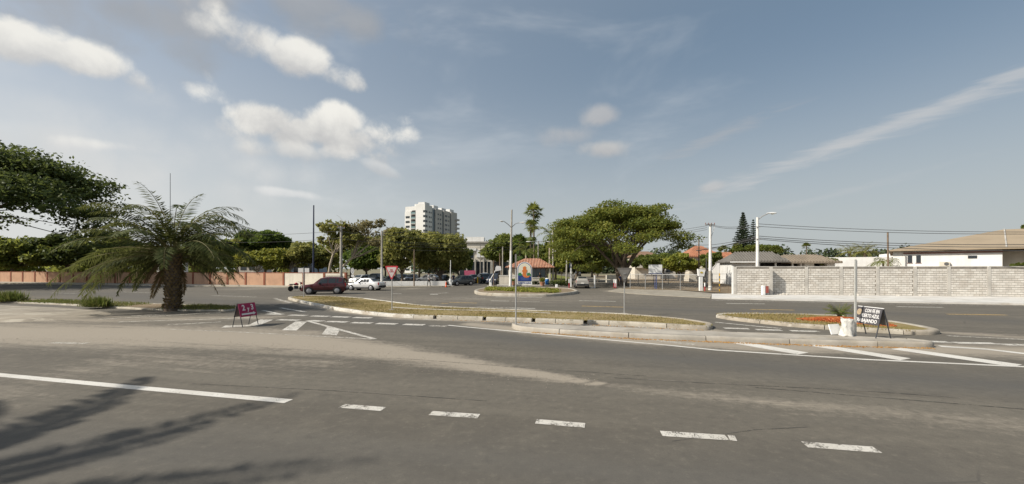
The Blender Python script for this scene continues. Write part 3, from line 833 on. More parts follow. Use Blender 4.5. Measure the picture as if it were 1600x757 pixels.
# far left pavement, wall verge
def raised(name, front, rear, h, mat):
    """pavement slab: front edge list and rear edge list in metres"""
    loop = list(front) + list(rear)[::-1]; n = len(loop)
    mb = MB(); mb.add([(x, y, -0.01) for x, y in loop] + [(x, y, h) for x, y in loop], [tuple(range(n, 2 * n))] + [(i, (i + 1) % n, n + (i + 1) % n, n + i) for i in range(n)])
    return struct(mb.build(name, mat))
WL0 = Vector((-160.0, 94.4)); WL1 = Vector((-22.3, 55.0))     # line of the left boundary wall
wdir = (WL1 - WL0).normalized(); wn = Vector((wdir.y, -wdir.x))   # wn points to the road
wl = lambda t, d: tuple(WL1 - wdir * t + wn * d)
raised('pavement', [wl(143, 5.0), wl(60, 5.0), wl(30, 4.2), wl(8, 3.4), wl(-1.5, 2.2), (-9.4, 55.2), (-8.6, 55.8)], [wl(143, -0.6), wl(60, -0.6), wl(30, -0.6), wl(8, -0.6), wl(-1.0, -0.5), (-9.4, 57.9), (-8.6, 57.2)], 0.12, pmat('pavement_dusty', (0.40, 0.36, 0.29), 0.92, 0.12, 0.6, 0.3, 20))
struct(sheet('garden_ground', [wl(143, -0.5), wl(0, -0.5), (-26, 60), (-48, 60.5), (-60, 160), (-260, 160), (-260, 115)], 0.1, M_DIRT, world=True))

# right pavement along the block wall
rf = [G(1112, 467.5), G(1140, 468.2), G(1240, 470.5), G(1360, 473), G(1600, 476.8), G(2000, 483), G(2600, 492)]
RH = 0.13
rb = [G(1112, 461.5), G(1140, 461), G(1240, 461.5), G(1360, 462.6), G(1600, 465), G(2000, 470), G(2600, 477)]
raised('pavement', rf, rb, RH, M_PAVE)

# vacant lot behind the chain-link fence, lawns further back
struct(sheet('vacant_lot', [(13.2, 49.5), (19.5, 46.0), (21.6, 40.0), (60, 40), (130, 60), (130, 150), (30, 150), (19, 66), (15.6, 54)], 0.05, M_DIRT, world=True))
struct(sheet('lawn', [(-1.0, 67.0), (8.8, 67), (16.6, 120), (21, 320), (-20, 320), (-1, 130)], 0.03, M_TURF_G, world=True))
M_APRON = pmat('apron_concrete', (0.33, 0.30, 0.245), 0.93, 0.14, 0.6, 0.3, 16, patch=((0.24, 0.21, 0.17), 0.5, 0.5, 0.7))
raised('apron', [G(950, 455.5), G(985, 459.5), G(1040, 463), G(1110, 466.5)], [(13.4, 51.2), (15.6, 49.4), (18.8, 46.8), G(1112, 459.5)], 0.045, M_APRON)

# ------------------------------------------------------------------ trees
M_BARK = pmat('bark_grey', (0.17, 0.135, 0.10), 0.95, 0.2, 2.0, 0.8, 14)
M_BARK_P = pmat('bark_pale', (0.42, 0.36, 0.28), 0.95, 0.18, 2.0, 0.6, 14)
M_BARK_D = pmat('bark_dark', (0.085, 0.068, 0.052), 0.95, 0.2, 2.0, 0.8, 14)
M_WASH = pmat('whitewashed_bark', (0.55, 0.50, 0.42), 0.95, 0.15, 2.0, 0.5, 14)
LEAF = {
    'rain': leaf_mat('leaf_rain_tree', (0.065, 0.095, 0.02), (0.13, 0.16, 0.028), (0.23, 0.225, 0.04), 0.4),
    'dark': leaf_mat('leaf_dark', (0.035, 0.055, 0.017), (0.07, 0.10, 0.026), (0.12, 0.14, 0.036), 0.38),
    'mid': leaf_mat('leaf_mid', (0.07, 0.10, 0.025), (0.14, 0.175, 0.038), (0.23, 0.24, 0.053), 0.48),
    'deep': leaf_mat('leaf_deep_green', (0.045, 0.08, 0.018), (0.09, 0.14, 0.027), (0.15, 0.19, 0.036), 0.42),
    'olive': leaf_mat('leaf_olive', (0.115, 0.135, 0.036), (0.205, 0.215, 0.058), (0.31, 0.29, 0.09), 0.5),
    'brown': leaf_mat('leaf_brownish', (0.12, 0.115, 0.05), (0.20, 0.18, 0.085), (0.29, 0.25, 0.12), 0.38),
    'lime': leaf_mat('leaf_lime', (0.12, 0.15, 0.025), (0.20, 0.22, 0.035), (0.30, 0.28, 0.05), 0.35),
    'far': leaf_mat('leaf_far', (0.045, 0.065, 0.035), (0.07, 0.092, 0.045), (0.10, 0.115, 0.055), 0.25),
    'palm': leaf_mat('leaf_palm', (0.035, 0.052, 0.015), (0.072, 0.09, 0.024), (0.125, 0.13, 0.04), 0.3, .75),
    'palmdry': leaf_mat('leaf_palm_dry', (0.12, 0.09, 0.045), (0.19, 0.14, 0.07), (0.26, 0.195, 0.10), 0.25),
    'cycad': leaf_mat('leaf_cycad', (0.04, 0.075, 0.012), (0.075, 0.12, 0.018), (0.13, 0.165, 0.028), 0.3),
    'pine': leaf_mat('leaf_pine', (0.02, 0.034, 0.018), (0.034, 0.052, 0.026), (0.055, 0.072, 0.034), 0.15),
    'flower': leaf_mat('leaf_flower', (0.55, 0.16, 0.04), (0.65, 0.22, 0.05), (0.6, 0.12, 0.05), 0.2),
}

def leaf_cloud(centers, radii, counts, size, up=0.5, shell=0.55):
    """leaf-sized faces scattered through ellipsoid clumps"""
    V = []; VAR = []
    for c, r, n in zip(centers, radii, counts):
        n = int(n)
        if n <= 0: continue
        d = rng.normal(size=(n, 3)); d /= np.linalg.norm(d, axis=1)[:, None]
        rad = rng.uniform(shell ** 3, 1.0, n) ** (1 / 3.0)
        rad *= rng.uniform(0.82, 1.15, n)
        p = np.asarray(c) + d * rad[:, None] * np.asarray(r)
        nr = rng.normal(size=(n, 3)); nr[:, 2] += up * 1.6; nr += d * 0.5
        nr /= np.linalg.norm(nr, axis=1)[:, None]
        t = rng.normal(size=(n, 3)); t -= (t * nr).sum(1)[:, None] * nr; t /= np.linalg.norm(t, axis=1)[:, None]
        b = np.cross(nr, t)
        s = (size * rng.uniform(0.6, 1.3, n))[:, None]
        V.append(np.stack([p - t * s, p + b * s * .55, p + t * s, p - b * s * .55], 1))
        VAR.append(np.clip(rng.normal(0.45, 0.22, n) + rng.normal(0, 0.12), 0, 1))
    return np.concatenate(V), np.concatenate(VAR)

def limb(mb, a, b, r0, r1, bow=0.15, n=6, seg=5):
    a, b = Vector(a), Vector(b); L = (b - a).length
    side = Vector((random.uniform(-1, 1), random.uniform(-1, 1), random.uniform(-.2, .6))) * bow * L
    pts = []; rs = []
    for i in range(seg + 1):
        t = i / seg
        pts.append(a.lerp(b, t) + side * math.sin(math.pi * t) + Vector((random.uniform(-1, 1), random.uniform(-1, 1), 0)) * 0.02 * L * (0 < t < 1))
        rs.append(r0 + (r1 - r0) * t)
    mb.tube(pts, rs, n)
    return pts

def tree(name, label, px, Y, base_z, crowns, leaf, leafsize, K, per, trunk_r, bark=None, fork=0.45, lean=0.0, stems=1, up=0.5, clump=0.42, cat='tree', group=None, flat=1.0, depth=0.9, shell=0.55, bare=0):
    """broad-leaved tree: tapered trunk(s), limbs to clumps of foliage. crowns: (px, py, rx, ry) ellipses"""
    x0 = PX(px, Y)
    root = thing(name, label, cat, (x0, Y, base_z), 0, group)
    bark = bark or M_BARK
    C = []; R = []
    for (cx, cy, rx, ry) in crowns:
        c = np.array([PX(cx, Y) - x0, 0.0, PZ(cy, Y) - base_z]); r = np.array([PS(rx, Y), PS(rx, Y) * depth, PS(ry, Y)])
        k = max(3, int(K * (rx * ry) / max(q[2] * q[3] for q in crowns)))
        cr = clump * r.min() * 1.0
        for i in range(k):
            d = rng.normal(size=3); d /= np.linalg.norm(d)
            rad = rng.uniform(0.35, 1.0) ** 0.5
            inner = np.maximum(r - cr * 0.75, r * 0.3)
            C.append(c + d * rad * inner)
            q = cr * rng.uniform(0.65, 1.25)
            R.append((q * 1.15, q * 1.15, q * 0.8 * flat))
    cnt = [per * rng.uniform(0.5, 1.3) for _ in C]
    V, var = leaf_cloud(C, R, cnt, leafsize, up, shell)
    zmin = 0.12 - base_z
    V[:, :, 2] = np.maximum(V[:, :, 2], 0.05)
    fast_quads('crown', V, LEAF[leaf], root, var)
    mb = MB()
    Cz = sum(c[2] for c in C) / len(C); Cx = sum(c[0] for c in C) / len(C)
    forkz = max(0.5, fork * Cz)
    order = sorted(range(len(C)), key=lambda i: rng.random())
    for s in range(stems):
        off = (s - (stems - 1) / 2) * trunk_r * 1.6
        top = Vector((off * 2.6 + lean * forkz + Cx * 0.25, random.uniform(-.3, .3) * trunk_r * 4, forkz))
        pts = [(off, 0, -0.1), (off * 1.1 + lean * forkz * .2, 0, forkz * .25), (off * 1.6 + lean * forkz * .6 + trunk_r * .3, 0, forkz * .65), tuple(top)]
        k = 1.0 if stems == 1 else 0.7
        mb.tube(pts, [trunk_r * 1.45 * k, trunk_r * k, trunk_r * .85 * k, trunk_r * .7 * k], 9)
        mine = order[s::stems][:max(5, 14 // stems)]
        for i in mine:
            limb(mb, top - Vector((0, 0, trunk_r * .5)), C[i], trunk_r * .42 * k, trunk_r * .08, 0.12)
        for _ in range(bare):
            i = mine[_ % len(mine)]
            e = Vector(C[i]) + Vector((random.uniform(-1, 1), random.uniform(-1, 1), random.uniform(.2, 1.1))) * R[i][0] * 1.7
            limb(mb, C[i], e, trunk_r * .1, 0.012, 0.15, 4, 4)
    mb.build('trunk', bark, root, smooth=True)
    return root

def rain_tree(name, label, x, y, R, ztop, zlow, trunk_r, leaf, leafsize, nl, per, seed, stems, cat='tree', squash=1.0, bark=None, thick=0.8, skew=0.0, flat=.46):
    """wide umbrella-crowned tree"""
    rs = random.Random(seed)
    root = thing(name, label, cat, (x, y, 0.02))
    mb = MB(); C = []; RR = []
    fork = max(1.6, zlow * 0.42)
    tops = []
    for s in range(stems):
        a = 2 * math.pi * s / stems + 0.4
        sp = trunk_r * (0.75 if stems > 1 else 0)
        b = Vector((math.cos(a) * sp, math.sin(a) * sp, -0.1)); t = Vector((math.cos(a) * sp * 2.4, math.sin(a) * sp * 2.0, fork * rs.uniform(.95, 1.3)))
        k = 0.72 if stems > 1 else 1.0
        mb.tube([b, b.lerp(t, .3) + Vector((0.05, 0, 0)), b.lerp(t, .7), t], [trunk_r * 1.5 * k, trunk_r * k, trunk_r * .88 * k, trunk_r * .75 * k], 10)
        tops.append((t, a))
    for i in range(nl):
        t, a0 = tops[i % len(tops)]
        a = 2 * math.pi * i / nl + rs.uniform(-.25, .25)
        rr = R * rs.uniform(.35, .62)
        dome = lambda q: zlow + (ztop - zlow) * math.sqrt(max(0.0, 1 - min(1, q) ** 1.9))
        e = Vector((math.cos(a) * rr + skew * rr * .2, math.sin(a) * rr * squash, dome(rr / R) * rs.uniform(.66, .78)))
        mid = t.lerp(e, .5) + Vector((0, 0, (e.z - t.z) * rs.uniform(.02, .2)))
        pts = [t - Vector((0, 0, .25)), t.lerp(mid, .5) + Vector((rs.uniform(-.2, .2), rs.uniform(-.2, .2), .05)), mid, mid.lerp(e, .5) + Vector((rs.uniform(-.3, .3), rs.uniform(-.3, .3), .1)), e]
        r0 = trunk_r * .5
        mb.tube(pts, [r0, r0 * .82, r0 * .64, r0 * .5, r0 * .36], 7)
        for j in range(7):
            t0 = pts[2 + j % 3]
            q = rs.uniform(.25, 1.0); aa = a + rs.uniform(-.75, .75) * (1.25 - .5 * q)
            c = Vector((math.cos(aa) * R * q, math.sin(aa) * R * q * squash, dome(q) - rs.uniform(0.2, 1.6) * thick - (.5 * thick if q > .85 else 0)))
            limb(mb, t0, c, r0 * .26, r0 * .05, 0.1, 5, 4)
            for m in range(3):
                cc = c + Vector((rs.uniform(-1, 1), rs.uniform(-1, 1), rs.uniform(-.35, .35))) * R * .12
                C.append(tuple(cc)); k = R * rs.uniform(.10, .175)
                RR.append((k * 1.2, k * 1.2, k * flat))
    V, var = leaf_cloud(C, RR, [per * rs.uniform(.5, 1.3) for _ in C], leafsize, 0.7, 0.35)
    fast_quads('crown', V, LEAF[leaf], root, var)
    mb.build('trunk', bark or M_BARK, root, smooth=True)
    return root

def pinnate_frond(az, el, L, droop, nleaf, leaflen, lw, twist=0.0, curl=0.0):
    """returns rachis points and leaflet faces for one feather frond starting at the origin"""
    pts = []; p = Vector((0, 0, 0)); e = el; seg = 14
    h = Vector((math.cos(az), math.sin(az), 0))
    side = Vector((-math.sin(az), math.cos(az), 0))
    for i in range(seg + 1):
        pts.append(p.copy())
        d = h * math.cos(e) + Vector((0, 0, 1)) * math.sin(e) + side * curl * (i / seg)
        p = p + d.normalized() * (L / seg); e -= droop / seg * (0.4 + 1.3 * i / seg)
    V = []
    for k in range(nleaf):
        t = 0.16 + 0.84 * k / (nleaf - 1); f = t * seg; i = min(seg - 1, int(f)); u = f - i
        c = pts[i].lerp(pts[i + 1], u); tan = (pts[i + 1] - pts[i]).normalized()
        nrm = side.cross(tan).normalized()
        ll = leaflen * (math.sin(math.pi * min(1, 0.18 + 0.8 * t)) * .8 + .25) * random.uniform(.85, 1.1)
        for s in (-1, 1):
            d = (side * s * .75 + tan * .62 + nrm * random.uniform(-.15, .4)).normalized()
            tip = c + d * ll + Vector((0, 0, -ll * random.uniform(.12, .45)))
            w = (tan * 0.7 + nrm * .3).normalized() * lw
            m = c.lerp(tip, .45)
            V.append((tuple(c), tuple(m + w), tuple(tip), tuple(m - w)))
    return pts, V

def feather_palm(name, label, x, y, z0, trunk_h, trunk_r, fronds, leafkey, L, leaflen, lw, nleaf, bark, boots=False, lean=(0, 0), cat='palm tree', drykey='palmdry', sheath=None):
    root = thing(name, label, cat, (x, y, z0))
    mb = MB(); n = 11; pts = []; rs = []
    for i in range(n):
        t = i / (n - 1)
        pts.append((lean[0] * t * t, lean[1] * t * t, -0.1 + trunk_h * t))
        rs.append(trunk_r * (1.25 - .3 * min(1, t * 4) + (.22 * t if boots else -.15 * t)) * random.uniform(.97, 1.03))
    mb.tube(pts, rs, 14)
    tr = mb.build('trunk', bark, root, smooth=True)
    if boots:
        V = []
        rows = int(trunk_h / 0.16)
        for r in range(rows):
            t = (r + .5) / rows; zz = trunk_h * t
            rad = trunk_r * (1.25 - .3 * min(1, t * 4) + .22 * t)
            for k in range(13):
                a = 2 * math.pi * (k + (r % 2) * .5) / 13 + random.uniform(-.06, .06)
                o = Vector((math.cos(a), math.sin(a), 0)); s = Vector((-math.sin(a), math.cos(a), 0))
                b = o * rad * .96 + Vector((lean[0] * t * t, lean[1] * t * t, zz))
                out = random.uniform(.05, .16); w = random.uniform(.07, .11); hh = random.uniform(.1, .22)
                tip = b + o * out + Vector((0, 0, hh))
                V.append((tuple(b - s * w), tuple(b + s * w), tuple(tip + s * w * .45), tuple(tip - s * w * .45)))
                V.append((tuple(b - s * w), tuple(tip - s * w * .45), tuple(b + Vector((0, 0, hh)) + o * .02), tuple(b + Vector((0, 0, hh * .6)) + o * .02)))
        bt = fast_quads('leaf_bases', np.array(V), LEAF['palmdry'], root, rng.uniform(0, .6, len(V))); bt['kind'] = 'stuff'
    if sheath:
        m2 = MB(); m2.tube([(lean[0], lean[1], trunk_h - .15), (lean[0], lean[1], trunk_h + sheath)], [trunk_r * .95, trunk_r * .6], 10)
        m2.build('crownshaft', pmat('crownshaft', (0.20, 0.26, 0.08), 0.6, 0.1), root, smooth=True)
    top = Vector((lean[0], lean[1], trunk_h + (sheath or 0) - .12))
    for (az, el, k, droop, dry) in fronds:
        rp, V = pinnate_frond(az, el, L * k, droop, nleaf, leaflen * k, lw, curl=random.uniform(-.18, .18))
        V = np.array(V) + np.array(top)
        fo = fast_quads('frond', V, LEAF[drykey if dry else leafkey], root, np.clip(rng.normal(.45, .25, len(V)), 0, 1))
        m3 = MB(); m3.tube([p + top for p in rp], [max(.008, .035 * L / 5 * (1 - .85 * i / (len(rp) - 1))) for i in range(len(rp))], 5)
        m3.build('rachis', pmat('rachis', (0.17, 0.15, 0.06), 0.7, 0.1), fo)
    return root

def fan_palm(name, label, x, y, z0, h, r, n, fl, leafkey, seed, skirt=0, cat='palm tree', group=None):
    rs = random.Random(seed)
    root = thing(name, label, cat, (x, y, z0), 0, group)
    mb = MB(); mb.tube([(0, 0, -.1), (.05, 0, h * .3), (.02, 0, h * .7), (0, 0, h)], [r * 1.35, r, r * .85, r * .8], 9)
    mb.build('trunk', M_BARK, root, smooth=True)
    V = []; var = []
    st = MB()
    for i in range(n + skirt):
        dry = i >= n
        az = rs.uniform(0, 6.283); el = rs.uniform(-.5, 1.45) if not dry else rs.uniform(-1.3, -.7)
        zz = h if not dry else h - rs.uniform(.2, fl * 1.6)
        pet = fl * rs.uniform(.5, .8)
        d = Vector((math.cos(az) * math.cos(el), math.sin(az) * math.cos(el), math.sin(el)))
        b = Vector((0, 0, zz)); e = b + d * pet - Vector((0, 0, .12 * pet))
        st.tube([b, e], [.03, .018], 4)
        side = Vector((-math.sin(az), math.cos(az), 0)); up = d.cross(side)
        for k in range(17):
            a = (k - 8) / 8 * 1.75
            dd = (d * math.cos(a) + side * math.sin(a)).normalized(); ll = fl * rs.uniform(.55, .72)
            tip = e + dd * ll - Vector((0, 0, ll * rs.uniform(.1, .5)))
            w = (side * math.cos(a) - d * math.sin(a)) * fl * .055
            m = e.lerp(tip, .5)
            V.append((tuple(e), tuple(m + w), tuple(tip), tuple(m - w))); var.append(rs.uniform(0, .4) if dry else rs.uniform(.2, 1))
    fast_quads('crown', np.array(V), LEAF[leafkey], root, var)
    st.build('leaf_stalks', pmat('rachis', (0.17, 0.15, 0.06), 0.7, 0.1), root)
    return root

def conifer(name, label, x, y, h, r, whorls, seed):
    """Norfolk-pine shape: level whorls of brushy branches, narrowing to a point"""
    rs = random.Random(seed)
    root = thing(name, label, 'pine tree', (x, y, 0))
    mb = MB(); mb.tube([(0, 0, -.1), (0, 0, h * .5), (0, 0, h)], [r * .12, r * .08, .03], 7)
    V = []
    for i in range(whorls):
        t = i / (whorls - 1); z = h * (.12 + .87 * t); R = r * (1 - t) ** .82 * rs.uniform(.88, 1.08) + .12
        nb = 9
        for k in range(nb):
            a = 2 * math.pi * k / nb + i * .4 + rs.uniform(-.15, .15)
            d = Vector((math.cos(a), math.sin(a), .22)); L = R * rs.uniform(.8, 1.08)
            mb.tube([(0, 0, z), tuple(Vector((0, 0, z)) + d * L)], [.05 * r / 3 + .02, .015], 4, False)
            m = int(16 + 22 * L)
            for q in range(m):
                u = rs.uniform(.15, 1.05)
                c = Vector((0, 0, z)) + d * L * u
                tt = Vector((rs.uniform(-1, 1), rs.uniform(-1, 1), rs.uniform(-.7, .9))).normalized() * (.38 * r / 3)
                w = tt.cross(Vector((rs.uniform(-1, 1), rs.uniform(-1, 1), rs.uniform(-1, 1)))).normalized() * (.10 * r / 3)
                V.append((tuple(c - tt * .4), tuple(c + w), tuple(c + tt), tuple(c - w)))
    V = np.array(V)
    fast_quads('foliage', V, LEAF['pine'], root, rng.uniform(0, 1, len(V)))
    mb.build('trunk', M_BARK_D, root)
    return root

# big umbrella tree right of the gate
rain_tree('rain_tree', 'wide umbrella-crowned rain tree standing beside the exit lane', 15.7, 58.5, 10.3, 11.7, 5.9, 0.46, 'rain', 0.165, 14, 225, 11, 3, squash=.9, thick=1.75)
# dark spreading tree at the left edge
rain_tree('rain_tree', 'dark spreading tree at the left edge reaching above the date palm', -80.0, 56.0, 22.5, 20.6, 12.6, 0.7, 'dark', 0.27, 20, 190, 5, 3, squash=.55, thick=3.3, flat=.3)

# date palm on the left median
px_, py_ = G(270, 483.5, 0.1)
fr = []
for i in range(9): fr.append((i * 2.4 + random.uniform(-.2, .2), random.uniform(.95, 1.35), random.uniform(.8, .92), random.uniform(1.5, 2.0), 0))
for i in range(22): fr.append((i * 2.4 + random.uniform(-.3, .3), random.uniform(.1, .85), random.uniform(.85, 1.05), random.uniform(1.0, 1.6), 0))
for i in range(15): fr.append((i * 2.4 + random.uniform(-.3, .3), random.uniform(-.4, .1), random.uniform(.62, .85), random.uniform(.8, 1.2), 0))
for i in range(11): fr.append((i * 2.4 + random.uniform(-.3, .3), random.uniform(-.9, -.4), random.uniform(.42, .62), random.uniform(.5, .8), 1))
for a, e, k, d in ((3.35, .3, 1.12, 1.4), (3.6, .15, 1.12, 1.25), (3.1, .2, 1.1, 1.35), (3.9, -.05, 1.05, 1.1), (3.45, -.2, 1.0, 1.0), (2.7, .1, 1.0, 1.2), (3.25, -.05, 1.05, 1.1)): fr.append((a, e, k, d, 0))
for a, e, k, d in ((2.9, 1.25, 1.08, 1.8), (3.35, 1.05, 1.1, 1.5), (3.0, .75, 1.1, 1.2), (1.5, 1.42, .98, 1.2), (4.8, 1.38, .95, 1.3), (.15, 1.25, 1.05, 2.3), (6.0, 1.02, 1.08, 2.0), (0, .78, 1.02, 1.6), (.5, 1.32, .95, 1.7), (5.8, .62, 1.0, 1.5), (2.5, 1.25, .95, 1.7), (3.6, 1.25, 1.0, 1.8), (5.5, 1.25, .92, 1.8)): fr.append((a, e, k, d, 0))
fr = [f for f in fr if not (f[1] < .12 and math.cos(f[0] - 5.41) > .45)]
feather_palm('date_palm', 'stout feathery date palm with rough trunk on the left median', px_, py_, 0.09, 3.35, 0.35, fr, 'palm', 5.3, 0.78, 0.046, 56, pmat('palm_trunk', (0.13, 0.10, 0.075), 0.95, 0.25, 4, 0.9, 9), boots=True)

# palm beyond the left edge whose fronds shade the near lane
fr = [(1.72, .2, 1.12, .6, 0), (1.45, .05, .9, .5, 0), (.98, .2, 1.1, .6, 0), (.7, .1, .85, .5, 0), (.3, .22, 1.15, .6, 0), (.05, .1, 1.0, .6, 0), (-.4, .2, 1.0, .7, 0), (2.1, .3, .9, .7, 0)] + [(2.6 + i * .55, .2 + .1 * (i % 3), .9, .8, 0) for i in range(6)]
feather_palm('shade_palm', 'tall palm beyond the left edge, seen only by its frond shadows on the asphalt', -15.8, 0.5, 0.0, 7.0, 0.22, fr, 'palm', 5.3, 0.5, 0.15, 60, M_BARK, cat='palm tree')

# trees behind the left wall
T_ = tree
T_('hedge_tree', 'low mid-green tree mass behind the salmon wall at the far left', 20, 82, 0, [(10, 392, 55, 30), (45, 398, 40, 26)], 'mid', .42, 26, 260, .3)
T_('hedge_tree', 'shadowy tree behind the salmon wall left of the date palm fronds', 105, 84, 0, [(95, 388, 50, 30), (135, 396, 40, 24)], 'dark', .42, 26, 260, .3)
T_('hedge_tree', 'dark green tree behind the salmon wall just left of the date palm', 190, 86, 0, [(175, 392, 48, 28), (215, 398, 36, 22)], 'mid', .42, 24, 260, .3)
T_('garden_tree', 'thin airy tree showing left of the date palm crown', 186, 74, 0, [(172, 372, 36, 14), (190, 384, 34, 12)], 'mid', .3, 16, 90, .14, bark=M_BARK, bare=6, clump=.5)
T_('garden_tree', 'dark bushy tree behind the wall directly right of the date palm', 335, 78, 0, [(325, 392, 34, 26), (352, 396, 26, 22)], 'mid', .4, 22, 240, .25)
T_('garden_tree', 'dense rounded deep green tree above the cream wall panels', 414, 88, 0, [(412, 378, 42, 20), (398, 384, 24, 14), (430, 384, 24, 14)], 'deep', .40, 36, 380, .3, clump=.42)
T_('garden_tree', 'small yellow-green tree under the dense rounded tree', 400, 76, 0, [(392, 407, 26, 17), (424, 404, 26, 18)], 'lime', .30, 20, 150, .16, bark=M_BARK_P)
T_('garden_tree', 'dull olive tree left of the tall dark mast', 452, 80, 0, [(450, 402, 24, 18), (474, 396, 24, 20)], 'olive', .34, 22, 210, .2, bark=M_BARK_P)
T_('garden_tree', 'brownish olive tree right behind the tall dark mast', 498, 84, 0, [(480, 398, 26, 22), (508, 404, 22, 18)], 'olive', .34, 22, 230, .2)
T_('almond_tree', 'sparse pale-trunked tree behind the white panel, left of the concrete pole', 512, 66, 0, [(522, 356, 26, 13), (516, 376, 24, 12), (545, 372, 24, 13)], 'olive', .25, 24, 80, .22, bark=M_BARK_P, fork=.62, lean=.12, bare=8, clump=.42)
T_('almond_tree', 'sparse tree with bare twigs leaning right above the white car', 527, 68, 0, [(556, 358, 30, 18), (584, 350, 20, 12), (590, 376, 30, 14)], 'brown', .24, 24, 55, .22, bark=M_BARK_P, fork=.5, lean=.3, bare=14, clump=.42)
T_('street_tree', 'deep green tree behind the parked cars left of the slim white pole', 572, 82, 0, [(565, 405, 30, 22), (588, 402, 28, 22)], 'deep', .36, 26, 300, .25)
T_('street_tree', 'brown-green tree right of the slim pole and below the tower', 628, 62, 0, [(625, 388, 30, 36), (612, 402, 24, 24), (640, 380, 20, 26)], 'olive', .26, 34, 230, .22, bark=M_BARK, fork=.3)
T_('street_tree', 'brownish sparse tree crown in front of the tower base', 618, 74, 0, [(622, 372, 24, 22), (606, 384, 20, 18)], 'brown', .28, 22, 130, .18, bare=8)
T_('street_tree', 'full olive-green tree in front of the tower, left of the raised barrier', 688, 66, 0, [(686, 390, 44, 34), (668, 402, 30, 26), (708, 400, 26, 26)], 'olive', .27, 46, 300, .28, fork=.25)
T_('street_tree', 'dark green tree low behind the raised barrier', 716, 72, 0, [(712, 408, 26, 20), (722, 396, 16, 16)], 'deep', .3, 22, 260, .22)
T_('street_tree', 'bright mid-green tree left of the double-arm street lamp', 784, 92, 0, [(784, 388, 28, 24), (768, 396, 20, 16)], 'mid', .36, 30, 300, .25)
T_('street_tree', 'dark tree behind the gatehouse between lamp and palms', 818, 96, 0, [(815, 392, 26, 26), (838, 400, 26, 24)], 'deep', .38, 28, 280, .25)
T_('street_tree', 'dark tree behind the gatehouse roof with a few orange blossoms', 868, 90, 0, [(862, 398, 28, 26), (880, 392, 22, 26)], 'mid', .36, 28, 280, .25)
T_('street_tree', 'yellow-green tree arching over the exit lane left of the rain tree', 900, 78, 0, [(905, 388, 44, 30), (930, 398, 36, 26), (888, 372, 24, 20)], 'rain', .34, 40, 330, .3, fork=.3)
T_('street_tree', 'shady tree at the back of the exit lane', 925, 120, 0, [(905, 404, 40, 18), (938, 402, 36, 20)], 'deep', .45, 30, 300, .3)
T_('yellow_shrub', 'yellow-leaved shrub on the lawn behind the blue barrel', 877, 82, 0, [(877, 418, 11, 9)], 'lime', .18, 14, 130, .08, cat='shrub')
T_('yellow_shrub', 'low yellow-green shrub beside the exit lane near the rain tree', 934, 76, 0, [(934, 422, 9, 7)], 'lime', .18, 12, 120, .06, cat='shrub')
T_('banana_clump', 'tall light green shrub right of the white billboard', 1062, 74, 0, [(1060, 410, 24, 16), (1078, 414, 16, 13)], 'lime', .3, 24, 200, .12, cat='shrub')
T_('garden_tree', 'dark green hedge tree behind the white billboard', 1040, 82, 0, [(1035, 408, 26, 14), (1005, 410, 26, 12)], 'mid', .34, 24, 220, .15)
T_('garden_tree', 'small dark tree in front of the red-roofed house', 1108, 70, 0, [(1104, 406, 12, 14), (1120, 402, 10, 10)], 'mid', .24, 16, 170, .1)
T_('garden_tree', 'broad dark tree in front of the araucarias behind the grey roof', 1165, 112, 0, [(1160, 389, 40, 9), (1195, 391, 32, 8)], 'mid', .45, 22, 260, .25)
T_('garden_shrub', 'round green shrub behind the block wall beside the long house', 1299, 60, 0, [(1299, 409, 12, 6), (1290, 411, 9, 5)], 'mid', .17, 12, 140, .07, cat='shrub')
T_('garden_shrub', 'low green shrub below the shaded window of the white house', 1594, 40, 0, [(1596, 416, 15, 5), (1612, 414, 14, 6)], 'mid', .14, 12, 140, .05, cat='shrub')
T_('garden_tree', 'dark tree top cut by the right edge above the beige roof', 1612, 62, 0, [(1606, 358, 14, 12), (1625, 362, 20, 16)], 'mid', .24, 14, 180, .15)

T_('garden_tree', 'loose light olive tree behind the wall between date palm and dense rounded tree', 372, 84, 0, [(368, 388, 22, 20), (380, 400, 20, 16)], 'olive', .32, 22, 170, .18, bare=5)
T_('garden_tree', 'tall loose tree behind the concrete utility pole', 548, 86, 0, [(540, 386, 28, 24), (566, 380, 24, 20)], 'olive', .33, 26, 180, .2, bare=6)
T_('street_tree', 'light green tree filling the belt right of the slim concrete pole', 602, 88, 0, [(600, 388, 24, 24), (590, 400, 22, 18)], 'mid', .34, 24, 220, .2, bare=4)
T_('street_tree', 'tall loose olive tree crown rising in front of the tower base', 655, 72, 0, [(652, 376, 22, 20), (668, 382, 20, 20)], 'olive', .28, 22, 190, .2, bare=5)
# palms
fan_palm('fan_palm', 'tallest fan palm rising behind the gatehouse', PX(834, 88), 88, 0, PZ(330, 88), .2, 30, 1.95, 'mid', 3, skirt=2)
fan_palm('fan_palm', 'lower fan palm crown just under the tallest fan palm', PX(829, 84), 84, 0, PZ(354, 84), .2, 26, 1.6, 'mid', 4, skirt=5)
fan_palm('fan_palm', 'short fan palm between the lamp pole and the tallest palm', PX(812, 82), 82, 0, PZ(376, 82), .2, 26, 1.5, 'deep', 9, skirt=6)
fan_palm('fan_palm', 'lone small fan palm far off above the long low house', PX(1260, 150), 150, 0, PZ(385, 150), .2, 26, 1.5, 'mid', 5)
fr = [(i * 2.4, random.uniform(-.1, 1.2), random.uniform(.85, 1.05), random.uniform(1.2, 1.9), 0) for i in range(16)]
feather_palm('royal_palm', 'grey-trunked royal palm beside the lamp behind the gatehouse', PX(859, 78), 78, 0, PZ(375, 78), .22, fr, 'mid', 3.6, .75, .05, 26, M_BARK_P, sheath=1.0)
fr = [(i * 2.4 + .7, random.uniform(-.1, 1.1), random.uniform(.8, 1.05), random.uniform(1.3, 1.9), 0) for i in range(14)]
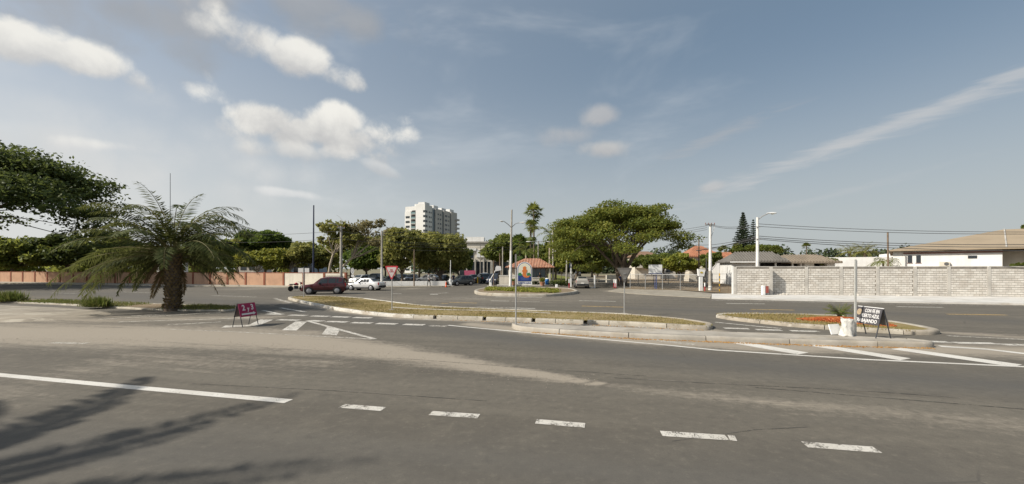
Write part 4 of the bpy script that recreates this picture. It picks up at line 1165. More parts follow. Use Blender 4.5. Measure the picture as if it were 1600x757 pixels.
feather_palm('royal_palm', 'smaller royal palm with drooping fronds left of the gatehouse lamp', PX(822, 74), 74, 0, PZ(398, 74), .18, fr, 'mid', 3.2, .7, .05, 24, M_BARK_P, sheath=.8)
fr = [(i * 2.4 + .3, random.uniform(-.2, 1.2), random.uniform(.8, 1.05), random.uniform(1.0, 1.5), 0) for i in range(30)]
feather_palm('date_palm', 'bushy date palm far right behind the white wall', PX(1352, 92), 92, 0, PZ(393, 92), .35, fr, 'olive', 3.6, .6, .05, 26, M_BARK)
feather_palm('date_palm', 'second bushy date palm behind the white wall, nearer the araucarias', PX(1328, 96), 96, 0, PZ(394, 96), .35, fr, 'olive', 3.4, .6, .05, 26, M_BARK)
fr = [(i * 2.4 + .9, random.uniform(-.1, 1.0), random.uniform(.8, 1.1), random.uniform(1.6, 2.2), 0) for i in range(11)]
feather_palm('coconut_palm', 'small drooping palm behind the block wall at the wooden pole', PX(1380, 48), 48, 0, PZ(407, 48), .12, fr, 'mid', 2.3, .5, .035, 24, M_BARK)

conifer('araucaria', 'tall cone-shaped araucaria left of the tall lamp pole', PX(1161, 118), 118, PZ(333, 118), 3.7, 26, 1)
conifer('araucaria', 'slimmer araucaria partly hidden by the tall lamp pole', PX(1177, 124), 124, PZ(344, 124), 2.6, 24, 2)

# cycad on the right median
cxp = G(1312, 492.5, 0.28)
fr = [(i * 2.4 + random.uniform(-.2, .2), random.uniform(.25, 1.25), random.uniform(.8, 1.05), random.uniform(.5, .9), 0) for i in range(26)]
feather_palm('cycad', 'small green cycad growing from the red mulch bed', cxp[0], cxp[1], 0.27, .16, .11, fr, 'cycad', .8, .17, .012, 24, M_BARK_D, cat='cycad')

# hedge of the gate island: clipped ground cover
hl = [G(q[0], q[1], 0.3) for q in ((757, 453.5), (800, 455), (860, 457), (878, 456.5), (872, 453), (840, 451.5), (800, 450.5), (764, 450))]
P = fill_pts(hl, 220)
V, var = leaf_cloud([(x, y, .34) for x, y in P], [(.35, .35, .16)] * len(P), [38] * len(P), .085, .6)
hd = fast_quads('hedge', V, LEAF['lime'], None, var); tag(hd, 'low yellow-green clipped hedge on the gate island', 'hedge')

# far wooded skyline
def skyline(name, label, x0, x1, y, hs, seed, leaf='far', size=1.1, per=60):
    r = random.Random(seed); C = []; R = []
    x = x0
    while x < x1:
        h = hs * r.uniform(.65, 1.15); w = r.uniform(4, 9)
        C.append((x, y + r.uniform(-12, 12), h * .55)); R.append((w, w * .8, h * .55)); x += w * .8
    V, var = leaf_cloud(C, R, [per * q[0] for q in R], size, .5)
    V[:, :, 2] = np.maximum(V[:, :, 2], .02)
    o = fast_quads(name, V, LEAF[leaf], None, var); o['kind'] = 'stuff'; o['label'] = label
    return o
skyline('far_woods', 'far-off wooded skyline behind the houses on the right', 70, 330, 240, 13.5, 1)
skyline('far_woods', 'wooded skyline seen between the gatehouse trees and the rain tree', -40, 80, 200, 9, 2)
skyline('far_woods', 'wooded skyline behind the left boundary wall', -270, -60, 150, 11, 3, 'mid', 1.0)

# ------------------------------------------------------------------ walls
M_SALMON = pmat('salmon_render', (0.48, 0.295, 0.195), 0.9, 0.08, 0.8, 0.2, 20, patch=((0.40, 0.26, 0.19), 0.9, 0.58, 0.5), streak=((0.30, 0.20, 0.15), 0.4))
M_CREAM = pmat('cream_render', (0.62, 0.575, 0.49), 0.9, 0.06, 0.8, 0.2, 20, patch=((0.45, 0.40, 0.33), 0.9, 0.58, 0.4), streak=((0.40, 0.36, 0.29), 0.35))
M_TERRA = pmat('terracotta_paint', (0.24, 0.085, 0.05), 0.85, 0.12, 1.5, 0.2, 20)
M_WHITE = pmat('white_paint', (0.74, 0.735, 0.71), 0.85, 0.05, 0.8, 0.15, 20, patch=((0.55, 0.53, 0.48), 0.7, 0.6, 0.5), streak=((0.50, 0.47, 0.42), 0.3))
M_WHITE2 = pmat('white_enamel', (0.78, 0.78, 0.76), 0.5, 0.04)
M_BLOCK = pmat('concrete_block', (0.60, 0.565, 0.51), 0.95, 0.1, 1.1, 0.5, 30, patch=((0.48, 0.44, 0.385), 0.45, 0.5, 0.6), streak=((0.40, 0.36, 0.30), 0.55))
M_BLOCK2 = pmat('concrete_block_pale', (0.66, 0.63, 0.575), 0.95, 0.1, 1.1, 0.5, 30, streak=((0.46, 0.42, 0.36), 0.5))
M_MORTAR = pmat('mortar', (0.27, 0.245, 0.21), 0.95, 0.15, 2.0, 0.4, 30)
M_PILLAR = pmat('wall_pillar_concrete', (0.50, 0.475, 0.43), 0.95, 0.14, 1.0, 0.3, 20)

# left boundary wall: panels between terracotta posts
rzw = math.atan2(wdir.y, wdir.x)
lw = thing('boundary_wall', 'long salmon and cream boundary wall with terracotta posts on the left', 'wall', (WL1.x, WL1.y, 0.1), rzw)
PITCH = 3.42; HW = 1.85
for i in range(33):
    x1 = -i * PITCH; x0 = x1 - PITCH
    mb = MB(); mb.box(((x0 + x1) / 2, 0, HW / 2 - .05), (PITCH - .3, .16, HW - .1)); mb.build('wall_panel', M_CREAM if i < 3 else M_SALMON, lw)
    mb = MB(); mb.box(((x0 + x1) / 2, 0, HW - .035), (PITCH - .3, .22, .09)); mb.build('coping', M_TERRA, lw)
    mb = MB(); mb.box((x1 - .0, 0, HW / 2 - .02), (.3, .28, HW + .1)); mb.build('post', M_TERRA, lw)

# low white wall in front of the car park
a = Vector((-21.4, 56.4)); b = Vector((-9.2, 57.6)); d = b - a
lo = thing('low_wall', 'low white wall in front of the parked cars', 'wall', (a.x, a.y, 0.1), math.atan2(d.y, d.x))
for i in range(4):
    L = d.length / 4
    mb = MB(); mb.bbox((L * (i + .5), 0, .31), (L - .012, .2, .66), .02); mb.build('wall_panel', M_WHITE, lo)

# block wall on the right: each panel is laid masonry between cast pillars
BW0 = Vector(G(1141, 461.6)); BW1 = Vector(G(1600, 466.6)); bd = (BW1 - BW0).normalized(); bL = (BW1 - BW0).length
rzb = math.atan2(bd.y, bd.x)
bw = thing('block_wall', 'long unpainted concrete block wall with cast pillars on the right', 'wall', (BW0.x, BW0.y, 0.13), rzb)
BH = 2.52
CW, CH = 0.42, 0.195
def block_panel(x0, x1, yoff):
    """courses of blocks proud of the recessed mortar"""
    mb = MB(); mb.cur = 0
    mb.box(((x0 + x1) / 2, yoff, BH / 2), (x1 - x0, .10, BH))
    r = random.Random(int(x0 * 100))
    n = int(BH / CH)
    for c in range(n):
        z = c * CH + CH / 2; x = x0 - (CW / 2 if c % 2 else 0)
        while x < x1 - .02:
            a = max(x, x0) + .015; b = min(x + CW, x1) - .015
            if b - a > .05:
                pr = r.uniform(.0, .007); mb.cur = 1 if r.random() < .55 else 2
                mb.box(((a + b) / 2, yoff, z), (b - a, .126 + pr * 2, CH - .036))
            x += CW
    o = mb.build('block_panel', [M_MORTAR, M_BLOCK, M_BLOCK2], bw); o['kind'] = 'stuff'
    return o
def pillar(x, yoff, w=.26, h=BH + .03):
    mb = MB(); mb.box((x, yoff, h / 2 - .01), (w, .19, h)); return mb.build('pillar', M_PILLAR, bw)
block_panel(.25, 3.0, -.85); pillar(.13, -.85, .24); pillar(3.12, -.85, .26)
mb = MB(); mb.box((3.16, -.4, BH / 2), (.14, .78, BH - .01)); mb.build('return_wall', M_PILLAR, bw)
xs_ = [3.3, 6.4, 9.2, 12.05, 14.9, 17.4, 20.3, 23.2, 26.1, 29.0, 31.9, 34.8]
for i, (a, b) in enumerate(zip(xs_, xs_[1:])):
    block_panel(a + (.13 if i else 0), b - .13, 0); pillar(b, 0, .38 if i == 6 else .25)
    mb = MB(); mb.box(((a + b) / 2, 0, BH + .02), (b - a - .26 + (.13 if i == 0 else 0), .15, .06)); mb.build('coping', M_PILLAR, bw)
mb = MB(); mb.box((1.63, -.85, BH + .02), (2.72, .15, .06)); mb.build('coping', M_PILLAR, bw)
# rubble along the foot of the wall
M_RUB = pmat('rubble', (0.50, 0.47, 0.42), 0.95, 0.2, 3, 0.4, 20)
for i in range(14):
    t = random.uniform(3.6, 27) if i > 6 else random.uniform(3.4, 5.2)
    p = BW0 + bd * t - Vector((-bd.y, bd.x)) * random.uniform(.25, .8)
    mb = MB(); s = random.uniform(.06, .2)
    bm = bmesh.new(); bmesh.ops.create_icosphere(bm, subdivisions=1, radius=s)
    for v in bm.verts: v.co = Vector((v.co.x * random.uniform(1, 1.9), v.co.y, v.co.z * random.uniform(.4, .8)))
    me = bpy.data.meshes.new('rubble_stone'); bm.to_mesh(me); bm.free(); me.materials.append(M_RUB)
    o = link_mesh('rubble_stone', me, None, (p.x, p.y, .13 + s * .3), random.uniform(0, 3))
    tag(o, 'loose pale rubble lump at the foot of the block wall', 'rubble', 'rubble along the block wall')

# ------------------------------------------------------------------ glass and frames
M_GLASS = glass_mat('window_glass')
M_GLASS_B = glass_mat('tower_glass', (0.05, 0.075, 0.09), 0.12)
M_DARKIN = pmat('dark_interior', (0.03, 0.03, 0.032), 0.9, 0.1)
M_TOWER = pmat('tower_render', (0.66, 0.655, 0.63), 0.85, 0.04, 0.15, 0.0, streak=((0.52, 0.50, 0.46), 0.3))
M_TOWER_SHADE = pmat('tower_render_shaded', (0.50, 0.48, 0.45), 0.85, 0.05, 0.15, 0.0)  # shade of the long right side, put into a greyer copy of the render
M_RAIL = glass_mat('balcony_glass', (0.10, 0.16, 0.16), 0.15)
M_FRAME = pmat('window_frame', (0.10, 0.10, 0.10), 0.6, 0.05)

# ------------------------------------------------------------------ apartment tower
c0 = Vector((PX(664, 230), 230)); c1 = Vector((PX(714, 264), 264))
u_ = (c1 - c0).normalized()                    # along the long right side, away from the viewer
tw = thing('apartment_tower', 'white high-rise apartment tower standing above the trees', 'building', (c0.x, c0.y, 0), math.atan2(u_.y, u_.x))
TL = (c1 - c0).length; TWD = 13.8; TH = 38.0; FH = 2.72
def tbox(name, x0, x1, y0, y1, z0, z1, mat): 
    mb = MB(); mb.box(((x0 + x1) / 2, (y0 + y1) / 2, (z0 + z1) / 2), (x1 - x0, y1 - y0, z1 - z0)); return mb.build(name, mat, tw)
# local x = along the long side, local y = to the left (towards the sunlit end face at x = 0)
tbox('wall', 0.8, TL, 1.0, TWD, 0, TH, M_TOWER)                 # core
tbox('wall', 0, 0.79, 0, 6.2, 0, TH + .9, M_TOWER)              # blank white slab on the end face
tbox('wall', 0.25, 0.79, 9.6, TWD - .02, 0, TH - 2.7, M_TOWER)
for x0, x1, m, top in ((0.8, 7.6, M_TOWER, TH + .6), (11.0, 18.6, M_TOWER_SHADE, TH - .4), (20.6, 27.6, M_TOWER_SHADE, TH - .2), (29.2, TL + .1, M_TOWER_SHADE, TH + .2)):
    tbox('wing', x0, x1, 0.0, 0.99, 0, top, m)
for x0, x1 in ((7.62, 10.98), (18.62, 20.58), (27.62, 29.18)):
    tbox('stair_glazing', x0, x1, .55, .98, 0, TH - 1, M_GLASS_B)
tbox('side_glazing', 1.0, 3.0, TWD + .0, TWD + .4, 0, TH - 3.5, M_GLASS_B)
for x0, x1, y0, y1, h in ((1.5, 6.5, 1.2, 5.5, 2.2), (3.0, 9.0, 6.5, 9.0, 1.6), (12, 17, 2, 6, 1.9), (21, 26, 2, 6, 1.6), (30, 35, 1.5, 6, 2.0)):
    tbox('roof_block', x0, x1, y0, y1, TH - .01, TH + h, M_TOWER)
mbw = MB(); mbw.box((0, 0, 0), (.12, 1, 1)); w_me = None
def twin(x, y, z, sx, sy, sz, mat=M_GLASS, name='window'):
    mb = MB(); mb.box((0, 0, 0), (sx, sy, sz)); o = mb.build(name, mat, tw); o.location = (x, y, z); return o
P0 = {}
def shared_win(key, x, y, z, s, mat, name='window'):
    if key not in P0:
        o = twin(x, y, z, *s, mat, name); P0[key] = o
    else:
        o = P0[key].copy(); COL.objects.link(o); o.location = (x, y, z)
    return o
for f in range(13):
    z = 2.0 + f * FH
    if f < 12:
        shared_win('end', .2, 11.8, z, (.16, 2.6, 1.15), M_GLASS)
    # balconies beside the blank slab
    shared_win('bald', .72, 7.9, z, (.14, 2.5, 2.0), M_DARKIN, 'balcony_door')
    shared_win('bals', .35, 7.9, z - 1.15, (.88, 3.0, .2), M_TOWER, 'balcony_slab')
    shared_win('balr', -.06, 7.9, z - .5, (.06, 3.0, 1.0), M_RAIL, 'balcony_rail')
    # corner windows wrapping onto the long side
    shared_win('corn', 1.35, -.02, z + .1, (2.0, .16, 1.2), M_GLASS)
    shared_win('cornb', -.02, .6, z + .1, (.16, 1.1, 1.2), M_GLASS)
    for x, w in ((4.4, .9), (6.2, .9)): shared_win('s%s' % w, x, -.02, z, (w, .16, 1.0), M_GLASS)
    for x in (14.0, 16.6): shared_win('m', x, -.02, z, (1.3, .16, .95), M_GLASS)
    shared_win('m2', 23.0, -.02, z, (2.6, .16, 1.1), M_GLASS); shared_win('s0.9', 26.2, -.02, z, (.9, .16, 1.0), M_GLASS)
    shared_win('balk', TL - .6, -.75, z - 1.0, (2.6, 1.6, 1.1), M_TOWER_SHADE, 'balcony_slab')

# white commercial block behind the entrance
cb = thing('commercial_block', 'pale two-storey building with dark ground floor behind the entrance cars', 'building', (PX(715, 112), 112, 0), 0)
def cbx(name, x0, x1, y0, y1, z0, z1, mat, par=cb): 
    mb = MB(); mb.box(((x0 + x1) / 2, (y0 + y1) / 2, (z0 + z1) / 2), (x1 - x0, y1 - y0, z1 - z0)); return mb.build(name, mat, par)
cbx('wall', 0, 14, .4, 14, 0, 9.6, M_CREAM)
cbx('fascia', 5.2, 13.5, 0, .4, 5.6, 7.6, M_WHITE)
cbx('fascia', 0, 5.1, -.1, .4, 7.4, 8.0, M_WHITE)
cbx('roof_edge', -.3, 14.3, 0, 14.2, 9.62, 9.95, M_PILLAR)
for i in range(6): cbx('window', .5 + i * 2.3, 2.3 + i * 2.3, .3, .39, .6, 4.4, M_GLASS)
for i in range(5): cbx('column', 2.35 + i * 2.3, 2.62 + i * 2.3, -.25, .29, 0, 5.2, M_PILLAR)
for i in range(2): cbx('window', .6 + i * 2.2, 2.1 + i * 2.2, .3, .39, 5.4, 6.9, M_GLASS)
cbx('rooftop_room', 2.0, 7.0, 3, 8, 9.96, 11.4, M_WHITE)
bn = MB(); bn.box((0, 0, .7), (2.6, .06, 1.1)); bn.box((-1.2, 0, .0), (.06, .06, 1.5)); bn.box((1.2, 0, .0), (.06, .06, 1.5))
o = bn.build('pink_banner', pmat('pink_banner', (0.45, 0.10, 0.17), 0.7, 0.05)); o.location = (PX(734, 96), 96, .8); tag(o, 'pink banner hung low behind the entrance cars', 'banner')

# pale blue and white low buildings glimpsed behind the left wall
for px0, px1, y, z, m, lab in ((455, 492, 92, PZ(405, 92), pmat('pale_blue_render', (0.36, 0.44, 0.52), .85, .06), 'pale blue low building glimpsed behind the cream wall panels'),
                               (372, 402, 100, PZ(397, 100), M_PILLAR, 'grey low building glimpsed right of the date palm'),
                               (245, 262, 95, PZ(398, 95), M_WHITE, 'small white building glimpsed left of the date palm trunk')):
    r_ = thing('low_building', lab, 'building', (PX((px0 + px1) / 2, y), y, 0)); w_ = PS(px1 - px0, y)
    cbx('wall', -w_ / 2, w_ / 2, 0, 6, 0, z, m, r_); cbx('roof_edge', -w_ / 2 - .2, w_ / 2 + .2, -.2, 6.2, z + .01, z + .25, M_PILLAR, r_)
    for k in range(2): cbx('window', -w_ / 2 + .6 + k * w_ * .45, -w_ / 2 + .6 + k * w_ * .45 + w_ * .3, -.06, -.005, z * .35, z * .75, M_GLASS, r_)

# ------------------------------------------------------------------ gatehouse
def tile_roof(root, hw, hd, z0, z1, rx, mat, name='roof', over=.0, step=.24):
    """hipped roof with real barrel-tile ribs on the front and back slopes"""
    ridge0, ridge1 = rx
    mb = MB()
    mb.add([(-hw, -hd, z0), (hw, -hd, z0), (hw, hd, z0), (-hw, hd, z0), (ridge0, 0, z1), (ridge1, 0, z1)], [(0, 1, 5, 4), (2, 3, 4, 5), (1, 2, 5), (3, 0, 4), (3, 2, 1, 0)])
    for s in (-1, 1):
        x = -hw + step / 2
        while x < hw:
            if x < ridge0: t = (x + hw) / (ridge0 + hw)
            elif x > ridge1: t = (hw - x) / (hw - ridge1)
            else: t = 1.0
            mb.tube([(x, s * hd, z0 + .03), (x, s * hd * (1 - t), z0 + (z1 - z0) * t + .03)], step * .33, 6, True)
            x += step
    for sx, ridge in ((-1, ridge0), (1, ridge1)):
        y = -hd + step / 2
        while y < hd:
            t = 1 - abs(y) / hd
            mb.tube([(sx * hw, y, z0 + .03), (sx * hw + (ridge - sx * hw) * t, y, z0 + (z1 - z0) * t + .03)], step * .33, 6, True)
            y += step
    return mb.build(name, mat, root, smooth=True)
M_TILE = pmat('clay_tile', (0.40, 0.19, 0.12), 0.85, 0.22, 2.5, 0.3, 10, col2=(0.50, 0.32, 0.23), patch=((0.28, 0.14, 0.10), 1.2, 0.55, 0.7))
M_TILE2 = pmat('orange_tile', (0.37, 0.165, 0.095), 0.85, 0.14, 1.0, 0.3, 8)
gx, gy = PX(827, 65), 65.0
gh = thing('gatehouse', 'small gatehouse with clay barrel-tile hip roof at the entrance', 'building', (gx, gy, .1))
tile_roof(gh, 3.75, 2.9, 2.55, 3.95, (-.6, 1.6), M_TILE)
def ghx(name, x0, x1, y0, y1, z0, z1, mat): return cbx(name, x0, x1, y0, y1, z0, z1, mat, gh)
ghx('plinth', -4.4, 3.9, -3.1, 3.0, -.1, .08, M_KERB_W)
ghx('wall', -1.2, 2.4, -1.9, 1.9, .09, 1.05, M_CREAM)
ghx('back_wall', -2.8, 2.9, 1.95, 2.1, .09, 2.5, M_CREAM)
for i in range(5): ghx('pane', -1.15 + i * .71, -.5 + i * .71, -1.8, -1.76, 1.06, 2.45, M_GLASS_B)
for i in range(6): ghx('mullion', -1.21 + i * .71, -1.15 + i * .71, -1.83, -1.73, 1.06, 2.5, M_FRAME)
ghx('side_pane', 2.3, 2.36, -1.7, 1.8, 1.06, 2.45, M_GLASS_B)
ghx('side_pane', -1.16, -1.1, -1.7, 1.8, 1.06, 2.45, M_GLASS_B)
for x in (-3.2, 3.0):
    for y in (-2.4, 2.4): ghx('column', x - .13, x + .13, y - .13, y + .13, .09, 2.54, M_CREAM)
ghx('beam', -3.4, 3.2, -2.55, -2.3, 2.42, 2.54, M_TERRA)
# cream planter wall in front of the gatehouse
pw = thing('planter_wall', 'low cream wall left of the arched emblem sign', 'wall', (PX(780, 60.5), 60.5, .1))
cbx('wall', 0, 3.2, -.15, .15, 0, 1.35, M_CREAM, pw); cbx('coping', -.05, 3.25, -.2, .2, 1.351, 1.42, M_WHITE, pw)
pw = thing('planter_wall', 'low cream wall right of the arched emblem sign', 'wall', (PX(832, 60.5), 60.5, .1))
cbx('wall', 0, 1.05, -.15, .15, 0, 1.0, M_CREAM, pw); cbx('coping', -.05, 1.1, -.2, .2, 1.001, 1.07, M_WHITE, pw)
mb = MB(); mb.box((0, 0, 0), (6.5, 1.6, .2)); o = mb.build('sign_plinth', M_KERB_W); o.location = (PX(812, 59.2), 59.2, .08); tag(o, 'low pale plinth under the arched emblem sign', 'plinth')

# arched emblem sign
M_BLUE = pmat('sign_blue', (0.025, 0.055, 0.22), 0.6, 0.05)
M_ORANGE = pmat('sign_orange', (0.66, 0.20, 0.055), 0.6, 0.05)
M_GREEN = pmat('sign_green', (0.04, 0.20, 0.08), 0.6, 0.05)
M_CREAMS = pmat('sign_cream', (0.74, 0.71, 0.58), 0.6, 0.03)
Ys = 58.9
es = thing('emblem_sign', 'arched white sign with orange seahorse over blue water', 'sign', (PX(819.6, Ys), Ys, .16))
SW, SH = 1.08, 3.3
def arch(hw, z0, ztop, n=18):
    zc = ztop - hw
    return [(-hw, z0), (hw, z0)] + [(hw * math.cos(math.pi * i / n), zc + hw * math.sin(math.pi * i / n)) for i in range(n + 1)]
def flat(name, outline, y, t, mat):
    mb = MB(); mb.prism(outline, 'y', y - t, y); return mb.build(name, mat, es)
flat('panel', arch(SW, 0, SH), .12, .24, M_WHITE2)
flat('blue_border', arch(SW - .09, .5, SH - .09), -.122, .012, M_BLUE)
flat('cream_field', arch(SW - .17, .55, SH - .17), -.136, .012, M_CREAMS)
flat('water', [(-.9, .55), (.9, .55), (.9, 1.22), (.6, 1.3), (.3, 1.22), (0, 1.3), (-.3, 1.38), (-.6, 1.3), (-.9, 1.36)], -.15, .012, M_BLUE)
for cx_, s in ((-.62, 1), (.62, 1)):
    flat('foliage_mark', [(cx_ - .28, 1.3), (cx_ + .28, 1.3), (cx_ + .3, 1.52), (cx_ + .14, 1.6), (cx_ + .12, 1.78), (cx_ - .06, 1.7), (cx_ - .2, 1.78), (cx_ - .3, 1.52)], -.1495, .008, M_GREEN)
flat('seahorse', [(-.12, 2.62), (.06, 2.68), (.2, 2.58), (.22, 2.4), (.18, 2.28), (.32, 2.2), (.4, 2.02), (.3, 1.86), (.2, 1.6), (.24, 1.36), (.42, 1.25), (.66, 1.34), (.76, 1.28), (.6, 1.1), (.3, 1.02), (0, 1.08), (-.22, 1.22), (-.3, 1.5), (-.26, 1.8), (-.38, 1.98), (-.32, 2.12), (-.2, 2.2), (-.22, 2.3), (-.28, 2.46)], -.164, .014, M_ORANGE)
for z in (.72, .9, 1.06): flat('wave_line', [(-.6, z), (.55, z), (.62, z + .03), (-.5, z + .03)], -.163, .006, pmat('wave_paint', (0.16, 0.24, 0.45), .6, .05))
text_part('lettering', 'PUERTO AZUL', .34, M_BLUE, es, (0, -.135, .26), (math.radians(90), 0, 0), width=1.86, depth=.006)

# pots, barrel
def lathe_thing(name, label, cat, px, Y, z, prof, mat, part, extra=None):
    r = thing(name, label, cat, (PX(px, Y), Y, z)); mb = MB(); mb.lathe(prof, 16); mb.build(part, mat, r, smooth=True)
    if extra: extra(r)
    return r
def shrub_in(r, z, rad, n, key='lime'):
    V, var = leaf_cloud([(0, 0, z), (.12, .1, z + .1), (-.14, 0, z + .08)], [(rad, rad, rad * .8)] * 3, [n] * 3, .09, .4); fast_quads('shrub', V, LEAF[key], r, var)
M_CLAY = pmat('clay_pot', (0.42, 0.20, 0.12), .85, .1)
lathe_thing('flower_pot', 'large clay pot with a round green shrub beside the blue barrel', 'pot', 847.5, 57.8, .1, [(.26, 0), (.34, .3), (.38, .42), (.4, .44), (.4, .5), (.34, .5), (.33, .44)], M_CLAY, 'pot', lambda r: shrub_in(r, .75, .32, 160))
lathe_thing('flower_pot', 'clay pot at the cream wall left of the emblem sign', 'pot', 802.5, 58.2, .18, [(.26, 0), (.34, .3), (.38, .42), (.4, .44), (.4, .5), (.34, .5), (.33, .44)], M_CLAY, 'pot', lambda r: shrub_in(r, .6, .25, 90, 'mid'))
def barrel_top(r):
    mb = MB(); mb.lathe([(.29, .86), (.3, .9), (.2, .98), (.05, 1.0)], 16); mb.build('lid', M_WHITE2, r, smooth=True)
lathe_thing('barrel', 'bright blue barrel with pale lid in front of the gatehouse', 'barrel', 854.8, 60.5, .1, [(.26, 0), (.28, .05), (.285, .28), (.3, .3), (.285, .33), (.285, .58), (.3, .6), (.285, .63), (.28, .83), (.26, .86)], pmat('blue_plastic', (0.03, 0.17, 0.46), .5, .05), 'drum', barrel_top)
V, var = leaf_cloud([(PX(835 + i * 4, 60) , 60 - .2 * (i % 2), .4) for i in range(2)], [(.4, .3, .35)] * 2, [140, 140], .1, .4)
o = fast_quads('dark_shrub', V, LEAF['dark'], None, var); tag(o, 'small dark shrub at the right foot of the emblem sign', 'shrub')
V, var = leaf_cloud([(PX(862 + i * 5.5, 58.5), 58.5, .45) for i in range(6)], [(.55, .4, .4)] * 6, [170] * 6, .11, .4)
o = fast_quads('dark_hedge', V, LEAF['dark'], None, var); tag(o, 'dark low hedge between the gatehouse and the exit lane', 'hedge')

# ------------------------------------------------------------------ houses on the right
def house(name, label, x, y, rz, parts_fn):
    r = thing(name, label, 'house', (x, y, 0.05), rz); parts_fn(r); return r
def hip(root, x0, x1, y0, y1, z0, z1, mat, rx0, rx1, ry=None, name='roof', rib=None):
    ry = ry if ry is not None else (y0 + y1) / 2
    mb = MB(); t = .14
    mb.add([(x0, y0, z0), (x1, y0, z0), (x1, y1, z0), (x0, y1, z0), (rx0, ry, z1), (rx1, ry, z1), (x0, y0, z0 - t), (x1, y0, z0 - t), (x1, y1, z0 - t), (x0, y1, z0 - t)],
           [(0, 1, 5, 4), (2, 3, 4, 5), (1, 2, 5), (3, 0, 4), (6, 7, 1, 0), (7, 8, 2, 1), (8, 9, 3, 2), (9, 6, 0, 3), (9, 8, 7, 6)])
    if rib:
        x = x0 + rib / 2
        while x < x1:
            tt = (x - x0) / (rx0 - x0) if x < rx0 and rx0 > x0 else ((x1 - x) / (x1 - rx1) if x > rx1 and x1 > rx1 else 1)
            mb.tube([(x, y0, z0 + .02), (x, y0 + (ry - y0) * tt, z0 + (z1 - z0) * tt + .02)], rib * .3, 5)
            x += rib
    return mb.build(name, mat, root)
def hb(root, name, x0, x1, y0, y1, z0, z1, mat): return cbx(name, x0, x1, y0, y1, z0, z1, mat, root)

# red-roofed two-storey house
def f1(r):
    hb(r, 'wall', 0, 5.5, 0, 7, 0, 4.6, M_CREAM)
    hip(r, -.5, 6.2, -.6, 7.6, 4.75, 6.9, M_TILE2, 2.2, 3.6, rib=.34)
    hb(r, 'window', 1.9, 3.0, -.08, -.003, 3.0, 4.1, M_GLASS); hb(r, 'window', 2.2, 3.0, -.08, -.003, 1.4, 2.2, M_GLASS)
    hb(r, 'balcony', -.0, 5.5, -.9, -.01, 2.2, 2.5, M_CREAM)
    hb(r, 'window', .4, 1.2, -.08, -.003, 2.9, 4.0, M_GLASS)
house('red_roof_house', 'cream two-storey house with red tile roof behind the brown pole', PX(1077, 78), 78, -.08, f1)
def f1b(r):
    hb(r, 'wall', 0, 6.5, 0, 7, 0, 3.6, M_CREAM)
    hip(r, -.6, 7.4, -.7, 7.6, 3.7, 5.9, M_TILE2, 2.0, 5.0, rib=.34)
    hb(r, 'window', 3.6, 5.6, -.08, -.003, 1.4, 3.0, M_GLASS); hb(r, 'post', .1, .4, -.6, -.3, 0, 3.6, M_CREAM)
house('red_roof_house', 'single-storey red-tiled house between the white pole and the grey roof', PX(1113, 84), 84, -.08, f1b)
def f1c(r):
    hb(r, 'wall', 0, 6, 0, 6, 0, 5.2, M_CREAM); hip(r, -.5, 6.5, -.5, 6.5, 5.3, 6.6, pmat('brown_roof', (0.24, 0.15, 0.10), .9, .12), 2, 4)
    hb(r, 'window', .8, 2.2, -.08, -.003, 3.4, 4.6, M_GLASS); hb(r, 'window', 3.6, 5.0, -.08, -.003, 3.4, 4.6, M_GLASS)
    hb(r, 'balcony', 0, 6, -.9, -.01, 2.6, 3.2, M_CREAM)
house('brown_roof_house', 'cream house with brown roof half hidden behind the rain tree trunk', PX(992, 96), 96, 0, f1c)
def f1d(r):
    hb(r, 'wall', 0, 9, 0, 6, 0, 4.0, M_CREAM); hb(r, 'roof_edge', -.2, 9.2, -.2, 6.2, 4.01, 4.3, M_PILLAR)
    for k in range(3): hb(r, 'window', 1 + k * 2.8, 2.6 + k * 2.8, -.08, -.003, 1.5, 3.0, M_GLASS)
house('flat_roof_house', 'long cream house far behind the white billboard', PX(1000, 104), 104, 0, f1d)

# long low house with grey sheet roof
M_GREYROOF = pmat('grey_roof', (0.155, 0.145, 0.13), .9, .12, .4, .2, 8)
M_TANROOF = pmat('tan_roof', (0.235, 0.195, 0.15), .9, .12, .4, .2, 8)
def f2(r):
    hb(r, 'wall', 0, 4.4, 0, 6, 0, 3.35, M_WHITE)
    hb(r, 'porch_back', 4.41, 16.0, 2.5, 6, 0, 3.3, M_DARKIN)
    for x in (4.6, 7.4, 10.2, 11.6): hb(r, 'post', x, x + .25, -.1, .15, 0, 3.3, M_WHITE)
    hb(r, 'wall', 12.4, 14.0, .2, 2.4, 0, 3.2, M_WHITE)
    hb(r, 'wall', 16.01, 17.2, 0, 6, 0, 3.2, M_WHITE); hb(r, 'window', 14.2, 15.9, 1.8, 2.4, 1.2, 3.0, M_GLASS)
    hip(r, -.5, 9.6, -.8, 6.8, 3.5, 5.0, M_GREYROOF, 1.6, 8.4, rib=.5)
    hip(r, 9.62, 18.0, -.7, 6.6, 3.35, 4.5, M_TANROOF, 10.0, 16.2, name='low_roof', rib=.5)
    hb(r, 'fascia', -.52, 4.3, -.92, -.81, 3.34, 3.52, M_WHITE)
house('long_house', 'long low white house with grey and tan sheet roofs behind the block wall', PX(1143, 62), 62, -.2, f2).scale.x = .8
# white boundary wall left of the block wall
hw_ = thing('garden_wall', 'bright white garden wall behind the utility pole', 'wall', (PX(1103, 74), 74, .05), -.35)
for i in range(3): hb(hw_, 'wall_panel', i * 1.75, i * 1.75 + 1.74, 0, .2, 0, PZ(405 + i * 1.5, 74), M_WHITE)
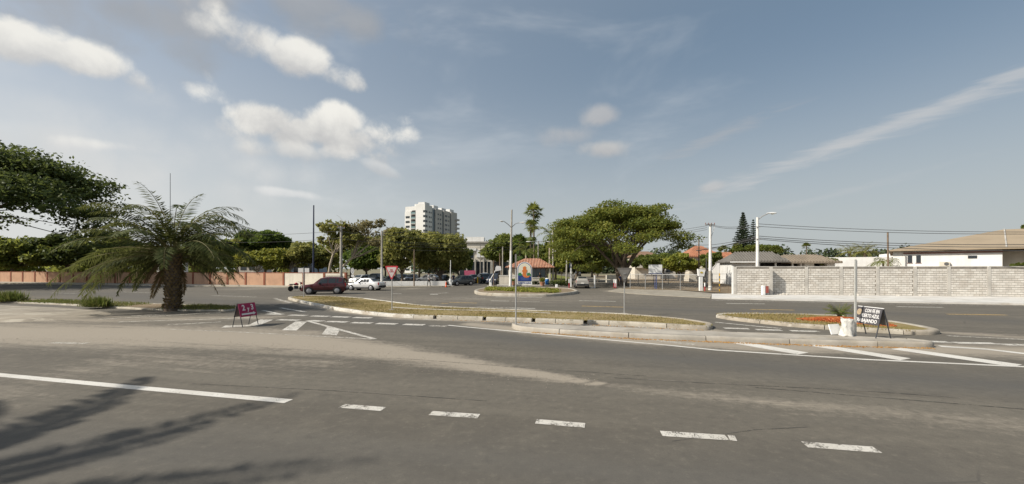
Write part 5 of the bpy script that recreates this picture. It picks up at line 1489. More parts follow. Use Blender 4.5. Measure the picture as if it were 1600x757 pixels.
# white walls behind
def f3(r):
    hb(r, 'wall', 0, 9.0, 0, 8, 0, 4.3, M_WHITE); hb(r, 'wall', 9.02, 15, 1, 8, 0, 4.9, M_WHITE)
    hb(r, 'window', 10.2, 11.0, .9, .995, 2.9, 3.5, M_GLASS)
house('white_house', 'plain white flat-roofed house behind the block wall beside the date palms', PX(1292, 68), 68, -.45, f3)
# big white house with beige hip roof
M_BEIGE = pmat('beige_roof', (0.33, 0.265, 0.185), .9, .06, .5, .35, 3.5)
M_BRICKRED = pmat('brick_trim', (0.25, 0.14, 0.12), .85, .1)
def f4(r):
    hb(r, 'wall', 0, 8.3, 0, 12, 0, 4.42, M_WHITE)
    hb(r, 'wing_wall', 8.31, 21, 2.2, 12, 0, 4.3, M_CREAM)
    hb(r, 'eave_band', 0.9, 8.35, -.08, -.004, 4.12, 4.3, M_BRICKRED)
    hip(r, -.3, 22, -.65, 23, 4.6, 7.2, M_BEIGE, 9.8, 12.5, ry=11.6)
    mb = MB(); mb.tube([(8.5, -.6, 4.63), (9.9, 11.5, 7.24)], .07, 6); mb.build('ridge_cap', M_PILLAR, r)
    for x in (1.25, 1.95): hb(r, 'window', x, x + .36, -.06, -.003, 3.1, 3.95, M_GLASS); 
    for x in (1.19, 1.89): hb(r, 'window_frame', x, x + .48, -.05, -.002, 3.04, 3.1, M_BRICKRED)
    w = hb(r, 'window', 5.9, 6.55, -.06, -.003, 3.55, 3.85, M_GLASS)
    hb(r, 'window', 10.4, 13.2, 2.1, 2.19, 2.6, 3.95, M_GLASS); hb(r, 'window_frame', 10.1, 10.38, 2.05, 2.19, 2.4, 4.05, M_WHITE); hb(r, 'window_frame', 10.39, 13.2, 2.05, 2.19, 4.0, 4.1, M_WHITE)
    ac = hb(r, 'air_conditioner', 3.8, 4.55, -.42, -.01, 2.72, 3.2, M_CREAM); mb = MB(); mb.lathe([(.19, 0), (.19, .02)], 14); q = mb.build('fan_grille', M_FRAME, ac); q.location = (4.3, -.425, 2.96); q.rotation_euler = (math.radians(90), 0, 0)
    hb(r, 'vent', 2.0, 2.25, -.05, -.003, 2.4, 2.62, M_PILLAR)
house('white_house', 'large white house with broad beige hip roof above the block wall', PX(1395, 48), 48, math.atan2(-.68, .73), f4)

# ------------------------------------------------------------------ poles, lamps, cables
M_CPOLE = pmat('pole_concrete', (0.40, 0.375, 0.33), .9, .12, 2, .2, 20)
M_WPOLE = pmat('pole_whitewash', (0.72, 0.71, 0.68), .85, .08, 2, .2, 20)
M_WOOD = pmat('pole_wood', (0.21, 0.155, 0.11), .95, .15, 3, .4, 20)
M_STEEL = pmat('galvanised_steel', (0.42, 0.42, 0.41), .5, .08, 3, 0, 20, metal=.5)
M_DSTEEL = pmat('dark_steel', (0.045, 0.05, 0.06), .5, .08, 3, 0, 20, metal=.3)
M_BLUEPOLE = pmat('blue_steel', (0.04, 0.07, 0.22), .5, .08)
M_CABLE = pmat('cable', (0.06, 0.06, 0.062), .8, .05)

def lamp_head(root, p, d, s=1.0):
    """cobra-head luminaire at p pointing along d"""
    mb = MB(); d = Vector((d[0], d[1], 0)).normalized(); q = Vector(p)
    mb.tube([q - d * .12 * s, q + d * .05 * s, q + d * .3 * s, q + d * .6 * s, q + d * .74 * s], [.05 * s, .09 * s, .15 * s, .13 * s, .03 * s], 10)
    for i, v in enumerate(mb.v): mb.v[i] = (v[0], v[1], q.z + (v[2] - q.z) * .55)
    h = mb.build('lamp_head', M_WHITE2, root, smooth=True)
    m2 = MB(); c = q + d * .36 * s - Vector((0, 0, .075 * s)); m2.lathe([(.04 * s, -.05 * s), (.1 * s, -.03 * s), (.12 * s, .02 * s)], 10, tuple(c)); m2.build('lens', M_CREAMS, h, smooth=True)

def pole(name, label, px, Y, top, r0, r1, mat, cat='pole', lean=0.0, z0=0.1, low=None, group=None):
    r = thing(name, label, cat, (PX(px, Y), Y, z0), 0, group); h = PZ(top, Y) - z0
    if low:
        zl = PZ(low[0], Y) - z0; t = zl / h
        mb = MB(); mb.tube([(0, 0, -.15), (lean * zl * .5, 0, zl * .5), (lean * zl, 0, zl)], [r0, r0 - (r0 - r1) * t * .5, r0 - (r0 - r1) * t], 12); mb.build('painted_base', low[1], r, smooth=True)
        mb = MB(); mb.tube([(lean * zl, 0, zl), (lean * h, 0, h)], [r0 - (r0 - r1) * t, r1], 12); mb.build('shaft', mat, r, smooth=True)
    else:
        mb = MB(); mb.tube([(0, 0, -.15), (lean * h * .5, 0, h * .5), (lean * h, 0, h)], [r0, (r0 + r1) / 2, r1], 12); mb.build('shaft', mat, r, smooth=True)
    return r, h
def arm(r, pts, rad=.045, mat=None):
    mb = MB(); mb.tube(pts, rad, 7); return mb.build('arm', mat or M_STEEL, r, smooth=True)
def crossarm(r, z, w, ins=True, rz=0.0):
    mb = MB(); mb.box((0, 0, z), (w, .1, .12), rz); a = mb.build('crossarm', M_STEEL, r)
    if ins:
        for k in (-.46, -.15, .15, .46):
            m2 = MB(); m2.lathe([(.03, .06), (.05, .1), (.03, .14), (.05, .18), (.02, .24)], 8, (k * w * math.cos(rz), k * w * math.sin(rz), z)); m2.build('insulator', M_TERRA, a)

# double-arm lamp in front of the gatehouse
Yp = 55.0
r, h = pole('street_lamp', 'tall double-arm street lamp with whitewashed base before the gatehouse', 797.5, Yp, 328, .2, .1, M_CPOLE, 'street lamp', .018, .2, (392, M_WPOLE))
zz = PZ(356, Yp) - .2
arm(r, [(.15, 0, zz), (.7, .1, zz + .55), (1.25, .2, zz + .68)]); lamp_head(r, (1.3, .2, zz + .7), (1, .1))
arm(r, [(.15, 0, zz), (-.35, -.7, zz + .4), (-.8, -1.3, zz + .66)]); lamp_head(r, (-.86, -1.36, zz + .68), (-.6, -.7))
# lamp with two arms behind the gatehouse
r, h = pole('street_lamp', 'slender double-arm street lamp rising behind the gatehouse roof', 841, 76, 377, .14, .09, M_CPOLE, 'street lamp')
for s in (-1, 1): arm(r, [(0, 0, h - .25), (s * .8, 0, h - .05), (s * 1.4, 0, h - .1)], .05); lamp_head(r, (s * 1.45, 0, h - .12), (s, 0), 1.1)
# lamp right of it
r, h = pole('street_lamp', 'concrete lamp pole right of the gatehouse roof', 864, 63, 350, .16, .1, M_CPOLE, 'street lamp')
arm(r, [(0, 0, h - 1.9), (.3, -.2, h - 1.55), (.7, -.4, h - 1.5)], .04); lamp_head(r, (.72, -.42, h - 1.5), (.8, -.5), .9)
mb = MB(); mb.box((.22, -.1, PZ(392, 63) - .1), (.4, .25, .3)); mb.build('junction_box', M_WHITE2, r)
pole('utility_pole', 'thin concrete pole left of the tall double-arm lamp', 785.5, 74, 386, .13, .1, M_CPOLE, 'pole')
pole('utility_pole', 'wood-coloured pole immediately left of the double-arm lamp', 781, 70, 396, .1, .08, M_WOOD, 'pole')
pole('utility_pole', 'pale leaning pole between the gatehouse and the exit lane', 885, 70, 391, .16, .12, M_CPOLE, 'pole', lean=.02)
for px, Y, t, lab in ((761.5, 88, 410, 'left of two short posts behind the open barrier'), (767, 88, 410, 'right of two short posts behind the open barrier'), (750.5, 98, 384, 'thin tall pole in front of the commercial block')):
    pole('gate_post', lab, px, Y, t, .09, .08, M_CPOLE, 'post')
r, h = pole('street_lamp', 'tall white lamp pole with a single arm in front of the block wall', 1183.5, 38.0, 340, .17, .1, M_WPOLE, 'street lamp', 0, .16)
arm(r, [(0, 0, h - .25), (.45, -.05, h + .12), (.95, -.1, h + .36)], .05); lamp_head(r, (.95, -.1, h + .38), (1, -.05), 1.05)
for q_ in (374, 355): mb = MB(); mb.box((0, -.12, PZ(q_, 38) - .16), (.5, .05, .06)); mb.build('cable_bracket', M_STEEL, r)
r, h = pole('utility_pole', 'white-painted utility pole with crossarm at the corner of the vacant lot', 1109.5, 46.5, 350, .19, .12, M_CPOLE, 'utility pole', .006, .06, (447, M_WPOLE))
crossarm(r, h - .12, 1.15, True, .1)
arm(r, [(.02, 0, h - 1.9), (.55, -.02, h - .25)], .025)
mb = MB(); mb.tube([(0.02, 0, 2.2), (.03, 0, h - .3)], [.182, .13], 12); mb.build('white_sleeve', M_WPOLE, r, smooth=True)
r, h = pole('utility_pole', 'thin brown pole with a small lamp in front of the red-roofed house', 1092, 62, 372, .11, .08, M_WOOD, 'utility pole')
arm(r, [(0, 0, h - .5), (.45, -.1, h - .2)], .03); lamp_head(r, (.45, -.1, h - .2), (1, -.2), .7)
crossarm(r, h - 1.9, .8, False)
pole('utility_pole', 'short grey pole in front of the small dark tree by the red roofs', 1103.5, 60, 404, .1, .09, M_CPOLE, 'pole')
pole('utility_pole', 'wooden pole behind the block wall beside the drooping palm', 1388, 46, 363, .1, .08, M_WOOD, 'utility pole', -.01)
r, h = pole('utility_pole', 'concrete utility pole behind the red car', 533, 53.2, 354, .2, .13, M_CPOLE, 'utility pole', 0, .12)
crossarm(r, h - .2, .9, True, .3); arm(r, [(0, 0, h - .2), (-.5, -.3, h + .2), (-.95, -.5, h + .32)], .035); lamp_head(r, (-.95, -.5, h + .32), (-1, -.5), .7)
pole('utility_pole', 'slim concrete pole at the low white wall, left of the yield sign', 596.5, 54.8, 361, .17, .1, M_CPOLE, 'utility pole', .0, .12, (418, M_WPOLE))
pole('utility_pole', 'thin brownish pole in front of the low white wall', 647, 55.4, 390, .09, .07, M_WOOD, 'utility pole', .004, .1)
pole('mast', 'very tall dark blue mast behind the cream wall panels', 489.5, 72, 321, .16, .1, pmat('mast_blue', (0.035, 0.045, 0.085), .6, .08), 'mast', .006)
pole('antenna', 'thin antenna rod above the dense rounded tree', 433, 100, 358, .06, .04, M_DSTEEL, 'antenna')
pole('antenna', 'thin rod rising just left of the date palm centre', 266, 60, 271, .05, .03, M_DSTEEL, 'antenna')
pole('steel_post', 'thin grey post behind the parked cars right of the oval sign', 540.5, 60, 419, .06, .05, M_STEEL, 'post')

def cable(pts, label, rad=.028, sag=.5, group='overhead cables'):
    """pts: (px, py, Y) of the supports"""
    P = [Vector((PX(a, Y), Y, PZ(b, Y))) for a, b, Y in pts]; mb = MB(); path = []
    for a, b in zip(P, P[1:]):
        for i in range(12): t = i / 12; path.append(a.lerp(b, t) - Vector((0, 0, sag * 4 * t * (1 - t))))
    path.append(P[-1]); mb.tube(path, rad, 5)
    return tag(mb.build('overhead_cable', M_CABLE, None), label, 'cable', group)
cr = 'cables strung over the block wall'
for (y0, y1, y2, Ysh, wd) in ((350, 349, 361, 0, 'topmost'), (351, 353, 364, .1, 'second')):
    cable([(1105, y0, 46.5 + Ysh), (1183, y1 + 1, 38.2 + Ysh), (1760, y2, 32)], wd + ' thin cable over the block wall, running from the crossarm pole to the right edge', .022, .35, cr)
for (y0, y1, y2, k, wd) in ((383, 369, 382, 0, 'upper'), (388, 372, 386, .15, 'middle'), (391, 374, 392, .3, 'lowest')):
    cable([(1088, y0, 62), (1183, y1, 38.3 + k), (1640, y2, 33)], wd + ' of the three lower dark cables sagging right from the tall lamp pole', .026, .3, cr)
cable([(1094, 391, 62), (1165, 376, 38.6), (1183, 369, 38.2)], 'thick dark cable climbing from the brown pole to the tall lamp pole', .05, .1)
cg = 'cables strung past the rain tree'
for (a, b, c, wd) in ((371, 362, 350, 'top'), (377, 369, 353, 'middle'), (383, 372, 356, 'bottom')):
    cable([(600, a + 6, 55), (860, b + 14, 63), (1105, c + 3, 46.5)], wd + ' of three thin cables crossing in front of the gate trees toward the crossarm pole', .02, .45, cg)
cl = 'cables strung above the left wall'
for (a, b, c, wd) in ((366, 361, 372, 'upper'), (378, 372, 382, 'lower')):
    cable([(330, a, 62), (533, b, 53), (597, c - 6, 54.8), (720, c + 1, 62)], wd + ' of two thin cables above the cream wall panels', .02, .3, cl)
cable([(597, 363, 54.8), (640, 361, 57), (725, 366, 66)], 'cable running right from the slim pole across the tower base', .028, .2)

# ------------------------------------------------------------------ traffic signs
M_RED = pmat('sign_red', (0.36, 0.028, 0.04), .5, .05)
M_SIGNW = pmat('sign_white', (0.68, 0.67, 0.66), .5, .06)
M_SIGNB = pmat('sign_back', (0.20, 0.185, 0.17), .6, .1)
def tri(r, cx, cz, s, y, t, mat, name, rnd=.0):
    mb = MB(); h = s * .88
    o = [(-s / 2, h * .5), (-s / 2 + .04, h * .56), (s / 2 - .04, h * .56), (s / 2, h * .5), (.035, -h * .5), (-.035, -h * .5)]
    mb.prism([(cx + a, cz + b) for a, b in o], 'y', y - t, y); return mb.build(name, mat, r)
def yield_sign(px, py, label, face, top, z0, rz, s=.82):
    x, y = G(px, py, z0); r = thing('yield_sign', label, 'sign', (x, y, z0), rz); h = PZ(top, y) - z0
    mb = MB(); mb.tube([(0, 0, -.05), (0, 0, h - .1)], .03, 10); mb.build('post', M_STEEL, r, smooth=True)
    mb = MB(); mb.bbox((0, 0, .0), (.3, .3, .05), .02); mb.build('footing', M_KERB, r)
    cz = h - s * .44
    if face:
        p = tri(r, 0, cz, s, -.035, .012, M_RED, 'sign_plate'); tri(p, 0, cz + .02, s * .76, -.0475, .006, pmat('sign_dull_white', (0.42, 0.38, 0.37), .5, .1), 'white_field')  # inner field is a duller white than the other signs
        text_part('lettering', 'CEDA\nEL PASO', .1, M_RED, p, (0, -.058, cz + .12), (math.radians(90), 0, 0), width=.26, depth=.003)
    else:
        p = tri(r, 0, cz, s, -.035, .012, M_SIGNB, 'sign_plate'); tri(p, 0, cz + .02, s * .7, -.0475, .006, pmat('sign_back2', (0.27, 0.25, 0.23), .6, .08), 'plate_rib')
        mb = MB(); mb.box((0, -.06, cz + .1), (.12, .03, .05)); mb.box((0, -.06, cz - .15), (.12, .03, .05)); mb.build('clamp', M_STEEL, p)
    return r
yield_sign(612.5, 484.5, 'red and white yield sign facing the road on the grass median', True, 417, .14, -.25)
yield_sign(975.5, 490.5, 'yield sign seen from its dark back at the right end of the grass median', False, 420, .14, .15)
# street-name plates
x, y = G(474.5, 465, .14)
r = thing('street_sign', 'post with two small white name plates at the tip of the median', 'sign', (x, y, .14)); h = PZ(418.5, y) - .14
mb = MB(); mb.tube([(0, 0, -.05), (0, 0, h)], .035, 10); mb.build('post', M_STEEL, r, smooth=True)
for a, b in ((-.44, -.03), (.1, .46)):
    mb = MB(); mb.box(((a + b) / 2, -.02, h - .22), (b - a, .02, .36)); mb.build('name_plate', M_SIGNW, r)
# oval sign behind
Yo = 47.5; r = thing('oval_sign', 'white oval sign with a dark numeral on a thin post behind the white car', 'sign', (PX(551, Yo), Yo, 0)); h = PZ(418.5, Yo)
mb = MB(); mb.tube([(0, 0, -.05), (0, 0, h - .1)], .035, 10); mb.build('post', M_STEEL, r, smooth=True)
mb = MB(); mb.prism([(.19 * math.cos(a), h - .38 + .36 * math.sin(a)) for a in [i * math.pi / 12 for i in range(24)]], 'y', -.06, -.04); p = mb.build('sign_plate', M_SIGNW, r)
mb = MB(); mb.prism([(.1 * math.cos(a), h - .33 + .24 * math.sin(a)) for a in [i * math.pi / 10 for i in range(20)]], 'y', -.07, -.061); ring = mb.build('dark_ring', M_FRAME, p)
mb = MB(); mb.prism([(.06 * math.cos(a), h - .33 + .18 * math.sin(a)) for a in [i * math.pi / 10 for i in range(20)]], 'y', -.078, -.071); mb.build('ring_centre', M_SIGNW, p)
mb = MB(); mb.box((.02, -.05, h - .95), (.34, .02, .26)); mb.build('lower_plate', M_SIGNW, r)
# bare posts on the separator
x, y = G(806, 507.5, .17); r = thing('bare_post', 'thin bare steel post at the tip of the concrete separator', 'post', (x, y, .16)); h = PZ(398, y) - .16
mb = MB(); mb.tube([(0, 0, -.05), (0, 0, h)], .032, 10); mb.build('shaft', M_STEEL, r, smooth=True)
mb = MB(); mb.box((0, .0, h - .3), (.05, .5, .62)); mb.build('edge_on_plate', M_SIGNB, r)
x, y = G(1336.5, 524.5, .18); r = thing('bare_post', 'pale steel post standing beside the black folding sign', 'post', (x, y, .17)); h = PZ(405, y) - .17
mb = MB(); mb.box((0, 0, h / 2 - .02), (.05, .05, h)); mb.build('shaft', pmat('pale_steel', (0.50, 0.50, 0.47), .55, .08, 3, 0, 20, metal=.2), r)
mb = MB(); mb.box((.055, .02, h - .6), (.03, .03, 1.1)); mb.build('edge_on_plate', pmat('pale_steel2', (0.55, 0.55, 0.53), .55, .08), r)
# post with small white plate at the left gate
x, y = PX(771.5, 54.5), 54.5; r = thing('bare_post', 'thin brown sign post at the left end of the gate island', 'post', (x, y, .2)); h = PZ(407, y) - .2
mb = MB(); mb.tube([(0, 0, -.05), (0, 0, h)], .05, 8); mb.build('shaft', M_WOOD, r, smooth=True)

# ------------------------------------------------------------------ folding signs
def a_frame(name, label, c, z0, face, board, legs, spread, L, hgt, bh, lean_rz=0.0):
    """trestle sign: two boards hinged at the top on four legs. long axis along local y, face = +1/-1 x side"""
    r = thing(name, label, 'sign', (c[0], c[1], z0), lean_rz)
    ang = math.atan2(spread / 2, hgt)
    for s in (1, -1):
        for yy in (-L / 2 + .025, L / 2 - .025):
            mb = MB(); mb.tube([(s * spread / 2, yy, 0), (s * .015, yy, hgt)], .017, 6); mb.build('leg', legs, r, smooth=True)
        zb0, zb1 = hgt - bh, hgt
        x0 = spread / 2 * (1 - zb0 / hgt) + .022; x1 = .03
        o = [(s * x0, zb0), (s * (x0 + .014), zb0), (s * (x1 + .014), zb1), (s * x1, zb1)]
        mb = MB(); mb.prism(o, 'y', -L / 2, L / 2); b = mb.build('board', board if s == face else M_SIGNB, r)
        if s == face: fb = b
    return r, fb, ang
M_MAROON = pmat('sign_maroon', (0.30, 0.012, 0.07), .5, .08)
M_BLKB = pmat('sign_charcoal', (0.075, 0.072, 0.078), .6, .1)
A = Vector(G(379.3, 512)); B = Vector(G(404.3, 507.5)); C_ = Vector(G(362.3, 512)); D_ = Vector(G(388.4, 507.3))
cc = (A + B + C_ + D_) / 4
H1, BH1, SPR, L1 = .98, .56, .47, .93
r, fb, ang = a_frame('folding_sign', 'maroon folding road sign reading 2 y 3 with an arrow', cc, .012, 1, M_MAROON, M_DSTEEL, SPR, L1, H1, BH1, math.atan2((B - A).y, (B - A).x) - math.pi / 2)
def on_face(t_z, s, off=.0):          # point on the front board at height t_z
    x = SPR / 2 * (1 - t_z / H1) + .036 + off
    return s * x
ry = math.atan2(SPR / 2, H1)
# the face looks to +x: text x axis runs along +y
def face_rot(s, tilt): 
    m = Matrix(((0, -math.sin(tilt) * s, math.cos(tilt) * s), (s, 0, 0), (0, math.cos(tilt), math.sin(tilt))))
    return m.to_euler()
text_part('lettering', '2', .34, M_SIGNW, fb, (on_face(.79, 1, .004), -.22, .79), face_rot(1, ry), depth=.004)
text_part('lettering', 'y', .24, M_SIGNW, fb, (on_face(.74, 1, .004), .03, .74), face_rot(1, ry), depth=.004)
text_part('lettering', '3', .34, M_SIGNW, fb, (on_face(.79, 1, .004), .26, .79), face_rot(1, ry), depth=.004)
mb = MB(); mb.prism([(-.38, -.035), (.26, -.035), (.26, -.075), (.40, 0), (.26, .075), (.26, .035), (-.38, .035)], 'z', -.003, .003)
o = mb.build('arrow', M_SIGNW, fb); o.location = (on_face(.53, 1, .004), 0, .53); o.rotation_euler = face_rot(1, ry)

A = Vector(G(1335.8, 523, .17)); B = Vector(G(1371, 530, .17)); C_ = Vector(G(1348.5, 522, .17)); D_ = Vector(G(1388.8, 528.7, .17))
cc = (A + B + C_ + D_) / 4
SPR, L1, H1, BH1 = .5, 1.0, .98, .56
r, fb, ang = a_frame('folding_sign', 'black folding sign with white lettering beside the white sack', cc, .175, -1, M_BLKB, M_DSTEEL, SPR, L1, H1, BH1, 0.0)
mb = MB(); mb.tube([(0, -L1 / 2, H1 + .01), (0, L1 / 2, H1 + .01)], .02, 6); mb.build('top_rail', M_SIGNW, r)
for body, z, w, yc in (('CON FE EN', .87, .56, -.14), ('PUERTO AZUL', .70, .70, -.1), ('TRABAJANDO', .53, .86, 0.02)):
    text_part('lettering', body, .17, M_SIGNW, fb, (on_face(z, -1, -.004) if False else -(SPR / 2 * (1 - z / H1) + .04), yc, z), face_rot(-1, math.atan2(SPR / 2, H1)), width=w, depth=.004)
mb = MB(); mb.prism([(.1 * math.cos(a), .11 * math.sin(a)) for a in [i * math.pi / 8 for i in range(16)]], 'z', -.003, .003)
o = mb.build('round_emblem', pmat('emblem_tan', (0.42, 0.33, 0.22), .6, .2, 20), fb); o.location = (-(SPR / 2 * (1 - .81 / H1) + .04), .36, .81); o.rotation_euler = face_rot(-1, math.atan2(SPR / 2, H1))

# sack and square board beside it
bm = bmesh.new(); bmesh.ops.create_uvsphere(bm, u_segments=20, v_segments=14, radius=.5)
rr_ = random.Random(4)
for v in bm.verts:
    z = v.co.z + .5; a = math.atan2(v.co.y, v.co.x)
    rad = (.17 + .03 * math.sin(3 * a + z * 5) + .02 * math.sin(7 * a)) * (1.12 - .25 * z) * min(1, (1.02 - abs(v.co.z)) * 2.6 if abs(v.co.z) > .3 else 1.15)
    v.co = Vector((math.cos(a) * rad * 1.15, math.sin(a) * rad * .9, z * .58 + .02 * math.sin(5 * a))) + Vector((rr_.uniform(-.012, .012), rr_.uniform(-.012, .012), rr_.uniform(-.012, .012)))
    if z > .9: v.co.x += .05 * (z - .9) * 10 - .02
me = bpy.data.meshes.new('sack_body'); bm.to_mesh(me); bm.free()
M_SACK = pmat('woven_sack', (0.62, 0.61, 0.57), .8, .12, 6, .7, 14, patch=((0.12, 0.13, 0.12), 5.5, .6, .8))
me.materials.append(M_SACK); me.polygons.foreach_set('use_smooth', [True] * len(me.polygons))
sx, sy = G(1324, 525, .18); sk = thing('sack', 'crumpled white sack standing on the concrete separator', 'sack', (sx, sy, .172)); link_mesh('sack_body', me, sk)
mb = MB(); mb.add([(-.16, -.06, .5), (.05, -.08, .54), (.16, .0, .5), (-.22, .02, .66), (-.05, .03, .58), (.12, .05, .61), (.17, .09, .52), (-.15, .1, .52)], [(0, 1, 4, 3), (1, 2, 5, 4), (2, 6, 5), (3, 4, 7), (4, 5, 6, 7), (0, 3, 7)]); mb.build('open_top', M_SACK, sk, smooth=True)
bx_, by_ = G(1305.5, 523.5, .18); bd_ = thing('square_board', 'square white board leaning against the white sack', 'board', (bx_, by_, .172), .25)
mb = MB(); mb.bbox((0, 0, 0), (.46, .36, .03), .008); o = mb.build('board_panel', M_WHITE2, bd_); o.location = (0, .02, .2); o.rotation_euler = (math.radians(72), 0, 0)
mb = MB(); mb.box((0, 0, .0), (.04, .3, .02)); o = mb.build('back_batten', M_WOOD, bd_); o.location = (0, .055, .2); o.rotation_euler = (math.radians(72), 0, 0)

# ------------------------------------------------------------------ gate furniture
def barrier(label, px, Y, boom_dir, boom_len, z0=.06, sign=False):
    r = thing('barrier_gate', label, 'barrier', (PX(px, Y), Y, z0)); mb = MB(); mb.bbox((0, 0, .5), (.36, .34, 1.0), .04); mb.build('cabinet', M_WHITE2, r)
    mb = MB(); mb.bbox((0, 0, -.02), (.9, .8, .1), .03); mb.build('footing', M_KERB_W, r)
    d = Vector(boom_dir).normalized(); p = Vector((0, -.22, .92)); mb = MB(); mb.tube([p - d * .3, p, p + d * boom_len], [.06, .055, .04], 8); b = mb.build('boom', M_WHITE2, r, smooth=True)
    for k in range(int(boom_len / .8)):
        if k % 2: m2 = MB(); m2.tube([p + d * (k * .8 + .1), p + d * (k * .8 + .5)], .058, 8); m2.build('stripe', M_SIGNW, b)
    if sign:
        m2 = MB(); q = p + d * boom_len; m2.prism([(q.x - .05, q.z - .25), (q.x + .75, q.z - .1), (q.x + .65, q.z + .45), (q.x + .05, q.z + .5), (q.x - .1, q.z + .2)], 'y', q.y - .03, q.y); m2.build('boom_sign', M_SIGNW, b)
    return r
barrier('white barrier with its boom raised upright beside the dark silver car', 704, 58.0, (.015, 0, 1), 2.7)
barrier('white barrier with its boom slanting up to the right and a white plate on it', 766.5, 57.0, (.55, 0, 1), 1.6, sign=True)
r = thing('gate_pillar', 'slender white and blue gate pillar left of the silver SUV', 'post', (PX(892, 54.5), 54.5, .06))
mb = MB(); mb.box((0, 0, 1.6), (.16, .16, 3.2)); mb.build('shaft', M_WHITE2, r); mb = MB(); mb.box((-.12, 0, 3.0), (.07, .2, .9)); mb.build('blue_plate', M_BLUEPOLE, r)
r = thing('gate_pillar', 'short white gate pillar right of the silver SUV', 'post', (PX(929, 52.0), 52.0, .0))
mb = MB(); mb.box((0, 0, .85), (.14, .14, 1.75)); mb.build('shaft', M_WHITE2, r); mb = MB(); mb.box((0, 0, 1.74), (.2, .2, .06)); mb.build('cap', M_TERRA, r)
mb = MB(); mb.bbox((-.35, -.1, .08), (.5, .3, .18), .03); mb.build('base_block', M_KERB_W, r)
r = thing('exit_boom', 'long pale boom lowered between the gate pillar and the rain tree', 'barrier', (PX(931, 56), 56.0, 0)); mb = MB(); mb.tube([(0, 0, 1.0), (2.5, .2, .95)], .06, 8); mb.build('boom', M_CREAM, r); mb = MB(); mb.box((2.7, .2, .5), (.34, .3, 1.1)); mb.build('cabinet', M_WHITE2, r)
def bollard(label, px, Y, h, z0=.05):
    r = thing('bollard', label, 'bollard', (PX(px, Y), Y, z0), 0, 'red and white bollards')
    mb = MB(); mb.tube([(0, 0, -.03), (0, 0, h * .55)], .062, 10); mb.build('red_lower', M_RED, r, smooth=True)
    mb = MB(); mb.tube([(0, 0, h * .55), (0, 0, h * .93), (0, 0, h)], [.062, .062, .03], 10); mb.build('white_upper', M_WHITE2, r, smooth=True)
bollard('red and white bollard left of the silver SUV at the foot of the blue pillar', 889.3, 51.5, 1.15)
bollard('left red and white bollard in front of the rain tree', 959.5, 52.5, 1.1)
bollard('right red and white bollard in front of the rain tree', 962.3, 52.2, 1.05)
bollard('red and white bollard beside the tall white totem sign', 1101.3, 44.8, .9)
def cone(label, px, Y, h=.55):
    r = thing('traffic_cone', label, 'traffic cone', (PX(px, Y), Y, .0)); mb = MB(); mb.lathe([(.15, .03), (.1, .25), (.05, h), (.03, h)], 12); c = mb.build('cone_body', pmat('cone_orange', (0.75, 0.10, 0.02), .6, .05), r, smooth=True)
    mb = MB(); mb.bbox((0, 0, .02), (.36, .36, .05), .02); mb.build('base', M_FRAME, r); mb = MB(); mb.lathe([(.105, .25), (.085, .34)], 12); mb.build('white_band', M_SIGNW, c)
cone('orange traffic cone at the left gate kerb', 697, 54.6, .75)
mb = MB(); mb.bbox((0, 0, .2), (.3, .3, .4), .05); o = mb.build('white_block', M_WHITE2); o.location = (PX(869.8, 53), 53.0, .05); tag(o, 'small white concrete block right of the gate island', 'block')
r = thing('marker_post', 'small yellow marker post between the entrance cars', 'post', (PX(746.3, 66), 66.0, 0)); mb = MB(); mb.tube([(0, 0, 0), (0, 0, 1.15)], .1, 8); mb.build('shaft', pmat('yellow_paint', (0.60, 0.36, 0.03), .6, .08), r, smooth=True); mb = MB(); mb.lathe([(.22, 0), (.18, .1), (.1, .12)], 10); mb.build('base', M_CPOLE, r)
# white totem sign
Yt = 45.2; r = thing('totem_sign', 'white totem sign with wide head and yellow emblem at the vacant lot', 'sign', (PX(1095, Yt), Yt, .04))
mb = MB(); mb.box((0, 0, .8), (.34, .22, 1.65)); mb.build('stem', M_WHITE2, r)
mb = MB(); mb.prism([(-.3, 1.66), (.3, 1.6), (.46, 2.3), (-.36, 2.42)], 'y', -.14, .14); hd_ = mb.build('head', M_WHITE2, r)
mb = MB(); mb.prism([(-.12, 1.94), (.14, 1.9), (.2, 2.04), (.02, 2.14), (-.14, 2.08)], 'y', -.155, -.141); mb.build('emblem', pmat('emblem_yellow', (0.55, 0.42, 0.08), .6, .1), hd_)
# billboard
Yb = 49.2; r = thing('billboard', 'blank white billboard on a blue post in the vacant lot', 'billboard', (PX(1024, Yb), Yb, .05)); zt, zb_ = PZ(414, Yb) - .05, PZ(427.3, Yb) - .05; ww = PS(20.8, Yb)
mb = MB(); mb.box((0, 0, (zt + zb_) / 2), (ww, .1, zt - zb_)); p = mb.build('panel', M_WHITE2, r); mb = MB(); mb.box((0, .0, zb_ - .05), (ww * .98, .12, .09)); mb.build('lower_rail', M_BLUEPOLE, p)
for s in (-.0, .18): mb = MB(); mb.tube([(s, .1, -.1), (s, .1, zt - .2)], .055, 8); mb.build('post', M_BLUEPOLE, r, smooth=True)
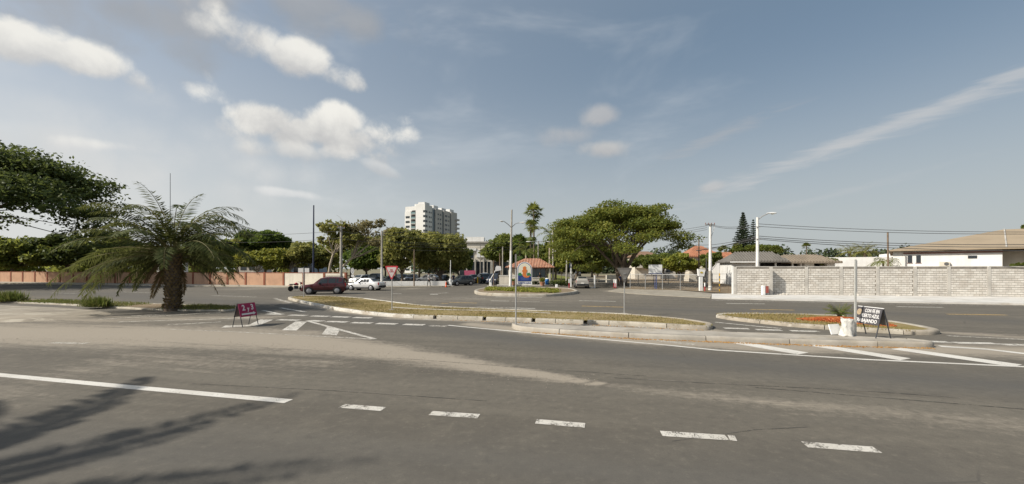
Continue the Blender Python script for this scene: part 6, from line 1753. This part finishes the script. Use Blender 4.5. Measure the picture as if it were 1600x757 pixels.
# striped pole and small railing
r = thing('striped_pole', 'yellow and black striped guy-wire guard beside the block wall', 'pole', (PX(1124.3, 43.5), 43.5, .04))
for k in range(7): mb = MB(); mb.tube([(0, 0, k * .28), (0, 0, k * .28 + .28)], .055, 8); mb.build('band', MATS['yellow_paint'] if k % 2 == 0 else M_FRAME, r, smooth=True)
mb = MB(); mb.tube([(0, 0, 1.96), (0, 0, 2.9)], .012, 5); mb.build('guy_wire', M_CABLE, r)
r = thing('railing', 'low dark pipe railing between the utility pole and the block wall', 'railing', (PX(1113, 43.2), 43.2, .04)); 
for k in range(3): mb = MB(); mb.tube([(k * .85, 0, 0), (k * .85, 0, .62)], .03, 6); mb.build('post', M_WOOD, r, smooth=True)
mb = MB(); mb.tube([(0, 0, .62), (1.7, 0, .62)], .03, 6); mb.build('rail', M_WOOD, r, smooth=True)
# white corner post of the block wall, meter box
o = BW0 - bd * .06 - Vector((-bd.y, bd.x)) * .86
r = thing('corner_post', 'white painted post at the left end of the block wall', 'post', (o.x, o.y, .16)); mb = MB(); mb.box((0, 0, 1.28), (.13, .13, 2.58)); mb.build('shaft', M_WHITE, r)
q = BW0 + bd * 2.35 - Vector((-bd.y, bd.x)) * 1.25
r = thing('meter_box', 'red and white utility box at the foot of the tall lamp pole', 'utility box', (q.x, q.y, .16)); mb = MB(); mb.bbox((0, 0, .4), (.26, .26, .82), .03); mb.build('white_cabinet', M_WHITE2, r)
mb = MB(); mb.bbox((.3, 0, .45), (.26, .24, .6), .03); mb.build('red_cabinet', pmat('box_red', (0.33, 0.09, 0.07), .7, .12), r)

# ------------------------------------------------------------------ chain-link fence of the vacant lot
fp = [(14.6, 50.6), (16.0, 49.2), (18.2, 47.6), (20.4, 46.0), (21.1, 45.3)]
r = thing('chain_link_fence', 'chain-link fence on steel posts along the vacant lot', 'fence', (fp[0][0], fp[0][1], .05)); hf = 1.75
P = [Vector((a - fp[0][0], b - fp[0][1], 0)) for a, b in fp]; P = resample([(p.x, p.y) for p in P], 2.0, False); P = [Vector((a, b, 0)) for a, b in P]
for p in P: mb = MB(); mb.tube([p, p + Vector((0, 0, hf + .12))], .045, 8); mb.build('post', M_STEEL, r, smooth=True)
for a, b in zip(P, P[1:]):
    mb = MB(); mb.tube([a + Vector((0, 0, hf)), b + Vector((0, 0, hf))], .03, 6); mb.build('top_rail', M_STEEL, r, smooth=True)
    mb = MB(); n = 14
    for k in range(-n, n * 2):
        for s in (1, -1):
            t0, t1 = k / n, k / n + s * hf / (b - a).length
            z0_, z1_ = 0.03, hf
            lo_, hi_ = min(t0, t1), max(t0, t1)
            if hi_ < 0 or lo_ > 1: continue
            def pt(t): f = (t - t0) / (t1 - t0); return a.lerp(b, t) + Vector((0, 0, z0_ + (z1_ - z0_) * f))
            c0_, c1_ = max(0, lo_), min(1, hi_)
            if c1_ - c0_ > .01: mb.tube([pt(c0_), pt(c1_)], .004, 3, False)
    mb.build('mesh_panel', M_STEEL, r)
# second fence further back
r = thing('lot_fence', 'thin fence posts at the back of the vacant lot', 'fence', (16.8, 62.0, .05))
for k in range(9): mb = MB(); mb.tube([(k * 2.4, .3 * k, 0), (k * 2.4, .3 * k, 1.7)], .05, 6); mb.build('post', M_DSTEEL, r)
for z in (.7, 1.6): mb = MB(); mb.tube([(0, 0, z), (19.2, 2.4, z)], .02, 5); mb.build('rail', M_DSTEEL, r)
# low cream wall beside the exit lane behind the rain tree
r = thing('lane_wall', 'low cream wall along the exit lane behind the rain tree', 'wall', (PX(948, 72), 72.0, .05), .9); cbx('wall', 0, 9, 0, .2, 0, 1.3, M_CREAM, r)

# ------------------------------------------------------------------ vehicles
def paint(name, col, rough=.28):
    if name in MATS: return MATS[name]
    m = pmat(name, col, rough, .05, 1.5, 0, 40, metal=.15, spec=.5, coat=.6); return m
M_TYRE = pmat('tyre', (0.022, 0.022, 0.022), .9, .1)
M_RIM = pmat('rim', (0.38, 0.38, 0.39), .35, .1, metal=.6)
M_TRIM = pmat('black_trim', (0.02, 0.02, 0.022), .6, .1)
M_HEAD = pmat('headlight', (0.62, 0.62, 0.60), .2, .1)
M_TAIL = pmat('tail_light', (0.35, 0.01, 0.01), .3, .1)
M_PLATE = pmat('number_plate', (0.68, 0.67, 0.62), .5, .05)
M_CGLASS = glass_mat('car_glass', (0.02, 0.025, 0.028), .05)
# stations: x, z_bottom, z_belt, z_top, half width, half width of the top
SUVP = [(0, .38, .66, .72, .70, .58), (.10, .30, .82, .90, .82, .72), (.95, .27, .96, 1.02, .87, .76), (1.12, .26, .99, 1.06, .87, .74), (1.78, .26, 1.03, 1.60, .87, .62), (2.3, .26, 1.04, 1.70, .87, .64), (3.5, .26, 1.06, 1.68, .87, .63), (3.82, .28, 1.06, 1.58, .86, .62), (4.0, .32, 1.04, 1.12, .84, .74), (4.08, .42, .95, 1.0, .78, .68)]
SEDP = [(0, .36, .58, .64, .68, .56), (.10, .26, .70, .78, .80, .70), (1.1, .22, .84, .90, .83, .72), (1.28, .22, .87, .94, .83, .70), (1.9, .22, .90, 1.36, .83, .56), (2.3, .22, .90, 1.42, .83, .57), (3.0, .22, .91, 1.38, .83, .56), (3.5, .22, .92, 1.0, .83, .68), (4.15, .26, .90, .96, .81, .68), (4.28, .36, .80, .86, .74, .62)]
HATP = [(0, .36, .60, .66, .66, .54), (.10, .26, .74, .82, .78, .68), (.85, .22, .90, .96, .82, .70), (1.0, .22, .92, 1.0, .82, .68), (1.65, .22, .95, 1.44, .82, .58), (2.2, .22, .96, 1.50, .82, .59), (3.2, .22, .98, 1.46, .82, .57), (3.6, .26, .98, 1.2, .81, .62), (3.78, .34, .92, 1.0, .76, .64)]
def car(label, cat, prof, col, x, y, heading, z0=.0, scale=1.0, wheel_r=.33, axles=None, rack=False, name='parked_car', spare=False):
    """heading: direction the car points to, in radians. local +x is the rear, nose at -x"""
    L = prof[-1][0]
    r = thing(name, label, cat, (x, y, z0), heading + math.pi)
    def itp(t):
        for a, b in zip(prof, prof[1:]):
            if a[0] <= t <= b[0]:
                k = (t - a[0]) / (b[0] - a[0]); return [p + (q - p) * k for p, q in zip(a, b)]
        return list(prof[-1])
    k_ = scale
    def ring(s):
        X_, zb, zs, zt, w, wt = s; xx = (X_ - L / 2) * k_
        pts = [(w * .86, zb), (w * .98, zb + (zs - zb) * .28), (w, zb + (zs - zb) * .62), (w * .965, zs), (wt + (w * .965 - wt) * .08, zt - (zt - zs) * .07), (wt * .86, zt), (wt * .4, zt + .012)]
        pts = pts + [(-a, b) for a, b in pts[::-1]]
        return [(xx, a * k_, b * k_) for a, b in pts]
    # refine stations for a smooth skin
    st = []
    for a, b in zip(prof, prof[1:]):
        st.append(a)
        if b[0] - a[0] > .5: st.append(tuple(p + (q - p) * .5 for p, q in zip(a, b)))
    st.append(prof[-1])
    mb = MB(); rings = [ring(s) for s in st]; m = len(rings[0]); vs = [p for q in rings for p in q]; fs = []
    for i in range(len(rings) - 1):
        for j in range(m): fs.append((i * m + j, i * m + (j + 1) % m, (i + 1) * m + (j + 1) % m, (i + 1) * m + j))
    fs.append(tuple(range(m))); fs.append(tuple(range((len(rings) - 1) * m, len(rings) * m)))
    mb.add(vs, fs); body = mb.build('body', col, r, smooth=True)
    def side_pt(X_, t, s, off=.012):
        _, zb, zs, zt, w, wt = itp(X_); a = w * .965; b = wt + (a - wt) * .08
        return ((X_ - L / 2) * k_, s * (a + (b - a) * t + off) * k_, (zs + (zt - (zt - zs) * .07 - zs) * t) * k_)
    ws = min(s[0] for s in prof if s[3] - s[2] > .3); we = max(s[0] for s in prof if s[3] - s[2] > .3)
    i0 = [i for i, s in enumerate(prof) if s[0] == ws][0]; i1 = [i for i, s in enumerate(prof) if s[0] == we][0]
    cw0, cw1 = prof[i0 - 1], prof[i0]; rw0, rw1 = prof[i1], prof[i1 + 1]
    span = we - ws
    cuts = [(ws - .32, ws + span * .30), (ws + span * .34, ws + span * .66), (ws + span * .70, we - .02)]
    for s in (-1, 1):
        for (a, b) in cuts:
            m2 = MB(); tl = .9 if a >= ws else .9
            q = [side_pt(a, .1, s), side_pt(b, .1, s), side_pt(b, .86, s), side_pt(max(a, ws + .04) if a < ws else a, .86, s)]
            m2.add(q, [(0, 1, 2, 3)]); m2.build('side_window', M_CGLASS, r)
        m2 = MB(); h0 = side_pt(ws + span * .32, -.0, s, .02)
        for f in (.27, .63):
            hx = side_pt(ws + span * f, 0, s, .015); m2.box((hx[0], hx[1], hx[2] - .09 * k_), (.16 * k_, .03, .03)); 
        m2.build('door_handle', M_TRIM, r)
        m2 = MB(); hx = side_pt(ws - .1, .12, s, .1); m2.bbox(hx, (.12, .2, .14), .03); m2.build('mirror', M_TRIM, r)
        m2 = MB(); a = itp(.7)[4]; m2.box((0, s * (itp(L / 2)[4] * .985) * k_, (itp(L / 2)[1] + .09) * k_), (L * .52 * k_, .05, .13 * k_)); m2.build('sill_trim', M_TRIM, r)
    def cross(p0, p1, t0, t1, off, nm):
        def pt(t, s, k):
            X_ = p0[0] + (p1[0] - p0[0]) * t; zt = p0[3] + (p1[3] - p0[3]) * t; wt = p0[5] + (p1[5] - p0[5]) * t
            d = Vector((-(p1[3] - p0[3]), 0, p1[0] - p0[0])).normalized()
            if d.z < 0: d = -d
            return ((X_ - L / 2 + d.x * off) * k_, s * wt * .84 * k_, (zt + d.z * off + .012) * k_)
        m2 = MB(); m2.add([pt(t0, -1, 0), pt(t0, 1, 0), pt(t1, 1, 0), pt(t1, -1, 0)], [(0, 1, 2, 3)]); return m2.build(nm, M_CGLASS, r)
    cross(cw0, cw1, .08, .93, .014, 'windscreen'); cross(rw0, rw1, .1, .82, .014, 'rear_window')
    # bumpers, lights, plates
    f0, fe = prof[1], prof[-2]
    m2 = MB(); m2.bbox(((.03 - L / 2) * k_, 0, (.44) * k_), (.16 * k_, f0[4] * 1.78 * k_, .2 * k_), .05); m2.build('front_bumper', col if prof is not SEDP else M_TRIM, r)
    m2 = MB(); m2.bbox(((L - .03 - L / 2) * k_, 0, (.48) * k_), (.16 * k_, fe[4] * 1.84 * k_, .2 * k_), .05); m2.build('rear_bumper', M_TRIM, r)
    zl = (f0[2] - .06) * k_
    for s in (-1, 1):
        m2 = MB(); m2.bbox(((.05 - L / 2) * k_, s * f0[4] * .72 * k_, zl), (.12 * k_, .32 * k_, .15 * k_), .03); m2.build('headlight', M_HEAD, r)
        m2 = MB(); m2.bbox(((fe[0] + .03 - L / 2) * k_, s * fe[4] * .86 * k_, (fe[2] - .12) * k_), (.14 * k_, .2 * k_, .3 * k_), .03); m2.build('tail_light', M_TAIL, r)
    m2 = MB(); m2.box(((L - L / 2 + .02) * k_, 0, .66 * k_), (.1, .4 * k_, .14 * k_)); m2.build('number_plate', M_PLATE, r)
    m2 = MB(); m2.box(((-L / 2 + .02) * k_, 0, .58 * k_), (.09, .7 * k_, .12 * k_)); m2.build('grille', M_TRIM, r)
    ax = axles or (.19 * L, .80 * L)
    for X_ in ax:
        w = itp(X_)[4]
        for s in (-1, 1):
            xx = (X_ - L / 2) * k_; yy = s * (w - .06) * k_; R_ = wheel_r * k_
            m2 = MB(); m2.prism([(xx + R_ * 1.12 * math.cos(a), R_ + R_ * 1.12 * math.sin(a)) for a in [i * math.pi / 9 for i in range(18)]], 'y', s * (w - .2) * k_, s * (w + .006) * k_); m2.build('wheel_arch', M_TRIM, r)
            wh = MB(); wh.lathe([(R_ * .62, -.1), (R_ * .93, -.1), (R_, -.06), (R_, .06), (R_ * .93, .1), (R_ * .62, .1)], 20); t = wh.build('wheel', M_TYRE, r, smooth=True); t.location = (xx, yy, R_); t.rotation_euler = (math.radians(90), 0, 0)
            rm = MB(); rm.lathe([(R_ * .2, -.118), (R_ * .58, -.112), (R_ * .64, -.102), (R_ * .64, .102), (R_ * .58, .112), (R_ * .2, .118)], 16); rm.build('rim', M_RIM, t, smooth=True)
    if rack:
        for s in (-1, 1):
            z = prof[i0 + 1][3]; m2 = MB(); m2.tube([((ws + .2 - L / 2) * k_, s * .52, (z + .03) * k_), ((ws + .3 - L / 2) * k_, s * .52, (z + .08) * k_), ((we - .2 - L / 2) * k_, s * .52, (z + .07) * k_), ((we - L / 2) * k_, s * .52, (z) * k_)], .02, 6); m2.build('roof_rail', M_TRIM, r)
    return r
Yc = 40.4
car('dark red SUV driving past the tip of the grass median', 'car', SUVP, paint('paint_red', (0.075, 0.009, 0.012)), PX(508.5, Yc), Yc, math.pi + .22, .0, .99, .36, (.74, 3.28), rack=True, name='red_suv')
car('white sedan partly shaded by poles beside the dark red SUV', 'car', SEDP, paint('paint_white', (0.70, 0.70, 0.69)), PX(571.5, 47.3), 47.3, math.pi - .22, 0, 1.0, .31, (.78, 3.3), name='white_sedan')
Pw = paint('paint_white', (0.70, 0.70, 0.69)); Pk = paint('paint_black', (0.015, 0.016, 0.02)); Ps = paint('paint_silver', (0.40, 0.40, 0.39)); Pg = paint('paint_grey', (0.09, 0.10, 0.105)); Pt = paint('paint_teal', (0.05, 0.075, 0.085)); Pn = paint('paint_navy', (0.02, 0.025, 0.05))
def parked(label, prof, col, px, Y, hd, z0=.01, sc=1.0, nm='parked_car', **k): return car(label, 'car', prof, col, PX(px, Y), Y, hd, z0, sc, name=nm, **k)
parked('white parked car behind the low wall, left of the dark parked ones', HATP, Pw, 563, 67, -1.9)
parked('silver car parked right beside the white one behind the low wall', HATP, Ps, 573, 69, -1.8)
parked('black parked car behind the low wall left of the slim pole', SUVP, Pk, 585, 68, -1.7)
parked('dark grey car parked behind the low wall under the yield sign', SEDP, Pg, 607, 63.5, -2.6)
parked('grey car parked under the brown-green tree behind the low wall', HATP, Pg, 625, 76, -1.9)
parked('black hatchback in the shade behind the low wall', HATP, Pk, 643, 74, -1.7)
parked('white hatchback parked under the full olive tree', HATP, Pw, 668, 71, 2.9, nm='white_hatchback')
parked('dark car parked in deep shade right of the white hatchback', SEDP, Pk, 692, 72, -1.8)
parked('dark silver car leaving through the left gate', HATP, Pg, 721, 60.5, -2.5, nm='leaving_car')
parked('teal-grey SUV queueing behind the left gate', SUVP, Pt, 754, 70.5, 2.0, nm='queueing_suv')
parked('grey-green car queueing behind the marker post', SEDP, Pt, 738, 76, -2.6, nm='queueing_car')
parked('navy car half hidden behind the slanted boom', SUVP, Pn, 772, 65.5, -1.75, nm='navy_car')
parked('small blue-white car far behind the two short gate posts', HATP, Pw, 758, 100, -1.6, nm='far_car')
parked('silver SUV seen from behind driving into the exit lane', HATP, paint('paint_champagne', (0.36, 0.345, 0.31)), 908, 53.0, 1.5, sc=1.0, nm='silver_suv')
parked('white pickup-like car far down the exit lane', HATP, Pw, 902.5, 128, 1.5, sc=1.1, nm='far_white_car')

# motorcycle left of the red SUV
Ym = 45.5; r = thing('motorcycle', 'small red motorcycle left of the dark red SUV', 'motorcycle', (PX(463, Ym), Ym, 0), -2.2)
for xx in (-.62, .62):
    wh = MB(); wh.lathe([(.2, -.045), (.27, -.045), (.3, 0), (.27, .045), (.2, .045)], 18); t = wh.build('wheel', M_TYRE, r, smooth=True); t.location = (xx, 0, .3); t.rotation_euler = (math.radians(90), 0, 0)
    rm = MB(); rm.lathe([(.21, -.03), (.05, -.04), (.05, .04), (.21, .03)], 12); rm.build('rim', M_RIM, t)
mb = MB(); mb.tube([(-.2, 0, .72), (.0, 0, .8), (.22, 0, .72)], [.1, .16, .1], 10); mb.build('fuel_tank', M_RED, r, smooth=True)
mb = MB(); mb.bbox((.42, 0, .76), (.62, .24, .1), .04); mb.build('seat', M_TRIM, r)
mb = MB(); mb.bbox((.02, 0, .42), (.42, .28, .34), .06); mb.build('engine', M_DSTEEL, r)
mb = MB(); mb.tube([(-.62, 0, .3), (-.42, 0, .95)], .04, 8); mb.build('fork', M_STEEL, r); mb = MB(); mb.tube([(-.38, -.36, 1.02), (-.44, 0, .97), (-.38, .36, 1.02)], .02, 6); mb.build('handlebar', M_DSTEEL, r)
mb = MB(); mb.bbox((-.55, 0, .85), (.16, .22, .24), .06); mb.build('headlamp_cowl', M_RED, r); mb = MB(); mb.bbox((.62, 0, .66), (.4, .16, .06), .02); mb.build('rear_mudguard', M_RED, r)

# ------------------------------------------------------------------ people (tiny, far off)
M_SKIN = pmat('skin', (0.28, 0.16, 0.10), .6, .05)
M_HAIR = pmat('hair', (0.015, 0.012, 0.01), .7, .05)
def person(label, x, y, z0, rz, shirt, trousers, stride=.18, arm_f=.1):
    r = thing('person', label, 'person', (x, y, z0), rz)
    V = []; E = []; Rr = []
    def v(p, rad): V.append(p); Rr.append(rad); return len(V) - 1
    pel = v((0, 0, .95), .14); wai = v((0, 0, 1.12), .125); che = v((0, -.01, 1.34), .155); nek = v((0, -.01, 1.5), .055); hd0 = v((0, -.02, 1.58), .085); hd1 = v((0, -.02, 1.66), .098); hd2 = v((0, -.01, 1.74), .06)
    nose = v((0, -.115, 1.64), .016)
    E += [(pel, wai), (wai, che), (che, nek), (nek, hd0), (hd0, hd1), (hd1, hd2), (hd1, nose)]
    for s in (-1, 1):
        f = s * stride
        hp = v((s * .09, 0, .9), .1); kn = v((s * .1, -f * .6 - .03, .5), .062); an = v((s * .1, -f + .02, .09), .04); to = v((s * .11, -f - .15, .04), .035)
        E += [(pel, hp), (hp, kn), (kn, an), (an, to)]
        sh = v((s * .19, -.01, 1.42), .062); el = v((s * .25, s * arm_f + .03, 1.15), .043); wr = v((s * .25, s * arm_f * 2 - .08, .93), .03); pa = v((s * .25, s * arm_f * 2 - .1, .85), .034)
        E += [(che, sh), (sh, el), (el, wr), (wr, pa)]
        for k, (dx, dy, dz) in enumerate(((-.02, -.03, -.07), (-.007, -.015, -.09), (.007, 0, -.088), (.02, .012, -.07), (-.035, -.035, -.03))):
            q = V[pa]; a = v((q[0] + dx * .8, q[1] + dy, q[2] + dz * .6), .009); b = v((q[0] + dx, q[1] + dy - .012, q[2] + dz), .008); E += [(pa, a), (a, b)]
    me = bpy.data.meshes.new('body'); me.from_pydata(V, E, []); o = bpy.data.objects.new('body', me); COL.objects.link(o)
    m = o.modifiers.new('skin', 'SKIN'); 
    for i, d in enumerate(me.skin_vertices[0].data): d.radius = (Rr[i], Rr[i] * (.72 if i in (0, 1, 2) else 1.0)); d.use_root = (i == 0)
    s = o.modifiers.new('sub', 'SUBSURF'); s.levels = 1; s.render_levels = 1
    bpy.context.view_layer.update()
    me2 = bpy.data.meshes.new_from_object(o.evaluated_get(bpy.context.evaluated_depsgraph_get())); bpy.data.objects.remove(o)
    for mm in (M_SKIN, shirt, trousers, M_TRIM): me2.materials.append(mm)
    for p in me2.polygons:
        c = p.center; p.use_smooth = True
        arm_ = abs(c.x) > .17 and c.z < 1.3
        p.material_index = 3 if c.z < .1 else (0 if c.z > 1.49 or (arm_ and c.z < 1.2) else (1 if c.z > .96 or arm_ else 2))
    b = link_mesh('body', me2, r)
    bm = bmesh.new(); bmesh.ops.create_uvsphere(bm, u_segments=12, v_segments=8, radius=.112)
    for q in list(bm.verts):
        if q.co.z < -.02 and q.co.y < .02: bm.verts.remove(q)
    for q in bm.verts: q.co = Vector((q.co.x * .95, q.co.y * 1.05 + .012, q.co.z * 1.08 + 1.69))
    hm = bpy.data.meshes.new('hair'); bm.to_mesh(hm); bm.free(); hm.materials.append(M_HAIR); link_mesh('hair', hm, r)
    return r
C_WHITE = pmat('cloth_white', (0.55, 0.55, 0.55), .9, .08); C_NAVY = pmat('cloth_navy', (0.025, 0.03, 0.06), .9, .1); C_DARK = pmat('cloth_dark', (0.03, 0.03, 0.032), .9, .1)
person('person in white top and dark trousers walking past the low white wall', PX(670, 54.9), 54.9, .12, 1.2, C_WHITE, C_DARK)
person('person in dark clothes standing before the gatehouse window', PX(843.5, 62.0), 62.0, .15, .2, C_DARK, C_NAVY, .05, .03)
person('person in navy clothes standing beside the rain tree trunk', PX(969.5, 53.6), 53.6, .04, .4, C_NAVY, C_DARK, .06, .03)
person('person in navy clothes beside the upright barrier cabinet', PX(708.5, 59.4), 59.4, .06, .6, C_NAVY, C_DARK, .06, .03)

# ------------------------------------------------------------------ loose grit on the road
def grit(name, label, lines, n, smin, smax, mat):
    P = []
    for pts, w, share in lines:
        q = [Vector(G(*a)) for a in pts]
        segs = [(a, b, (b - a).length) for a, b in zip(q, q[1:])]; tot = sum(s[2] for s in segs)
        for a, b, L in segs:
            m = int(n * share * L / tot); t = rng.uniform(0, 1, m); off = rng.normal(0, w, m); d = (b - a) / L
            P.append(np.stack([a.x + (b.x - a.x) * t - d.y * off, a.y + (b.y - a.y) * t + d.x * off], -1))
    P = np.concatenate(P); m = len(P); s = rng.uniform(smin, smax, m) * rng.uniform(.5, 1, m)
    a = rng.uniform(0, 6.283, m); V = []
    dirs = np.stack([np.cos(a), np.sin(a)], -1); per = np.stack([-np.sin(a), np.cos(a)], -1)
    def pt(u, v, z): return np.concatenate([P + dirs * (u * s)[:, None] + per * (v * s)[:, None], (z * s + .004)[:, None]], 1)
    one = np.ones(m); b = [pt(one, one * 0, one * 0), pt(one * 0, one * .8, one * 0), pt(-one, one * 0, one * 0), pt(one * 0, -one * .8, one * 0)]; top = pt(one * .1, one * .1, one * .7)
    for i in range(4): V.append(np.stack([b[i], b[(i + 1) % 4], top], 1))
    V = np.concatenate(V); o = fast_quads(name, V, mat, None, np.tile(rng.uniform(0, 1, m), 4), nper=3); o['kind'] = 'stuff'; o['label'] = label
M_GRIT = leaf_mat('grit', (0.16, 0.135, 0.10), (0.28, 0.245, 0.19), (0.42, 0.38, 0.32), 0.0, .95)
grit('grit', 'loose grit and sand along the kerbs and on the near lane', [
    ([(0, 530), (300, 535), (500, 545), (700, 572), (930, 600)], .4, .34), ([(800, 516), (1000, 531), (1200, 539), (1465, 545)], .12, .22),
    ([(470, 475), (610, 497), (800, 503), (1000, 511), (1110, 518)], .15, .16), ([(0, 506), (150, 499), (350, 492)], .5, .1)], 9000, .005, .016, M_GRIT)
M_DRYLEAF = leaf_mat('dry_leaf', (0.20, 0.10, 0.03), (0.32, 0.17, 0.05), (0.42, 0.26, 0.10), 0.1, .9)
grit('fallen_leaves', 'dry brown leaves gathered along the separator kerb', [([(830, 520), (1000, 530.5), (1115, 535), (1300, 541.5), (1460, 545)], .06, .8), ([(700, 500.5), (900, 507), (1100, 517)], .06, .2)], 1400, .02, .05, M_DRYLEAF)
